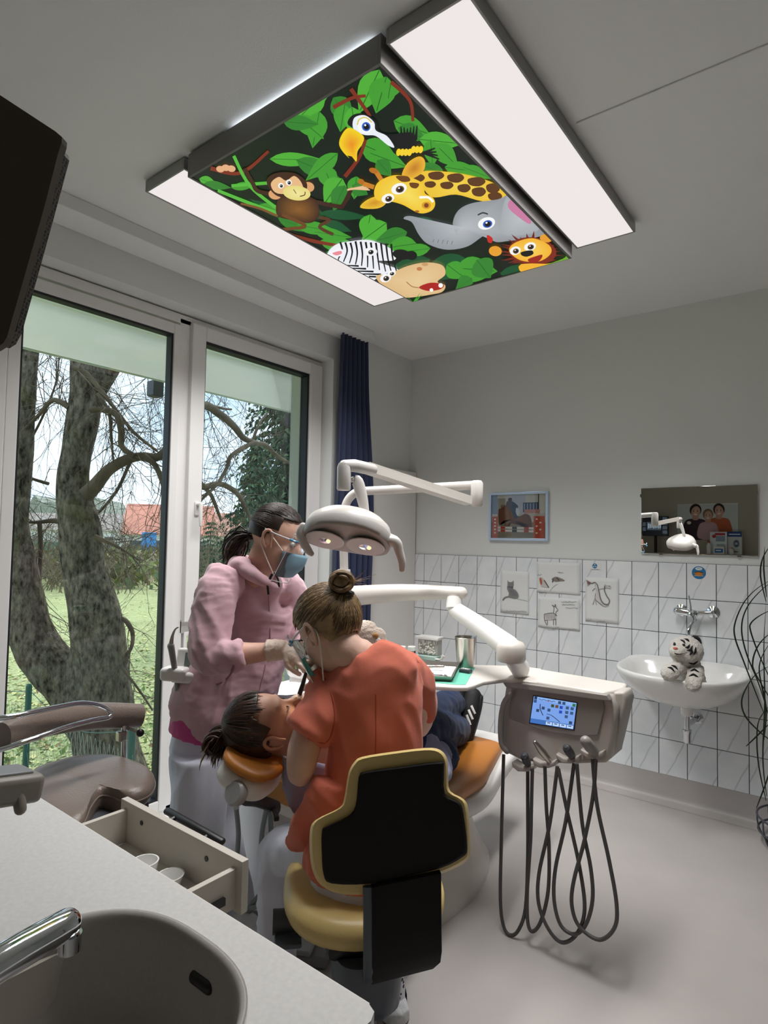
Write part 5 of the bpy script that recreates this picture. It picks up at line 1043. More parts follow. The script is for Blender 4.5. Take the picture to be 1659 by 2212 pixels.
for k, l in enumerate(([(1088, 1630), (1086, 1700), (1083, 1817), (1081, 1944), (1088, 2001), (1103, 2020), (1120, 2009), (1135, 1962), (1140, 1853), (1140, 1740), (1140, 1660)],
          [(1150, 1660), (1148, 1740), (1146, 1817), (1139, 1925), (1140, 1991), (1150, 2012), (1168, 1991), (1184, 1925), (1186, 1831), (1180, 1740), (1177, 1655)],
          [(1204, 1655), (1196, 1720), (1186, 1788), (1164, 1889), (1164, 1954), (1186, 2009), (1215, 2036), (1247, 2016), (1263, 1962), (1251, 1868), (1225, 1752), (1206, 1660)],
          [(1240, 1650), (1222, 1774), (1200, 1875), (1197, 1944), (1211, 1998), (1240, 2018), (1265, 1998), (1280, 1944), (1276, 1875), (1258, 1781), (1246, 1650)],
          [(1287, 1640), (1281, 1719), (1262, 1817), (1240, 1900), (1235, 1954), (1251, 2001), (1294, 2030), (1327, 2005), (1332, 1954), (1316, 1860), (1290, 1740), (1280, 1640)])):
    n_ = len(l); dk = (EYE-V((-.85, yf, .7))).normalized()
    pts = [ony(x, y, yf-.012-.006*k-.018*math.sin(PI*i/(n_-1))) for i, (x, y) in enumerate(l)]
    MB().tube(pts, .0066, 10, sub=6).build('hose', M['hose'], un, smooth=80)
# assistant side holder with a handpiece, next to the window
hb = at(380, 1455, 2.26); b = MB(); b.box(hb, (.10, .07, .05), .014, rot=Matrix.Rotation(.5, 4, 'Z'), seg=3); b.box(at(402, 1462, 2.26), (.10, .06, .04), .012, rot=Matrix.Rotation(.5, 4, 'Z'), seg=3); b.build('assistant_holder', M['white'], un)
b = MB(); b.box(at(412, 1425, 2.30), (.10, .04, .085), .010, rot=Matrix.Rotation(.6, 4, 'Z') @ Matrix.Rotation(-.25, 4, 'X'), seg=3); kp = b.build('keypad', M['white'], un); MB().box(at(416, 1424, 2.275), (.06, .006, .05), .002, rot=Matrix.Rotation(.6, 4, 'Z') @ Matrix.Rotation(-.25, 4, 'X')).build('display', mat('display_grey', '#6d7a74', .3), kp)
hp_ = MB().tube([at(378, 1450, 2.24), at(371, 1405, 2.24), at(369, 1395, 2.24)], [.010, .012, .013], 14, cap='round').build('syringe', M['grey'], un)
MB().tube([at(369, 1396, 2.24), at(372, 1375, 2.24), at(378, 1360, 2.24), at(385, 1355, 2.24)], [.010, .006, .0035, .0025], 10, sub=4, cap='round').build('syringe_tip', M['steel'], hp_)
b = MB(); b.tube([at(395, 1470, 2.28), at(440, 1500, 2.4), V((-2.05, 1.85, .78))], [(.02, .015)]*3, 12, sub=4); b.build('assistant_arm', M['white'], un)
for l in ([(382, 1475, 2.26), (384, 1540, 2.3), (395, 1640, 2.3), (430, 1700, 2.35)], [(510, 1745, 2.0), (515, 1800, 2.05), (512, 1870, 2.1), (520, 1950, 2.2), (560, 1975, 2.3)], [(575, 1750, 2.1), (565, 1810, 2.1), (566, 1880, 2.12), (560, 1950, 2.15), (540, 1960, 2.2)], [(584, 1752, 2.1), (584, 1830, 2.12), (566, 1920, 2.14), (545, 1950, 2.2)]):
    MB().tube([at(*p) for p in l], .0085, 10, sub=6).build('hose', mat('light_hose', '#8d9796', .5), un, smooth=80)
# ------------------------------------------------------------------ things on the tray
def tp_(x, y): return onz(x, y, TZ+.0008)
mt = thing('green_mat', tp_(1000, 1460), 'mint green paper mat on the dental tray', 'mat')
q = [tp_(*p) for p in ((800, 1462), (985, 1479), (1006, 1479), (1026, 1442), (990, 1438), (840, 1432))]; b = MB(); b.prism([(p.x, p.y) for p in q], TZ+.0002, TZ+.0012); b.build('sheet', mat('mint_paper', '#5fae97', .7), mt, smooth=0)
tr = thing('instrument_tray', tp_(950, 1460), 'shallow steel tray of dental instruments behind the dentist', 'tray')
q = [onz(*p, TZ+.004) for p in ((850, 1466), (977, 1472), (991, 1441), (870, 1434))]; q2 = [p+V((0, 0, .016)) for p in q]; ce = sum(q, V())/4
b = MB(); sc = lambda L, s, dz: [ce+(p-ce)*s+V((0, 0, (p.z-ce.z)+dz)) for p in L]
b.loft([sc(q, .94, -.002), sc(q, 1.0, .016), sc(q, 1.03, .017), sc(q, 1.03, .0185), sc(q, .985, .0175), sc(q, .93, .002)]); b.build('pan', M['steel'], tr, smooth=30)
q = [ce+(p-ce)*.9+V((0, 0, .004)) for p in q]; MB().add([p for p in q]+[p+V((0, 0, -.001)) for p in q], [(0, 1, 2, 3), (7, 6, 5, 4), (0, 4, 5, 1), (1, 5, 6, 2), (2, 6, 7, 3), (3, 7, 4, 0)]).build('liner', M['paper'], tr, smooth=0)
def inst(name, l, r, m, label):
    t = thing(name, onz(l[0][0], l[0][1], TZ+.01), label, 'instrument', 'instruments in the steel tray'); MB().tube([onz(x, y, TZ+h) for x, y, h in l], r, 10, sub=4, cap='round').build('shaft', m, t); return t
inst('forceps', [(870, 1447, .018), (912, 1444, .020), (935, 1440, .022), (957, 1440, .024)], [.003, .005, .006, .006], M['steel'], 'steel forceps with broad ridged handle across the steel tray')
inst('probe', [(880, 1452, .014), (915, 1456, .014), (945, 1459, .014), (962, 1460, .015), (968, 1464, .015)], [.002, .003, .004, .005, .003], M['chrome'], 'thin bright probe with bent tip in the steel tray')
inst('spatula', [(876, 1444, .026), (900, 1449, .024), (925, 1455, .018), (934, 1456, .014)], [.004, .006, .008, .006], M['steel'], 'broad steel blade lying under the forceps')
bb = thing('bur_block', tp_(1005, 1452), 'small dark block with light pins on the green mat', 'bur block'); c = onz(1006, 1449, TZ+.008)
MB().box(c, (.045, .032, .012), .002, rot=Matrix.Rotation(.1, 4, 'Z')).build('block', M['dgrey'], bb)
for k in range(4): MB().tube([c+V((-.014+k*.009, .010, .007)), c+V((-.017+k*.009, -.006, .0075))], .0018, 8, cap='round').build('pin', M['white'], bb)
cu_ = thing('steel_cup', tp_(1007, 1440), 'tall brushed steel cup on the dental tray', 'cup'); c = onz(1005, 1441, TZ+.001)
b = MB(); b.lathe([(.003, 0), (.033, 0), (.034, .002), (.044, .120), (.0455, .124), (.0445, .125), (.042, .120), (.033, .006), (.003, .005)], 40, Matrix.Translation(c)); b.build('shell', M['steel'], cu_, smooth=40)
cb = thing('cotton_roll_box', tp_(925, 1430), 'white dispenser box of cotton rolls with clear front', 'dispenser'); c = onz(926, 1424, TZ+.001); T = Matrix.Translation(c) @ Matrix.Rotation(.12, 4, 'Z')
MB().box((0, 0, .010), (.105, .07, .020), .003, M=T).build('base', mat('pale_mint', '#b7cfc4', .5), cb)
MB().box((0, .01, .055), (.098, .045, .070), .003, M=T).build('drum', mat('clear_front', '#b9b7b4', .3), cb)
b = MB(); r9 = random.Random(9)
for i in range(70): x = r9.uniform(-.04, .04); z = r9.uniform(.028, .08); b.tube([V((x, -.013, z)), V((x+r9.gauss(0, .003), -.018, z+r9.gauss(0, .003)))], .0042, 8, M=T)
b.build('cotton_rolls', mat('cotton', '#e4dfd6', .9), cb, kind='stuff')
MB().box((0, .005, .094), (.112, .062, .012), .003, M=T).build('lid', M['white'], cb)
MB().tube([T @ V((.05, -.03, .012)), T @ V((.075, -.032, .014)), T @ V((.085, -.03, .03))], [(.012, .003), (.01, .003), (.009, .009)], 10, sub=3).build('scoop', M['white'], cb)
for i, (x, l_) in enumerate(((889, 'small capped glass jar next to the cotton roll box'), (868, 'small capped glass jar half hidden by the orange shoulder'), (850, 'small capped glass jar behind the orange shoulder'))):
    t = thing('glass_jar', onz(x, 1428, TZ), l_, 'jar', 'small jars on the tray'); c = onz(x, 1428, TZ+.001)
    MB().lathe([(.016, 0), (.017, .002), (.017, .045), (.012, .05)], 20, Matrix.Translation(c)).build('jar_body', glassy('jar_glass', (.8, .8, .8, 1), 1), t); MB().lathe([(.0145, .002), (.0145, .03), (.002, .031)], 16, Matrix.Translation(c)).build('contents', M['dgrey'], t); MB().lathe([(.018, .046), (.018, .062), (.016, .064)], 20, Matrix.Translation(c)).build('lid', M['white'], t)
# ------------------------------------------------------------------ operating lamp
la = thing('operating_lamp', at(742, 1100, 2.85), 'white dental operating lamp on a folded double arm', 'lamp')
M['lampwhite'] = mat('lamp_white', '#cdc8c3', .3, spec=.5); M['lampgrey'] = mat('lamp_grey', '#aaa5a0', .4)
MB().tube([V((pb.x, pb.y, 1.33)), at(742, 1140, 2.85), at(744, 1105, 2.85), at(752, 1080, 2.85), at(770, 1064, 2.84), at(800, 1060, 2.82)], [.020]*6, 18, sub=5).build('bent_pole', M['lampwhite'], la, smooth=70)
MB().tube([at(785, 1061, 2.83), at(900, 1055, 2.74), at(1028, 1048, 2.65)], [(.018, .020)]*3, 18, sub=3, cap='round').build('rear_arm', M['lampwhite'], la, smooth=60)
ev = at(1030, 1066, 2.64); b = MB(); b.lathe([(.018, -.058), (.026, -.05), (.027, 0), (.027, .045), (.02, .056), (.004, .058)], 24, Matrix.Translation(ev)); b.build('elbow', M['lampwhite'], la, smooth=50)
f0, f1 = at(1012, 1082, 2.6), at(790, 1010, 2.02)
MB().tube([f0, f1], [(.022, .026), (.022, .024)], 4, side=(f1-f0).cross(V((0, 0, 1)))+V((0, 0, .6)), cap='flat').build('front_arm', M['cream'], la, smooth=20)
b = MB(); b.tube([at(803, 1014, 2.04), at(765, 1006, 1.97), at(744, 1006, 1.95)], [.020, .021, .019], 20, cap='round'); b.build('front_joint', M['lampwhite'], la, smooth=60)
b = MB(); b.lathe([(.020, -.045), (.0225, -.04), (.0225, .03), (.018, .042), (.004, .045)], 24, Matrix.Translation(at(743, 1029, 1.95))); b.build('swivel', M['lampwhite'], la, smooth=50)
MB().tube([at(762, 1036, 1.97), at(772, 1040, 1.97), at(782, 1075, 1.96), at(789, 1112, 1.95)], [(.014, .010), (.019, .011), (.018, .010), (.014, .009)], 14, sub=4, side=rt, cap='round').build('link_plate', M['lampwhite'], la, smooth=60)
lc = at(752, 1152, 1.94); lu = (rt*.985-V((0, 0, 1))*.16).normalized(); ln = (V((0, 0, 1))*.9+V((fw.x, fw.y, 0))*.44+rt*.10).normalized(); ln = (ln-lu*ln.dot(lu)).normalized(); lv_ = ln.cross(lu).normalized()
ML = Matrix(((lu.x, lv_.x, ln.x, lc.x), (lu.y, lv_.y, ln.y, lc.y), (lu.z, lv_.z, ln.z, lc.z), (0, 0, 0, 1)))
def el(s, z, sx=.142, sy=.105): return [ML @ V((p[0]*s, p[1]*s, z+.016*(1-(p[0]*s/sx)**2)-.016)) for p in supe(0, sx, sy, 2.3, 48)]
MB().loft([el(.90, -.022), el(.97, -.020), el(1.0, -.010), el(1.0, .008), el(.985, .016)], caps=True).build('lower_shell', M['lampgrey'], la, smooth=60)
MB().loft([el(.99, .010), el(.985, .020), el(.93, .040), el(.78, .056), el(.5, .066), el(.15, .069)]).build('upper_shell', M['lampwhite'], la, smooth=60)
for sx_, sgn in ((-.068, 1), (.062, 1)):
    b = MB(); b.lathe([(.058, 0), (.054, .0015), (.045, -.0), (.02, .004), (.002, .006)], 30, ML @ Matrix.Translation((sx_, -.005, -.0375)) @ Matrix.Rotation(PI, 4, 'X')); b.build('reflector', M['chrome'], la, smooth=60)
    MB().lathe([(.059, -.001), (.062, .001), (.059, .003)], 30, ML @ Matrix.Translation((sx_, -.005, -.0385)) @ Matrix.Rotation(PI, 4, 'X')).build('reflector_rim', M['lampwhite'], la)
    MB().ball(ML @ V((sx_+.012, -.01, -.043)), .007, 14).build('bulb', mat('warm_bulb', (1, .72, .4, 1), .4, emit=.7), la)
for s, l in ((0, [(656, 1136), (650, 1152), (656, 1172), (667, 1190), (674, 1197)]), (1, [(838, 1166), (856, 1172), (862, 1190), (868, 1212), (868, 1232)])):
    MB().tube([at(x, y, 1.92-.02*s) for x, y in l], [(.013, .010), (.016, .012), (.014, .010), (.012, .009), (.008, .006)], 14, sub=4, side=rt, cap='round').build('handle', M['lampwhite'], la, smooth=70)
b = MB(); b.tube([at(828, 1158, 1.93), at(852, 1170, 1.91)], [.018, .019], 18, cap='round'); b.build('handle_hub', M['lampwhite'], la)
mouth = at(648, 1520, 1.80); l = bpy.data.lights.new('operating_beam', 'SPOT'); l.energy = 9; l.color = (1, .68, .38); l.spot_size = math.radians(9); l.spot_blend = .6; l.shadow_soft_size = .03
o = bpy.data.objects.new('operating_beam', l); COL.objects.link(o); o.location = ML @ V((-.02, 0, -.06)); o.rotation_euler = (mouth-o.location).to_track_quat('-Z', 'Y').to_euler(); o.parent = la; o.matrix_parent_inverse = Matrix.Translation(-la.location)
# small plant on the unit, plush behind the dentist
po = thing('potted_succulent', at(645, 1450, 2.72), 'white oval bowl with small red and green plants behind the spittoon', 'plant')
c = at(643, 1462, 2.72); T = Matrix.Translation(c) @ Matrix.Diagonal((1.25, 1, 1, 1)); c_ = c
b = MB(); b.lathe([(.03, 0), (.042, .012), (.050, .045), (.052, .048), (.047, .046), (.04, .03), (.003, .028)], 30, T); b.build('bowl', M['ceramic'], po, smooth=60)
MB().tube([V((c.x, c.y, .80)), c+V((0, 0, .004))], [.04, .035], 16).build('stand', M['white'], po)
b = MB(); r9 = random.Random(3)
for i in range(40): p = c+V((r9.uniform(-.045, .03), r9.uniform(-.03, .03), .03)); b.tube([p, p+V((r9.gauss(0, .006), r9.gauss(0, .006), r9.uniform(.02, .05)))], [.003, .0012], 5)
b.build('green_stems', mat('succulent_green', '#5d7b3a', .6, var=.3, vscale=40), po, kind='stuff')
b = MB()
for i in range(9): p = c+V((r9.uniform(-.03, .015), r9.uniform(-.02, .02), .06)); b.tube([p, p+V((r9.gauss(0, .015), r9.gauss(0, .01), .022)), p+V((r9.gauss(0, .02), r9.gauss(0, .01), .018))], [(.004, .001), (.007, .0015), (.002, .001)], 6)
b.build('red_leaves', mat('red_leaf', '#8a3b2a', .6), po, kind='stuff')
pt = thing('plush_dog', at(805, 1420, 2.45), 'pale beige plush toy peeking over the orange shoulder', 'plush toy'); b = MB(); PDd = 2.42; k_ = PDd/FPX
b.ball(at(790, 1372, PDd), (32*k_, 28*k_, 33*k_)); b.ball(at(812, 1378, PDd-.01), (24*k_, 24*k_, 24*k_)); b.ball(at(826, 1388, PDd-.02), (12*k_,)*3); b.tube([at(795, 1390, PDd), at(800, 1412, PDd+.02), at(801, 1424, PDd+.03)], [26*k_, 29*k_, 25*k_], 14, cap='round')
link('body', remesh(b, .006, 3, 'body', fur), mat('beige_plush', '#cdbcae', .95, bump=.7, bscale=220, var=.08, vscale=25, sheen=.3, spec=.1), pt)
MB().ball(at(811, 1373, PDd-.062), (8*k_, 5*k_, 6*k_), 12).build('eye_patch', mat('tan_plush', '#9a7242', .9), pt); MB().ball(at(817, 1384, PDd-.065), (6*k_,)*3, 12).build('nose_patch', M['plush'], pt)
MB().tube([at(775, 1355, PDd-.03), at(764, 1372, PDd-.04), at(768, 1392, PDd-.04)], [(.012, .006), (.018, .008), (.010, .006)], 12, sub=4, cap='round').build('ear', mat('beige_plush_ear', '#b8a698', .95), pt)
# foot control on the floor
fp = thing('foot_pedal', (-1.55, 1.6, 0), 'grey foot control on the floor by the dentist stool', 'foot control'); c = onz(650, 2030, .03)
b = MB(); b.box((c.x, c.y, .022), (.24, .20, .04), .012, rot=Matrix.Rotation(.5, 4, 'Z'), seg=3); b.build('base', M['grey'], fp)
MB().lathe([(.035, .04), (.036, .05), (.03, .056), (.004, .057)], 24, Matrix.Translation((c.x-.04, c.y+.03, 0))).build('button', M['dgrey'], fp); MB().box((c.x+.05, c.y-.02, .052), (.06, .12, .022), .006, rot=Matrix.Rotation(.5, 4, 'Z')).build('treadle', mat('pedal_light', '#b5b5b8', .4), fp)
# ------------------------------------------------------------------ dentist's stool
ds = thing('operator_stool', onz(790, 2150, 0), 'yellow operator stool with dark backrest in front of the dentist', 'stool')
M['yellow'] = mat('yellow_leather', '#cfb676', .4, bump=.06, bscale=220, spec=.5); M['anthra'] = mat('anthracite_fabric', '#161413', .75, bump=.1, bscale=400, spec=.25); M['slate'] = mat('slate_plastic', '#4d535c', .4)
def BK(x, y, off=0): return at(x, y, 1.42+(x-840)*.00016+off)
def cr5(l): return [(400+.3978*u, 1440+.3978*v) for u, v in l]
def sheetprism(l, o0, o1, sub=3, bul=0):
    l2 = catmull([V((x, y, 0)) for x, y in l], sub, True); n = len(l2); cx = sum((p for p in l2), V())/n; rings = []
    for s, o in ((.965, o0), (.99, o0+(o1-o0)*.12), (1.0, o0+(o1-o0)*.35), (1.0, o0+(o1-o0)*.7), (.985, o0+(o1-o0)*.92), (.955, o1)):
        rings.append([BK(cx.x+(p.x-cx.x)*s, cx.y+(p.y-cx.y)*s, o) for p in l2])
    return MB().loft(rings)
yel = cr5([(888, 620), (900, 570), (925, 528), (965, 500), (1120, 474), (1300, 453), (1375, 463), (1412, 510), (1418, 600), (1428, 680), (1505, 728), (1525, 800), (1537, 990), (1515, 1050), (1400, 1110), (1200, 1180), (1000, 1222), (880, 1226), (775, 1195), (720, 1135), (695, 1040), (692, 900), (720, 835), (845, 770), (872, 720)])
drk = cr5([(938, 640), (948, 588), (985, 568), (1180, 541), (1385, 516), (1406, 545), (1410, 690), (1490, 738), (1512, 800), (1532, 985), (1505, 1035), (1395, 1092), (1200, 1140), (1000, 1180), (795, 1178), (752, 1130), (742, 1020), (742, 900), (765, 868), (880, 815), (925, 755)])
sheetprism([(848+(x-848)*1.035, 1775+(y-1775)*1.03) for x, y in yel], -.008, .062).build('backrest_cushion', M['yellow'], ds, smooth=60)
sheetprism(drk, -.018, .006).build('backrest_shell', M['anthra'], ds, smooth=60)
b = MB()
rows2 = [(1010, 1385, 1190, 1112, -.016), (1012, 1386, 1300, 1230, -.02), (1012, 1386, 1450, 1400, -.02), (1012, 1388, 1600, 1525, -.012), (1012, 1380, 1665, 1580, .01), (1010, 1340, 1700, 1615, .06), (1000, 1300, 1690, 1620, .16)]
fr_, bk_ = [], []
for u0, u1, v0, v1, o in rows2:
    p, q = cr5([(u0, v0), (u1, v1)]); fr_.append((BK(p[0], p[1], o), BK(q[0], q[1], o))); 
vs = []
for i, (p, q) in enumerate(fr_):
    tt = (fr_[min(i+1, 6)][0]-fr_[max(i-1, 0)][0]).normalized(); nn = (q-p).normalized().cross(tt).normalized()*.010
    vs.append([p-nn, q-nn, q+nn, p+nn])
b.loft(vs); me = b.mesh('support_band', 60); link('support_band', me, M['anthra'], ds)
p_, q_ = [], []
for i, (p, q) in enumerate(fr_): q_.append(p+(p-q).normalized()*.006)
MB().tube(q_, [(.008, .014)]*7, 10, sub=3, side=fw).build('band_edge', M['slate'], ds, smooth=70)
scn = onz(785, 1905, .525); fdir = (V((fw.x, fw.y, 0)).normalized()*.987-V((rt.x, rt.y, 0)).normalized()*.16).normalized(); sdir = fdir.cross(V((0, 0, 1)))
def SL(x, y, z): return V((scn.x, scn.y, 0))+sdir*x+fdir*y+V((0, 0, z))
b = MB(); rr = []
for s, z in ((.90, .462), (.97, .466), (1.0, .480), (1.0, .500), (.975, .518), (.87, .530), (.55, .529), (.12, .527)):
    rr.append([SL(p[0]*s, p[1]*s*(1.0), z+.020*(p[0]/.215)**2*s) for p in supe(0, .218, .20, 2.7, 48)])
b.loft(rr); b.build('seat', M['yellow'], ds, smooth=70)
b = MB(); b.box(SL(0, -.05, .435), (.22, .2, .05), .02, rot=Matrix.Rotation(math.atan2(sdir.y, sdir.x), 4, 'Z')); b.build('mechanism', M['black'], ds)
b = MB(); b.loft([[SL(p[0]*s, p[1]*s-.06, z) for p in supe(0, .09, .13, 3.5, 32)] for s, z in ((.75, .27), (.95, .30), (1, .36), (1, .42))]); b.build('housing', M['slate'], ds, smooth=60)
b = MB(); b.tube([SL(-.17, -.03, .455), SL(-.245, -.03, .455)], [.028, .03], 20); b.build('side_knob', M['dgrey'], ds); MB().box(SL(-.205, -.075, .43), (.07, .05, .012), .004, rot=Matrix.Rotation(math.atan2(sdir.y, sdir.x), 4, 'Z')).build('lever', M['slate'], ds)
cb_ = SL(.0, -.05, 0); MB().tube([cb_+V((0, 0, .07)), cb_+V((0, 0, .30))], [.036, .034], 20).build('gas_column', M['dgrey'], ds)
for k in range(5):
    a = 2*PI*k/5+1.1; e_ = cb_+V((.29*math.cos(a), .29*math.sin(a), .07)); lg = MB().tube([cb_+V((0, 0, .095)), e_], [(.032, .02), (.02, .013)], 10, cap='round').build('leg', M['dgrey'], ds)
    MB().tube([e_+V((-.012, 0, -.036)), e_+V((.012, 0, -.036))], .033, 16).tube([e_, e_+V((0, 0, -.036))], .008, 8).build('caster', M['black'], lg)
# ------------------------------------------------------------------ people
def skin(name, c, v=.06): return mat(name, c, .5, var=v, vscale=14, bump=.05, bscale=120, sss=.08, spec=.35)
def frame(x, up):
    x = V(x).normalized(); y = V(up).cross(x).normalized(); z = x.cross(y).normalized(); return Matrix(((x.x, y.x, z.x, 0), (x.y, y.y, z.y, 0), (x.z, y.z, z.z, 0), (0, 0, 0, 1)))
def K(p): return p[2]/FPX
def chain(b, l, side=None, n=18, sub=4, cap='round'):
    """l: (px, py, depth, radius in px | (a, b) in px)"""
    pts = [at(p[0], p[1], p[2]) for p in l]; rr = [((p[3][0]*K(p), p[3][1]*K(p)) if isinstance(p[3], tuple) else (p[3]*K(p),)*2) for p in l]
    b.tube(pts, rr, n, sub=sub, side=side, cap=cap); return b
def head_mesh(b, T, neck, nr=.052):
    rot = T.to_3x3().to_4x4()
    b.ball(T @ V((-.012, 0, .03)), (.097, .078, .090), 24, rot=rot); b.ball(T @ V((.022, 0, -.03)), (.068, .060, .085), 20, rot=rot); b.ball(T @ V((.060, 0, -.088)), (.028, .030, .024), 12, rot=rot)
    b.tube([T @ V((.078, 0, .012)), T @ V((.094, 0, -.012)), T @ V((.108, 0, -.034))], [.009, .010, .014], 10, cap='round', sub=2)
    b.ball(T @ V((.084, 0, -.062)), (.012, .024, .010), 10, rot=rot); b.ball(T @ V((.074, 0, .028)), (.016, .045, .010), 12, rot=rot)
    for s in (-1, 1):
        b.ball(T @ V((.050, s*.042, -.028)), (.022, .018, .020), 10, rot=rot)
    b.tube([T @ V((-.025, 0, -.03)), T @ V((-.028, 0, -.08)), neck], [.050, nr, nr*1.15], 16, cap='round', sub=3)
def ears(par, T, m):
    for s in (-1, 1):
        b = MB(); pts = [(.010, .074, -.030), (.004, .078, -.010), (.002, .084, .012), (-.010, .088, .026), (-.024, .090, .020), (-.028, .088, .0), (-.020, .082, -.020), (-.008, .076, -.034)]
        b.tube([T @ V((x, s*y, z)) for x, y, z in pts], [.004, .0045, .005, .0055, .0055, .005, .005, .0045], 8, sub=4, cap='round')
        b.ball(T @ V((-.010, s*.078, -.004)), (.016, .006, .026), 12, rot=T.to_3x3().to_4x4()); b.build('ear', m, par, smooth=80)
def eyes(par, T, closed=False):
    for s in (-1, 1):
        if closed:
            MB().tube([T @ V((.080, s*.018, .0)), T @ V((.084, s*.031, -.004)), T @ V((.074, s*.046, .0))], [.0012, .002, .0012], 6, sub=3).build('closed_eyelid', M['hair_d'], par); continue
        e = MB().ball(T @ V((.0675, s*.031, .004)), .0125, 14).build('eye', mat('eye_white', '#d8d4cc', .2), par)
        MB().ball(T @ V((.0752, s*.031, .002)), (.0055, .0058, .0058), 10).build('iris', mat('iris_brown', '#2a1d14', .2), e)
        MB().tube([T @ V((.079, s*(.031-.017), .020)), T @ V((.084, s*.031, .025)), T @ V((.074, s*(.031+.019), .019))], [.0022, .003, .0018], 8, sub=3).build('eyebrow', M['hair_d'], par)
def haircap(par, T, keep, R=(.104, .086, .098), C=(-.014, 0, .031), m=None, name='hair', nu=150, nv=92):
    vs, fs, idx = [], [], {}
    def vid(i, j):
        k = (i % nu, j)
        if k not in idx:
            a = 2*PI*k[0]/nu; t = PI*j/nv; d = V((math.sin(t)*math.cos(a), math.sin(t)*math.sin(a), math.cos(t))); idx[k] = len(vs)
            w_ = 1+.012*noise.noise(d*5)
            vs.append(T @ V((C[0]+R[0]*d.x*w_, C[1]+R[1]*d.y*w_, C[2]+R[2]*d.z*w_)))
        return idx[k]
    for i in range(nu):
        for j in range(nv):
            a = 2*PI*(i+.5)/nu; t = PI*(j+.5)/nv; d = V((math.sin(t)*math.cos(a), math.sin(t)*math.sin(a), math.cos(t)))
            if keep(d): fs.append((vid(i, j), vid(i+1, j), vid(i+1, j+1), vid(i, j+1)))
    o = MB().add(vs, fs).build(name, m, par, smooth=180); s = o.modifiers.new('s', 'SOLIDIFY'); s.thickness = .008; s.offset = -1
    return o
def strands(par, T, starts, endd, m, R=(.106, .088, .100), C=(-.014, 0, .031), r=.0015, seed=1, jit=.014, name='strands', tail=None):
    rn = random.Random(seed); b = MB()
    ed = V(endd).normalized(); more = [V(q).normalized()+V((rn.gauss(0, .05), rn.gauss(0, .05), rn.gauss(0, .05))) for q in starts for _ in range(4)]
    for d in more:
        d = V(d).normalized(); e = (ed+V((rn.gauss(0, .03), rn.gauss(0, .03), rn.gauss(0, .03)))).normalized(); pts = []
        ang = d.angle(e)
        if ang < .1: continue
        ax = d.cross(e).normalized(); off = rn.uniform(0, jit)
        for k in range(9):
            q = Quaternion(ax, ang*k/8) @ d; w_ = .955+.045*min(1, k/2.0)+off*math.sin(PI*k/8)*.9; pts.append(T @ V((C[0]+R[0]*q.x*w_, C[1]+R[1]*q.y*w_, C[2]+R[2]*q.z*w_)))
        b.tube(pts, [r*.4]+[r]*7+[r*.8], 5, mi=rn.choice((0, 0, 1, 1, 2)))
    return b.build(name, HS[m.name], par, smooth=80, kind='stuff')
def hairmat(name, a, b2):
    m = bpy.data.materials.new(name); m.use_nodes = True; t = m.node_tree; p = t.nodes['Principled BSDF']; p.inputs['Roughness'].default_value = .42; p.inputs['Specular IOR Level'].default_value = .4
    tc = t.nodes.new('ShaderNodeTexCoord'); n = t.nodes.new('ShaderNodeTexNoise'); n.inputs['Scale'].default_value = 30; n.inputs['Detail'].default_value = 3
    r = t.nodes.new('ShaderNodeValToRGB'); r.color_ramp.elements[0].position = .3; r.color_ramp.elements[0].color = hx(a); r.color_ramp.elements[1].position = .72; r.color_ramp.elements[1].color = hx(b2)
    t.links.new(tc.outputs['Object'], n.inputs['Vector']); t.links.new(n.outputs['Fac'], r.inputs['Fac']); t.links.new(r.outputs[0], p.inputs['Base Color']); return m
M['hair_d'] = hairmat('hair_dark_brown', '#150e0b', '#33231a'); M['hair_p'] = hairmat('hair_patient', '#1c110a', '#4a2f1c'); M['hair_l'] = hairmat('hair_light_brown', '#5c4832', '#a88a64'); M['hair_t'] = hairmat('hair_tips', '#4a3018', '#8a6438')
HS = {}
for k_, (a_, b_, c_) in (('hair_dark_brown', ('#17100c', '#2a1d16', '#3f2d22')), ('hair_patient', ('#1a100a', '#332014', '#523520')), ('hair_light_brown', ('#54422e', '#7d6546', '#a88b64'))): HS[k_] = [mat(k_+n_, q, .45, spec=.4) for n_, q in (('_low', a_), ('_mid', b_), ('_high', c_))]
M['skin1'] = skin('skin_warm', '#cda38f'); M['skin2'] = skin('skin_rosy', '#d6b09e'); M['skin3'] = skin('skin_tan', '#b98e78')
M['glove'] = mat('latex_glove', '#d3bfb0', .45, bump=.35, bscale=60, var=.05, vscale=30, spec=.4)
def cloth(name, c, sheen=.2, weave=500): return mat(name, c, .85, bump=.12, bscale=weave, var=.05, vscale=7, sheen=sheen, spec=.15)
M['pinkh'] = cloth('pink_sweat', '#c4a0a8', .3); M['magenta'] = cloth('magenta_cotton', '#c04e88'); M['whitep'] = cloth('white_cotton', '#d4d6e2'); M['coral'] = cloth('coral_cotton', '#d0735e', .15); M['denim'] = cloth('dark_denim', '#28344f', .1, 700); M['lilac'] = cloth('lilac_grey_jersey', '#8e90ab', .15); M['shoe'] = mat('black_suede', '#0f0f12', .7, bump=.1, bscale=300); M['shoew'] = mat('white_leather', '#d9dadb', .5, bump=.3, bscale=90)
M['maskb'] = cloth('blue_mask', '#7fa3b5', .1, 900); M['maskg'] = cloth('green_mask', '#5fa391', .1, 900); M['shield'] = glassy('face_shield', (.86, .89, .91, 1), 1.6, .08); M['elastic'] = mat('elastic', '#e2dcd4', .7)
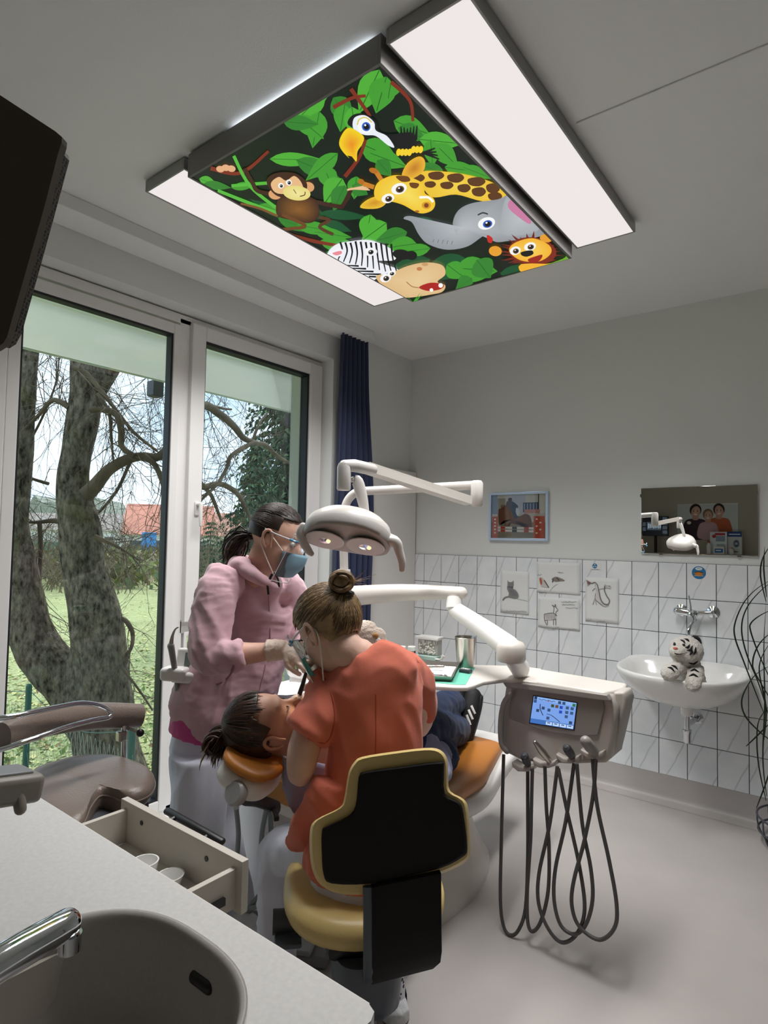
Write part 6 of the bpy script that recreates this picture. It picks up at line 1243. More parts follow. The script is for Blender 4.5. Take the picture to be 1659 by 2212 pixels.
def folds(a=.006, s=11, an=(1, 1, 1)):
    an = V(an)
    def f(c, q):
        p = V((c.x*an.x, c.y*an.y, c.z*an.z)); w_ = V((noise.noise(p*4), noise.noise(p*4+V((7, 3, 1))), noise.noise(p*4+V((2, 9, 5)))))*.25
        return a*(1-2*abs(noise.noise((p+w_)*s)))*.8+a*.5*noise.noise(p*s*2.3)
    return f
def draped(dirs):
    def f(c, q):
        r_ = 0
        for d, a, s_, st in dirs:
            d = V(d).normalized(); t = c.dot(d); p = c-d*t*(1-st); w_ = V((noise.noise(c*3.1), noise.noise(c*3.1+V((5, 1, 8))), noise.noise(c*3.1+V((3, 7, 2)))))*.10
            n_ = noise.noise((p+w_)*s_); r_ += a*(1-2.2*abs(n_))*smst(-.2, .5, noise.noise(c*2.3+V((s_, 0, a*100)))+.35)
        return r_
    return f
UP = V((0, 0, 1)); RT = V((rt.x, rt.y, 0)).normalized(); FW = V((fw.x, fw.y, 0)).normalized()
def hand(b, wrist, palm, fingdir, nrm, spread=.018, L=.072, r=.0085, curl=.5, tsgn=1):
    """palm + five separate fingers; fingdir = direction of the fingers, nrm = back of the hand"""
    f = V(fingdir).normalized(); n = V(nrm); n = (n-f*n.dot(f)).normalized(); s = n.cross(f)
    b.tube([wrist, (V(wrist)+V(palm))/2, palm, V(palm)+f*.025], [(.026, .018), (.034, .017), (.040, .016), (.036, .014)], 14, side=s, cap='round', sub=3)
    for i, (o, ln) in enumerate(((-1.5, .80), (-.5, .97), (.5, 1.0), (1.5, .90))):
        p = V(palm)+f*.028+s*spread*o; q = p+f*L*.45*ln+s*.003*o; t = q+(f*math.cos(curl)-n*math.sin(curl))*L*.33*ln; u = t+(f*math.cos(curl*1.8)-n*math.sin(curl*1.8))*L*.26*ln
        b.tube([p-f*.02, p, q, t, u], [r*1.05, r*1.05, r, r*.92, r*.8], 10, cap='round', sub=3)
    p = V(palm)-f*.02+s*.03*tsgn; b.tube([p-s*.015*tsgn, p+s*.014*tsgn+f*.02-n*.008, p+s*.018*tsgn+f*.05-n*.016, p+s*.012*tsgn+f*.072-n*.022], [.013, .0115, .0095, .008], 10, cap='round', sub=3)
# ====================================================== standing assistant in pink
def headframe(c, fd, up): Fm = frame(fd, up); return Matrix.Translation(V(c)-(Fm @ V((-.014, 0, .031)))) @ Fm
fdir_n = RT*.93-FW*.12-UP*.34
TN = headframe(at(598, 1145, 2.24), fdir_n, UP+RT*.3)
b = MB(); head_mesh(b, TN, at(562, 1240, 2.28), .05)
chain(b, [(562, 1240, 2.28, 36), (540, 1290, 2.32, (62, 52)), (520, 1400, 2.33, (72, 55)), (478, 1520, 2.33, (62, 46)), (465, 1580, 2.33, (60, 44))], RT)
for l in ([(445, 1650, 2.29, 38), (432, 1720, 2.26, 36), (425, 1780, 2.26, 33), (430, 1960, 2.28, 22), (432, 2010, 2.28, 20)], [(470, 1650, 2.36, 38), (472, 1720, 2.4, 35), (480, 1790, 2.38, 32), (508, 1950, 2.33, 22), (512, 1985, 2.32, 20)]): chain(b, l)
chain(b, [(484, 1262, 2.20, 26), (458, 1330, 2.11, 28), (448, 1405, 2.07, 27), (520, 1412, 2.06, 25), (580, 1407, 2.06, 19), (600, 1405, 2.06, 17)])
chain(b, [(612, 1262, 2.42, 32), (640, 1340, 2.40, 27), (660, 1400, 2.32, 24), (690, 1425, 2.18, 18), (700, 1440, 2.1, 16)])
nurse = link('person', remesh(b, .007, 3, 'person'), M['skin1'], label='person standing in pink hooded sweatshirt, blue mask and face shield, reaching over the patient', cat='person')
def child(nm, b, vox, m, par, disp=None, sm=3): return link(nm, remesh(b, vox, sm, nm, disp), m, par)
b = MB()
chain(b, [(572, 1262, 2.29, (42, 36)), (548, 1285, 2.31, (84, 60)), (536, 1340, 2.33, (92, 66)), (520, 1420, 2.33, (94, 68)), (495, 1480, 2.33, (100, 70)), (478, 1522, 2.33, (104, 75)), (474, 1538, 2.33, (103, 75))], RT-UP*.16, n=28)
chain(b, [(492, 1250, 2.21, 40), (470, 1290, 2.15, 40), (460, 1345, 2.11, 40), (452, 1392, 2.08, 40), (456, 1414, 2.07, 36), (490, 1418, 2.05, 33), (524, 1412, 2.05, 30)], cap='flat', n=22)
chain(b, [(595, 1258, 2.36, 40), (622, 1285, 2.42, 40), (638, 1335, 2.42, 36), (655, 1390, 2.34, 32), (672, 1412, 2.26, 26)], cap='flat', n=20)
_f1 = folds(.006, 15, (.8, .8, 2.0)); _f2 = draped([(RT*.3+UP, .010, 12, .2), (RT*-.6+UP*.7, .008, 15, .2)])
hood = child('hooded_sweatshirt', b, .008, M['pinkh'], nurse, lambda c, q: _f1(c, q)*.6+_f2(c, q), 1)
b = MB(); chain(b, [(594, 1268, 2.17, 7), (570, 1256, 2.16, 11), (538, 1236, 2.17, 15), (516, 1224, 2.22, 19), (520, 1218, 2.32, 20), (552, 1226, 2.40, 18), (590, 1250, 2.38, 10)], n=16); chain(b, [(520, 1224, 2.2, 22), (500, 1250, 2.24, 20), (505, 1290, 2.27, 12)])
child('hood', b, .008, M['pinkh'], nurse, folds(.006, 14), 3)
MB().tube([at(x, y, d) for x, y, d in ((588, 1240, 2.165), (580, 1256, 2.158), (578, 1266, 2.15), (580, 1284, 2.15))], .0045, 8, sub=4).build('zip_collar', M['black'], nurse)
MB().tube([at(x, y, d) for x, y, d in ((592, 1238, 2.17), (600, 1250, 2.18), (603, 1268, 2.18))], .0035, 8, sub=4).build('collar_edge', M['black'], nurse)
# zip seam and pocket follow the cloth
def onto(par, l, r, m, nm, lift=.001):
    dg = bpy.context.evaluated_depsgraph_get(); pts = []; me = par.data
    from mathutils.bvhtree import BVHTree
    bv = BVHTree.FromPolygons([v.co for v in me.vertices], [p.vertices for p in me.polygons])
    for x, y in l:
        h = bv.ray_cast(EYE, ray(x, y).normalized())
        if h[0] is not None: pts.append(h[0]-ray(x, y).normalized()*lift)
    if len(pts) > 2: return MB().tube(pts, r, 8, sub=3).build(nm, m, nurse if par is hood else par.parent or par, smooth=80)
onto(hood, [(580, 1286), (582, 1320), (584, 1360), (583, 1395)], .0025, mat('pink_zip', '#b08690', .6), 'zip_seam'); onto(hood, [(574, 1435), (570, 1455), (563, 1480), (558, 1500)], .0025, bpy.data.materials['pink_zip'], 'zip_seam')
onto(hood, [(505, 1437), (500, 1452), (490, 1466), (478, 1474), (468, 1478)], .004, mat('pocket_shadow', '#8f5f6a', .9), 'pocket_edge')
b = MB(); chain(b, [(478, 1500, 2.33, (92, 64)), (470, 1550, 2.33, (99, 70)), (464, 1588, 2.33, (99, 70))], RT-UP*.1, n=28, cap='flat'); child('tee_hem', b, .008, M['magenta'], nurse, folds(.002, 12), 2)
b = MB(); chain(b, [(464, 1572, 2.33, (80, 54)), (461, 1610, 2.33, (90, 62)), (458, 1640, 2.33, (90, 64))], RT, n=28, cap='flat')
chain(b, [(432, 1630, 2.27, 58), (428, 1720, 2.26, 58), (424, 1800, 2.26, 56), (430, 1900, 2.27, 50), (432, 1985, 2.28, 46)], cap='flat'); chain(b, [(470, 1630, 2.37, 50), (468, 1720, 2.38, 46), (472, 1800, 2.37, 44), (500, 1900, 2.34, 38), (512, 1972, 2.32, 36)], cap='flat')
child('trousers', b, .008, M['whitep'], nurse, draped([(UP, .009, 10, .15), (RT*.4+UP, .005, 14, .2)]), 2)
for l in ([(438, 2008, 2.27, 24), (470, 2020, 2.2, 22)], [(498, 1978, 2.34, 22), (520, 1988, 2.28, 26), (548, 2010, 2.20, 22)]):
    b = MB(); chain(b, l, sub=3); me = remesh(b, .007, 2, 'shoe', folds(.005, 30))
    for v in me.vertices: v.co.z = max(v.co.z, .004)
    link('shoe', me, M['shoew'], nurse)
kn_ = lambda d: not (d.x > .30 and d.z < .62-.1*abs(d.y)) and not (d.z < -.42) and not (d.x > .02 and d.z < .05) and not (d.x > -.25 and d.z < -.18)
haircap(nurse, TN, kn_, m=M['hair_d'])
rn = random.Random(2); st_ = [(rn.uniform(.2, .75), rn.uniform(-.8, .8), rn.uniform(.55, .9)) for i in range(90)]+[(rn.uniform(-.1, .1), s*.98, rn.uniform(.05, .5)) for s in (-1, 1) for i in range(30)]
strands(nurse, TN, st_, (-.97, 0, .05), M['hair_d'], seed=3)
b = MB(); tl = at(541, 1157, 2.27)
for i in range(60):
    o_ = V((rn.gauss(0, .008), rn.gauss(0, .008), rn.gauss(0, .010))); e_ = V((rn.gauss(0, .014), rn.gauss(0, .016), rn.gauss(0, .014)))
    b.tube([tl+o_*.5+RT*.012, tl+o_-RT*.02, at(520, 1162, 2.28)+o_*2+e_*.4, at(506, 1180, 2.29)+o_*2.2+e_*.8, at(500, 1196, 2.30)+e_+o_*1.5, at(497, 1206, 2.30)+e_*1.5], [.002, .003, .0035, .003, .002, .0006], 5, sub=2)
pn = b.build('ponytail', M['hair_d'], nurse, smooth=80, kind='stuff')
b = MB(); b.tube([tl+UP*.017*math.cos(a)+FW*.017*math.sin(a)-RT*.004 for a in [2*PI*i/20 for i in range(20)]], .005, 8, closed=True); b.build('hair_tie', M['black'], nurse)
b = MB()
for i in range(26): e_ = V((rn.gauss(0, .012), rn.gauss(0, .012), rn.gauss(0, .014))); b.tube([at(508, 1178, 2.29)+e_*.8, at(499, 1198, 2.29)+e_, at(495, 1209, 2.29)+e_*1.6], [.002, .002, .0005], 4)
b.build('ponytail_tips', M['hair_t'], nurse, smooth=80, kind='stuff')
ears(nurse, TN, M['skin1']); eyes(nurse, TN)
def facemask(par, T, m, up=-.018, low=-.115, strap=True):
    b = MB(); rows3 = []
    for j in range(9):
        v = j/8; z = up+(low-up)*v; row = []
        for i in range(17):
            u = -1+2*i/16; a = u*1.25; bul = .012*math.sin(PI*v)+(.024*math.exp(-(u*3)**2)*(1-v)); rr_ = .075-.012*v
            row.append(T @ V((.036+(rr_+bul)*math.cos(a)*.98-.006*abs(v-.5), (rr_+.004)*math.sin(a)*(1-.12*v), z+.004*math.sin(j*2.6)-.008*abs(u))))
        rows3.append(row)
    vs = [p for r_ in rows3 for p in r_]; fs = [(j*17+i, j*17+i+1, (j+1)*17+i+1, (j+1)*17+i) for j in range(8) for i in range(16)]
    o = MB().add(vs, fs).build('face_mask', m, par, smooth=80); s = o.modifiers.new('s', 'SOLIDIFY'); s.thickness = .003; s.offset = 1
    for sg, i in ((-1, 0), (1, 16)): MB().tube([rows3[0][i], T @ V((-.005, sg*.078, .012)), T @ V((-.026, sg*.082, .012)), T @ V((-.026, sg*.078, -.03)), rows3[8][i]], .0022, 6, sub=4).build('ear_loop', M['elastic'], par)
facemask(nurse, TN, M['maskb'])
def shieldmesh(par, T, z0=.045, z1=-.15, tilt=.35, off=.135):
    rows3 = []
    for j in range(9):
        v = j/8; rows3.append([T @ V((off*math.cos(a)-.005+.0*v-tilt*.06*v, .10*math.sin(a), z0+(z1-z0)*v)) for a in [(-.85+1.7*i/20) for i in range(21)]])
    vs = [p for r_ in rows3 for p in r_]; fs = [(j*21+i, j*21+i+1, (j+1)*21+i+1, (j+1)*21+i) for j in range(8) for i in range(20)]
    MB().add(vs, fs).build('face_shield', M['shield'], par, smooth=180)
    for sg in (-1, 1):
        MB().tube([T @ V((.088, sg*.078, .022)), T @ V((.02, sg*.090, .022)), T @ V((-.03, sg*.088, .026))], [.0028, .0026, .0022], 8, sub=3).build('temple', mat('clear_temple', '#c8ccd0', .3), par)
        MB().tube([T @ V((.098, sg*.062, .022)), T @ V((.070, sg*.082, .022))], [(.006, .004)]*2, 10, cap='round').build('blue_clip', mat('blue_clip', '#2f86b4', .4), par)
    MB().tube([rows3[j][0] for j in range(9)]+[rows3[8][i] for i in range(2, 21, 2)]+[rows3[j][20] for j in range(7, -1, -1)], .0013, 6).build('shield_edge_streak', mat('shield_streak_white', '#dfe6ea', .2), par)  # whitish tube imitates the reflected streak along the clear sheet's edge
    MB().tube([rows3[0][i] for i in range(0, 21, 4)], .0025, 6, sub=3).build('shield_band', mat('clear_band', '#c8d0d6', .3), par)
shieldmesh(nurse, TN, .045, -.135, .3, .122)
b = MB(); gw = at(588, 1406, 2.06); chain(b, [(576, 1406, 2.06, (25, 24)), (600, 1404, 2.06, (26, 22)), (618, 1404, 2.055, (24, 20))], n=18, cap='flat')
hand(b, at(606, 1404, 2.055), at(640, 1412, 2.03), at(690, 1448, 1.99)-at(640, 1412, 2.03), UP*.8-FW*.6, L=.085, curl=.45, tsgn=-1)
child('glove', b, .0045, M['glove'], nurse, folds(.0022, 40), 2)
b = MB(); hand(b, at(692, 1428, 2.17), at(700, 1442, 2.08), V((-.2, -.3, -.6)), UP*.5+RT, L=.08, curl=.5); child('glove', b, .0045, M['glove'], nurse, folds(.002, 40), 2)
# ====================================================== seated dentist in coral
TD_ = headframe(at(707, 1338, 1.74), -RT*.62+FW*.52-UP*.62, UP*.8-RT*.45+FW*.35)
b = MB(); head_mesh(b, TD_, at(770, 1425, 1.70), .05)
chain(b, [(775, 1420, 1.70, 42), (800, 1470, 1.70, (90, 62)), (810, 1600, 1.68, (82, 64)), (805, 1720, 1.67, (82, 64)), (795, 1850, 1.66, (95, 70))], RT)
chain(b, [(712, 1485, 1.72, 38), (674, 1570, 1.66, 36), (655, 1625, 1.62, 35), (650, 1668, 1.62, 30), (655, 1640, 1.70, 27), (662, 1560, 1.83, 20), (660, 1535, 1.88, 17)])
chain(b, [(885, 1480, 1.78, 40), (905, 1530, 1.82, 34), (890, 1570, 1.9, 30), (800, 1570, 1.98, 26), (720, 1540, 1.96, 19), (700, 1530, 1.95, 17)])
chain(b, [(760, 1870, 1.68, 56), (690, 1850, 1.80, 50), (612, 1838, 1.92, 40), (604, 1900, 1.94, 34), (602, 2000, 1.95, 28), (600, 2095, 1.96, 20)]); chain(b, [(830, 1880, 1.70, 52), (850, 1870, 1.95, 46), (858, 1860, 2.08, 38), (856, 1980, 2.0, 28), (852, 2110, 1.90, 19), (852, 2140, 1.89, 19)])
dent = link('person', remesh(b, .007, 3, 'person'), M['skin2'], label='person seated in coral short-sleeved tunic with hair bun, bending over the patient', cat='person')
b = MB()
chain(b, [(782, 1412, 1.70, (52, 44)), (792, 1440, 1.70, (98, 62)), (800, 1490, 1.70, (106, 72)), (808, 1570, 1.68, (100, 74)), (808, 1640, 1.67, (98, 74)), (800, 1720, 1.66, (102, 76)), (790, 1800, 1.66, (118, 86)), (782, 1880, 1.66, (122, 92))], RT-UP*.05, n=30, cap='flat')
chain(b, [(724, 1462, 1.70, 40), (718, 1490, 1.70, 44), (694, 1540, 1.66, 46), (664, 1584, 1.635, 49)], n=22, cap='flat'); chain(b, [(868, 1450, 1.74, 38), (890, 1478, 1.78, 42), (902, 1515, 1.82, 38), (904, 1536, 1.84, 36)], n=20, cap='flat')
chain(b, [(712, 1690, 1.60, (34, 26)), (694, 1740, 1.60, (38, 26)), (672, 1790, 1.64, (38, 22)), (650, 1824, 1.70, (30, 9))], RT, cap='flat'); chain(b, [(730, 1800, 1.58, (46, 24)), (704, 1850, 1.57, (36, 16)), (690, 1896, 1.56, (24, 8))], RT, cap='flat')
top = child('tunic', b, .007, M['coral'], dent, draped([(RT*.75+UP*.65, .013, 11, .22), (RT*-.5+UP*.85, .009, 14, .2), (UP, .006, 9, .3)]), 1)
from mathutils.bvhtree import BVHTree
def onto2(me, l, r, m, nm, par, lift=.0):
    bv = BVHTree.FromPolygons([v.co for v in me.vertices], [p.vertices for p in me.polygons]); pts = []
    for x, y in l:
        h = bv.ray_cast(EYE, ray(x, y).normalized())
        if h[0] is not None: pts.append(h[0]-ray(x, y).normalized()*lift)
    if len(pts) > 2: MB().tube(pts, r, 8, sub=4).build(nm, m, par, smooth=80)
seam = mat('coral_seam', '#b4523f', .9)
onto2(top.data, [(684, 1446), (702, 1468), (716, 1500), (722, 1530), (722, 1560), (714, 1590), (704, 1604)], .0022, seam, 'sleeve_seam', dent); onto2(top.data, [(618, 1570), (640, 1582), (665, 1594), (690, 1604), (702, 1606)], .0025, seam, 'sleeve_hem', dent); onto2(top.data, [(812, 1500), (812, 1550), (812, 1600), (811, 1640)], .0016, seam, 'back_seam', dent)
b = MB(); chain(b, [(782, 1870, 1.67, (112, 84)), (775, 1900, 1.68, (108, 84))], RT)
chain(b, [(750, 1868, 1.70, 62), (690, 1848, 1.80, 58), (615, 1836, 1.92, 48), (602, 1870, 1.95, 46), (600, 1960, 1.95, 42), (600, 2085, 1.96, 38)], cap='flat'); chain(b, [(830, 1880, 1.72, 60), (850, 1868, 1.95, 54), (858, 1860, 2.06, 46), (856, 1980, 1.99, 38), (852, 2105, 1.91, 30)], cap='flat')
child('trousers', b, .008, M['whitep'], dent, folds(.007, 9), 3)
b = MB(); chain(b, [(852, 2095, 1.9, 23), (853, 2165, 1.88, 22)], cap='flat')
def sockmat():
    m = bpy.data.materials.new('patterned_sock'); m.use_nodes = True; t = m.node_tree; p = t.nodes['Principled BSDF']; p.inputs['Roughness'].default_value = .9
    tc = t.nodes.new('ShaderNodeTexCoord'); vo = t.nodes.new('ShaderNodeTexVoronoi'); vo.inputs['Scale'].default_value = 60; r = t.nodes.new('ShaderNodeValToRGB'); r.color_ramp.interpolation = 'CONSTANT'; r.color_ramp.elements[0].color = hx('#3a3547'); r.color_ramp.elements[1].position = .32; r.color_ramp.elements[1].color = hx('#dcdce2')
    t.links.new(tc.outputs['Object'], vo.inputs['Vector']); t.links.new(vo.outputs['Distance'], r.inputs['Fac']); t.links.new(r.outputs[0], p.inputs['Base Color']); return m
b.build('sock', sockmat(), dent, smooth=60)
for l in ([(852, 2168, 1.88, (27, 26)), (856, 2195, 1.86, (29, 22)), (850, 2190, 1.98, (26, 20))], [(600, 2110, 1.96, 26), (575, 2118, 2.0, 24)]):
    b = MB(); chain(b, l, sub=3); me = remesh(b, .007, 2, 'shoe', folds(.003, 30))
    for v in me.vertices: v.co.z = max(v.co.z, .004)
    link('shoe', me, M['shoew'], dent)
kd_ = lambda d: not (d.x > .35 and d.z < .55) and not (d.z < -.78) and not (d.x > .0 and d.z < -.02) and not (d.x > -.22 and d.z < -.28)
haircap(dent, TD_, kd_, R=(.108, .090, .102), m=M['hair_l'])
bund = (TD_.to_3x3().inverted() @ (at(741, 1275, 1.69)-at(707, 1338, 1.74))); rn = random.Random(6)
st_ = [(rn.uniform(.15, .8), rn.uniform(-.9, .9), rn.uniform(.1, .7)) for i in range(90)]+[(-rn.uniform(.55, .95), rn.uniform(-.8, .8), -rn.uniform(.1, 1.1)) for i in range(170)]+[(rn.uniform(-.3, .1), s*.97, -rn.uniform(-.3, .25)) for s in (-1, 1) for i in range(50)]
strands(dent, TD_, st_, bund, M['hair_l'], R=(.110, .092, .104), seed=7, r=.0016, jit=.014)
bc = at(738, 1256, 1.69); b = MB()
for i in range(46):
    a0 = rn.uniform(0, 2*PI); ti = rn.uniform(-.7, .7); R0 = rn.uniform(.020, .034); ln = rn.uniform(1.6, 4.2); pts = []
    for k in range(10):
        a = a0+ln*k/9; w_ = V((R0*math.cos(a), R0*math.sin(a)*math.cos(ti), R0*math.sin(a)*math.sin(ti)+.010*math.sin(a*.5+i)))
        pts.append(bc+RT*w_.x+UP*(w_.y*.9)+FW*w_.z*1.1)
    b.tube(pts, [.002]+[.0045]*8+[.002], 6, sub=2)
b.ball(bc, .026, 14); b.build('hair_bun', M['hair_l'], dent, smooth=80, kind='stuff')
b = MB(); b.tube([at(742, 1277, 1.70)+RT*.026*math.cos(a)+FW*.026*math.sin(a)+UP*(-.006*math.cos(a)) for a in [2*PI*i/20 for i in range(20)]], .0055, 8, closed=True); b.build('hair_tie', M['black'], dent)
b = MB()
for i in range(14): e_ = V((rn.gauss(.6, .5), rn.gauss(0, .3), rn.gauss(.35, .4))); b.tube([bc+RT*.02, bc+RT*.035+e_*.012, bc+RT*.045+e_*.035], [.0007, .0006, .0003], 3, sub=2)
b.build('flyaway_hairs', M['hair_t'], dent, smooth=0, kind='stuff')
ears(dent, TD_, M['skin2']); eyes(dent, TD_); facemask(dent, TD_, M['maskg'], -.03, -.125); shieldmesh(dent, TD_, .045, -.115, .2, .128)
MB().ball(TD_ @ V((-.004, .084, -.038)), .003, 8).build('pearl_earring', M['white'], dent); MB().ball(TD_ @ V((-.004, -.084, -.038)), .003, 8).build('pearl_earring', M['white'], dent)
b = MB(); hand(b, at(660, 1530, 1.86), at(650, 1508, 1.86), at(632, 1522, 1.87)-at(654, 1504, 1.86), UP+RT*.4, L=.055, curl=.5, tsgn=-1); chain(b, [(662, 1556, 1.84, 21), (660, 1530, 1.88, 20)], cap='flat'); child('glove', b, .0045, M['glove'], dent, folds(.002, 40), 2)
b = MB(); hand(b, at(704, 1532, 1.95), at(672, 1525, 1.93), at(650, 1515, 1.9)-at(690, 1530, 1.95), UP, L=.06, curl=.5); child('glove', b, .0045, M['glove'], dent, folds(.002, 40), 2)
hi = thing('handpiece', at(655, 1480, 1.85), 'slim black instrument held at the mouth of the patient', 'instrument'); MB().tube([at(661, 1454, 1.84), at(655, 1475, 1.845), at(647, 1500, 1.85), at(643, 1512, 1.855)], [.0055, .0065, .0075, .006], 12, cap='round', sub=3).build('grip', M['black'], hi); MB().tube([at(643, 1512, 1.855), at(639, 1522, 1.86)], [.003, .0015], 8).build('tip', M['steel'], hi)
# ====================================================== reclining patient
TP_ = headframe(at(558, 1568, 1.80), UP*.80+RT*.52+FW*.05, -RT*.80+UP*.45-FW*.40)
b = MB(); head_mesh(b, TP_, V((-1.42, 1.43, .80)), .05)
def wchain(b, l, side=V((1, 0, 0)), n=22, cap='round'): b.tube([V(p[:3]) for p in l], [p[3] for p in l], n, sub=4, side=side, cap=cap)
wchain(b, [(-1.42, 1.42, .80, (.05, .05)), (-1.43, 1.52, .765, (.16, .08)), (-1.44, 1.75, .70, (.15, .095)), (-1.455, 1.98, .625, (.14, .09)), (-1.46, 2.1, .60, (.155, .09))])
def P3(x, y, d): return at(x, y, d)
chain(b, [(842, 1640, 2.22, 45), (905, 1590, 2.46, 36), (935, 1580, 2.6, 32), (975, 1582, 2.85, 24), (992, 1580, 2.98, 20)]); chain(b, [(838, 1610, 2.3, 45), (900, 1555, 2.62, 34), (930, 1540, 2.75, 30), (968, 1520, 2.98, 23), (982, 1512, 3.06, 19)])
wchain(b, [(-1.25, 1.58, .745, (.045, .045)), (-1.20, 1.80, .66, (.04, .04)), (-1.22, 1.92, .64, (.035, .035)), (-1.36, 2.03, .70, (.028, .028))]); wchain(b, [(-1.63, 1.58, .745, (.045, .045)), (-1.69, 1.80, .66, (.04, .04)), (-1.67, 1.92, .64, (.035, .035)), (-1.52, 2.03, .70, (.028, .028))])
hand(b, V((-1.38, 2.04, .705)), V((-1.43, 2.06, .71)), V((-.8, .3, 0)), UP, L=.07); hand(b, V((-1.52, 2.06, .72)), V((-1.48, 2.09, .735)), V((.8, .3, 0)), UP, L=.07, tsgn=-1)
pat = link('person', remesh(b, .007, 3, 'person'), M['skin3'], label='person lying back in the dental chair in dark jeans and black sneakers', cat='person')
b = MB(); wchain(b, [(-1.42, 1.455, .785, (.075, .06)), (-1.43, 1.52, .765, (.185, .095)), (-1.44, 1.75, .70, (.18, .115)), (-1.455, 1.98, .62, (.175, .11)), (-1.46, 2.12, .595, (.18, .105))], cap='flat')
wchain(b, [(-1.27, 1.54, .755, (.07, .06)), (-1.20, 1.78, .665, (.06, .055)), (-1.22, 1.92, .64, (.05, .048)), (-1.32, 2.01, .685, (.042, .04))], cap='flat'); wchain(b, [(-1.60, 1.54, .755, (.07, .06)), (-1.68, 1.78, .665, (.06, .055)), (-1.66, 1.92, .64, (.05, .048)), (-1.56, 2.01, .69, (.042, .04))], cap='flat')
child('sweater', b, .009, M['lilac'], pat, folds(.008, 9), 3)
# cape draped over the side of the chair
b = MB(); g0 = [(612, 1632, 1.76), (640, 1640, 1.74), (700, 1650, 1.75), (735, 1660, 1.76)]; g1 = [(610, 1700, 1.74), (640, 1735, 1.72), (690, 1760, 1.72), (730, 1770, 1.73)]; g2 = [(622, 1720, 1.73), (640, 1768, 1.72), (672, 1800, 1.72), (725, 1835, 1.73)]
vs = []; U_ = 14
for r_ in range(15):
    v = r_/14; row = []
    for i in range(4):
        p = at(*g0[i]).lerp(at(*g1[i]), min(1, v*1.6)) if v < .625 else at(*g1[i]).lerp(at(*g2[i]), (v-.625)/.375); row.append(p)
    row = catmull(row, 6)
    for k, p in enumerate(row): vs.append(p+FW*(.012*math.sin(k*.9+v*2)*v))
nc = len(vs)//15; o = MB().add(vs, [(j*nc+i, j*nc+i+1, (j+1)*nc+i+1, (j+1)*nc+i) for j in range(14) for i in range(nc-1)]).build('cape', mat('lilac_cape', '#9a9cb6', .8, sheen=.1), pat, smooth=180); sm = o.modifiers.new('s', 'SOLIDIFY'); sm.thickness = .004
b = MB(); wchain(b, [(-1.46, 2.02, .605, (.17, .10)), (-1.46, 2.16, .59, (.18, .105))])
chain(b, [(838, 1640, 2.22, 52), (905, 1592, 2.46, 46), (938, 1578, 2.6, 42), (968, 1578, 2.78, 35), (988, 1578, 2.93, 30)], cap='flat'); chain(b, [(838, 1612, 2.3, 52), (900, 1558, 2.62, 42), (930, 1545, 2.75, 37), (962, 1525, 2.93, 31), (978, 1516, 3.02, 28)], cap='flat')
child('jeans', b, .008, M['denim'], pat, folds(.007, 10), 3)
for q_, l, hl in ((0, [(1000, 1596, 2.97, 19), (1008, 1565, 3.0, 22), (1017, 1530, 3.03, 22), (1022, 1505, 3.05, 19)], [(988, 1582, 2.95, 24), (1000, 1572, 2.98, 22)]), (1, [(992, 1520, 3.06, 18), (990, 1500, 3.08, 20), (988, 1475, 3.1, 20), (986, 1452, 3.12, 17)], [(978, 1514, 3.04, 22), (988, 1505, 3.07, 20)])):
    b = MB(); chain(b, l); chain(b, hl); sh_ = child('sneaker', b, .006, M['shoe'], pat, None, 3)
    b = MB(); sd_ = 14 if q_ == 0 else 12; chain(b, [(p[0]+sd_*(1 if q_ == 0 else .6), p[1]+2, p[2]+.012, (p[3]*.42, p[3]*1.0)) for p in l], side=RT); child('sole', b, .006, mat('black_rubber', '#141416', .6), sh_, None, 2)
    if q_ == 0:
        for (x0_, y0_, x1_, y1_) in ((1003, 1561, 1012, 1548), (1010, 1545, 1022, 1531)): pass
        for s_ in ([(1010, 1566), (1013, 1560), (1015, 1553), (1016, 1547)],): pass
        bv = BVHTree.FromPolygons([v.co for v in sh_.data.vertices], [p.vertices for p in sh_.data.polygons])
        for (a_, c_) in (((1008, 1544), (1016, 1566)), ((1012, 1533), (1021, 1554)), ((1018, 1524), (1026, 1542))):
            pts = []
            for k in range(6):
                x = a_[0]+(c_[0]-a_[0])*k/5; y = a_[1]+(c_[1]-a_[1])*k/5; h = bv.ray_cast(EYE, ray(x, y).normalized())
                if h[0] is not None: pts.append(h[0]-ray(x, y).normalized()*.001)
            if len(pts) > 2: MB().tube(pts, [(.006, .0015)]*len(pts), 8, side=RT+UP).build('stripe', M['white'], sh_)
    else: MB().tube([at(962, 1506, 3.0), at(966, 1494, 3.02), at(972, 1484, 3.04)], [(.007, .002)]*3, 8, side=RT).build('stripe', M['white'], sh_)
kp_ = lambda d: not (d.x > .34 and d.z < .60) and not (d.z < -.55) and not (d.x > .0 and d.z < .0) and not (d.x > -.3 and d.z < -.2)
haircap(pat, TP_, kp_, R=(.108, .090, .104), m=M['hair_p']); rn = random.Random(12)
st_ = [(rn.uniform(.2, .8), rn.uniform(-.9, .9), rn.uniform(.45, .85)) for i in range(110)]+[(rn.uniform(-.2, .1), s*.97, rn.uniform(-.1, .5)) for s in (-1, 1) for i in range(40)]
strands(pat, TP_, st_, (-.35, 0, .95), M['hair_p'], R=(.110, .092, .107), seed=13)
bt = at(497, 1574, 1.80); b = MB(); bl = MB()
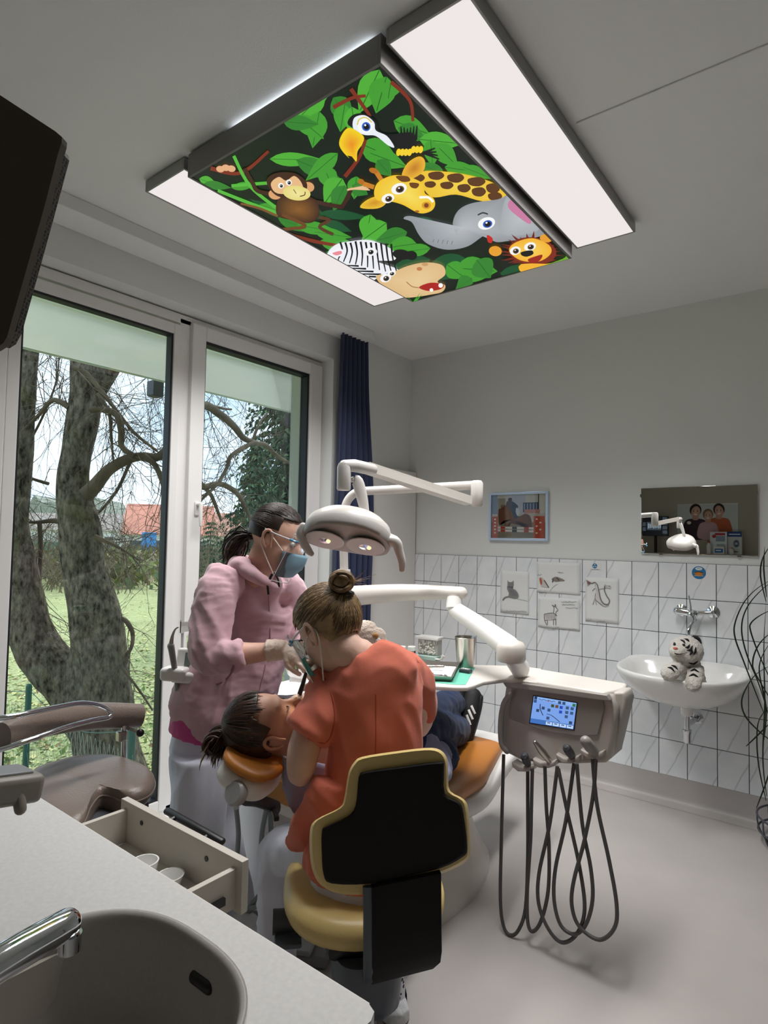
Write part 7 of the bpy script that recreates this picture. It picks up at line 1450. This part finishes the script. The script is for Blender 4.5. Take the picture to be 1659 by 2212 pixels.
for i in range(110):
    d_ = (-RT*rn.uniform(.0, .8)-UP*rn.gauss(.9, .4)+FW*rn.gauss(0, .5)).normalized(); L_ = rn.uniform(.05, .095); o_ = V((rn.gauss(0, .008),)*3); c_ = b if i % 3 else bl
    c_.tube([bt+o_*.4+RT*.02, bt+o_, bt+o_+d_*L_*.45+UP*.006, bt+o_*1.2+d_*L_*.8-UP*.008, bt+o_+d_*L_-UP*rn.uniform(.01, .03)], [.002, .003, .003, .0022, .0006], 5, sub=2)
for i in range(80):
    a0 = rn.uniform(0, 6.28); c2 = bt-RT*.030-UP*.040+FW*rn.gauss(0, .018); rq_ = rn.uniform(.02, .042); b.tube([c2+RT*rq_*math.cos(a0+k*.45)+UP*rq_*.95*math.sin(a0+k*.45)+FW*rn.gauss(0, .003) for k in range(6)], [.002, .0045, .0045, .0045, .0045, .002], 5, sub=2)
b.build('hair_knot', M['hair_p'], pat, smooth=80, kind='stuff'); bl.build('hair_knot_tips', M['hair_t'], pat, smooth=80, kind='stuff')
b = MB(); b.tube([bt+RT*.01+UP*.018*math.cos(a)+FW*.018*math.sin(a) for a in [2*PI*i/20 for i in range(20)]], .006, 8, closed=True); b.build('hair_tie', M['black'], pat)
ears(pat, TP_, M['skin3']); eyes(pat, TP_, True)
MB().ball(TP_ @ V((.088, 0, -.068)), (.010, .022, .012), 14, rot=TP_.to_3x3().to_4x4()).build('open_mouth', mat('mouth_dark', '#5a1f1c', .4), pat)
# ------------------------------------------------------------------ behind the camera: what the mirror shows
YM = YB-.014
def mir(px_, py_, yw): p = ony(px_, py_, 2*YM-yw); return V((p.x, yw, p.z))
def mc(u, v): return (1370+.1742*u, 1030+.1742*v)
yp = YR+.012
a, c = mir(*mc(535, 340), yp), mir(*mc(1290, 760), yp)
po_ = thing('wall_poster', ((a.x+c.x)/2, YR, c.z), 'poster of three smiling people reflected in the mirror', 'poster')
MB().box2((a.x, YR, c.z), (c.x, yp-.001, a.z)).build('panel', M['white'], po_, smooth=0)
def pf_(u, v, L): p = mir(*mc(u, v), yp); return V((max(min(p.x, max(a.x, c.x)), min(a.x, c.x)), yp+L*.2, p.z))
I = Ink(pf_); I.poly([(535, 340), (1290, 340), (1290, 760), (535, 760)], '#c9d3cf')
def bust(cx, cy, r, hair, top, sh, tilt=0, sk='#c79a86'):
    I.poly([(cx-sh, 760), (cx-sh*.9, cy+r*1.9), (cx-r*.5, cy+r*1.3), (cx+r*.5, cy+r*1.3), (cx+sh*.9, cy+r*1.9), (cx+sh, 760)], top, 4); I.poly([(cx-r*.45, cy+r*.6), (cx+r*.45, cy+r*.6), (cx+r*.5, cy+r*1.5), (cx-r*.5, cy+r*1.5)], sk, 3)
    I.ell(cx, cy-r*.25, r*1.08, r*1.15, hair, tilt); I.ell(cx+r*.05, cy+r*.1, r*.82, r*1.08, sk, tilt, c2='#dcb29e')
    for s in (-1, 1): I.ell(cx+s*r*.34, cy-r*.02, r*.12, r*.08, '#3a2a24')
    I.ell(cx, cy+r*.55, r*.34, r*.13, '#f0e6e0', tilt)
    I.line([(cx-r*.45, cy-r*.2), (cx-r*.2, cy-r*.26)], r*.07, '#4a3428', 0); I.line([(cx+r*.2, cy-r*.26), (cx+r*.45, cy-r*.2)], r*.07, '#4a3428', 0)
bust(760, 430, 68, '#2d221d', '#3a2730', 150, .25); bust(1050, 420, 66, '#3a2a22', '#c0623e', 150, -.25); bust(915, 480, 60, '#8a6a4c', '#c9a6ac', 120, .05); I.ell(680, 570, 26, 20, '#e8e0da')
I.build('poster_print', M['ink'], po_)
ysf = YR+.16
t_ = mir(*mc(1000, 958), ysf).z
sh_f = thing('wall_shelf', (-1.8, YR, t_-.03), 'wall shelf on the rear wall seen only in the mirror', 'shelf')
MB().box2((XW+.02, YR, t_-.03), (-.95, YR+.30, t_), .003).build('board', M['cab'], sh_f)
for x in (-2.4, -1.2): MB().box2((x, YR, t_-.20), (x+.02, YR+.2, t_-.03)).build('bracket', M['grey'], sh_f)
def mbox(u0, u1, v0, v1, y0, dpt, name, label, cat, m, ink=None):
    p, q = mir(*mc(u0, v0), y0), mir(*mc(u1, v1), y0); t = thing(name, ((p.x+q.x)/2, y0, t_), label, cat)
    MB().box2((p.x, y0-dpt, t_), (q.x, y0, p.z), .002).build('carton', m, t)
    if ink:
        I = Ink(lambda u, v, L: V((p.x+(q.x-p.x)*u, y0+.0006+L*.2, p.z+(t_-p.z)*v))); ink(I); I.build('print', M['ink'], t)
def i1(I): R_(I, .05, .03, .95, .97, '#dfe6ea'); R_(I, .3, .05, .9, .16, '#b8434a'); I.ell(.25, .2, .12, .08, '#c23a40'); [R_(I, .35, .2+.06*k, .9, .235+.06*k, '#41688e') for k in range(4)]; R_(I, .4, .55, .9, .9, '#b5c6cc')
def i2(I): R_(I, 0, 0, 1, .22, '#234a86'); R_(I, .1, .09, .9, .14, '#dbe6f2'); [I.line([(.62+(.2-.05*k)*math.cos(a), .52+(.14-.035*k)*math.sin(a)) for a in [2*PI*j/16 for j in range(17)]], .035, '#5d6f80', 2) for k in range(3)]; R_(I, .4, .85, .75, .9, '#7a8088')
mbox(938, 1150, 682, 958, ysf+.02, .07, 'leaflet_box', 'white box with red and blue print reflected in the mirror', 'box', M['white'], i1); mbox(1155, 1335, 680, 952, ysf-.02, .08, 'product_box', 'blue topped box with a grey spiral reflected in the mirror', 'box', mat('pale_card', '#cfd6d4', .6), i2)
def i3(I): R_(I, .1, .3, .9, .8, '#2f72b8'); R_(I, .2, .45, .7, .6, '#dfe8f0')
mbox(985, 1115, 860, 955, ysf+.09, .05, 'tissue_pack', 'small blue and white pack reflected in the mirror', 'pack', M['white'], i3)
p, q = mir(*mc(100, 492), ysf), mir(*mc(425, 735), ysf)
xm = thing('xray_monitor', ((p.x+q.x)/2, ysf, t_), 'black monitor with dental x-ray images reflected in the mirror', 'monitor'); MB().box2((p.x, ysf-.03, q.z), (q.x, ysf, p.z), .004).build('casing', M['black'], xm); MB().tube([((p.x+q.x)/2, ysf-.02, t_), ((p.x+q.x)/2, ysf-.02, q.z+.02)], .02, 12).build('stand', M['black'], xm)
I = Ink(lambda u, v, L: V((p.x+(q.x-p.x)*u, ysf+.0006+L*.2, p.z+(q.z-p.z)*v))); R_(I, .03, .04, .97, .96, '#0a0c10'); R_(I, .18, .28, .72, .7, '#39424c'); [R_(I, .22+.065*k, .36+.02*(k % 2), .265+.065*k, .62-.02*(k % 3), '#8a97a2') for k in range(8)]; [R_(I, .78, .05+.22*k, .95, .22+.22*k, '#3d4650') for k in range(4)]; [R_(I, .02, .3+.25*k, .14, .5+.25*k, '#39424c') for k in range(2)]
I.build('screen_image', M['screen'], xm)
def bottle(u, label, cm, hgt):
    b_ = mir(*mc(u, 958), ysf+.06); t = thing('spray_bottle', (b_.x, b_.y, t_), label, 'bottle'); MB().lathe([(.026, 0), (.028, .005), (.028, hgt*.7), (.014, hgt*.85), (.012, hgt*.9)], 20, Matrix.Translation((b_.x, b_.y, t_))).build('body', M['white'], t); MB().lathe([(.014, hgt*.88), (.014, hgt), (.012, hgt+.004)], 16, Matrix.Translation((b_.x, b_.y, t_))).build('cap', cm, t)
bottle(925, 'white bottle with red cap reflected in the mirror', mat('cap_red', '#c0443a', .5), .17); bottle(1205, 'small pink capped bottle reflected in the mirror', mat('cap_pink', '#d08a90', .5), .09)
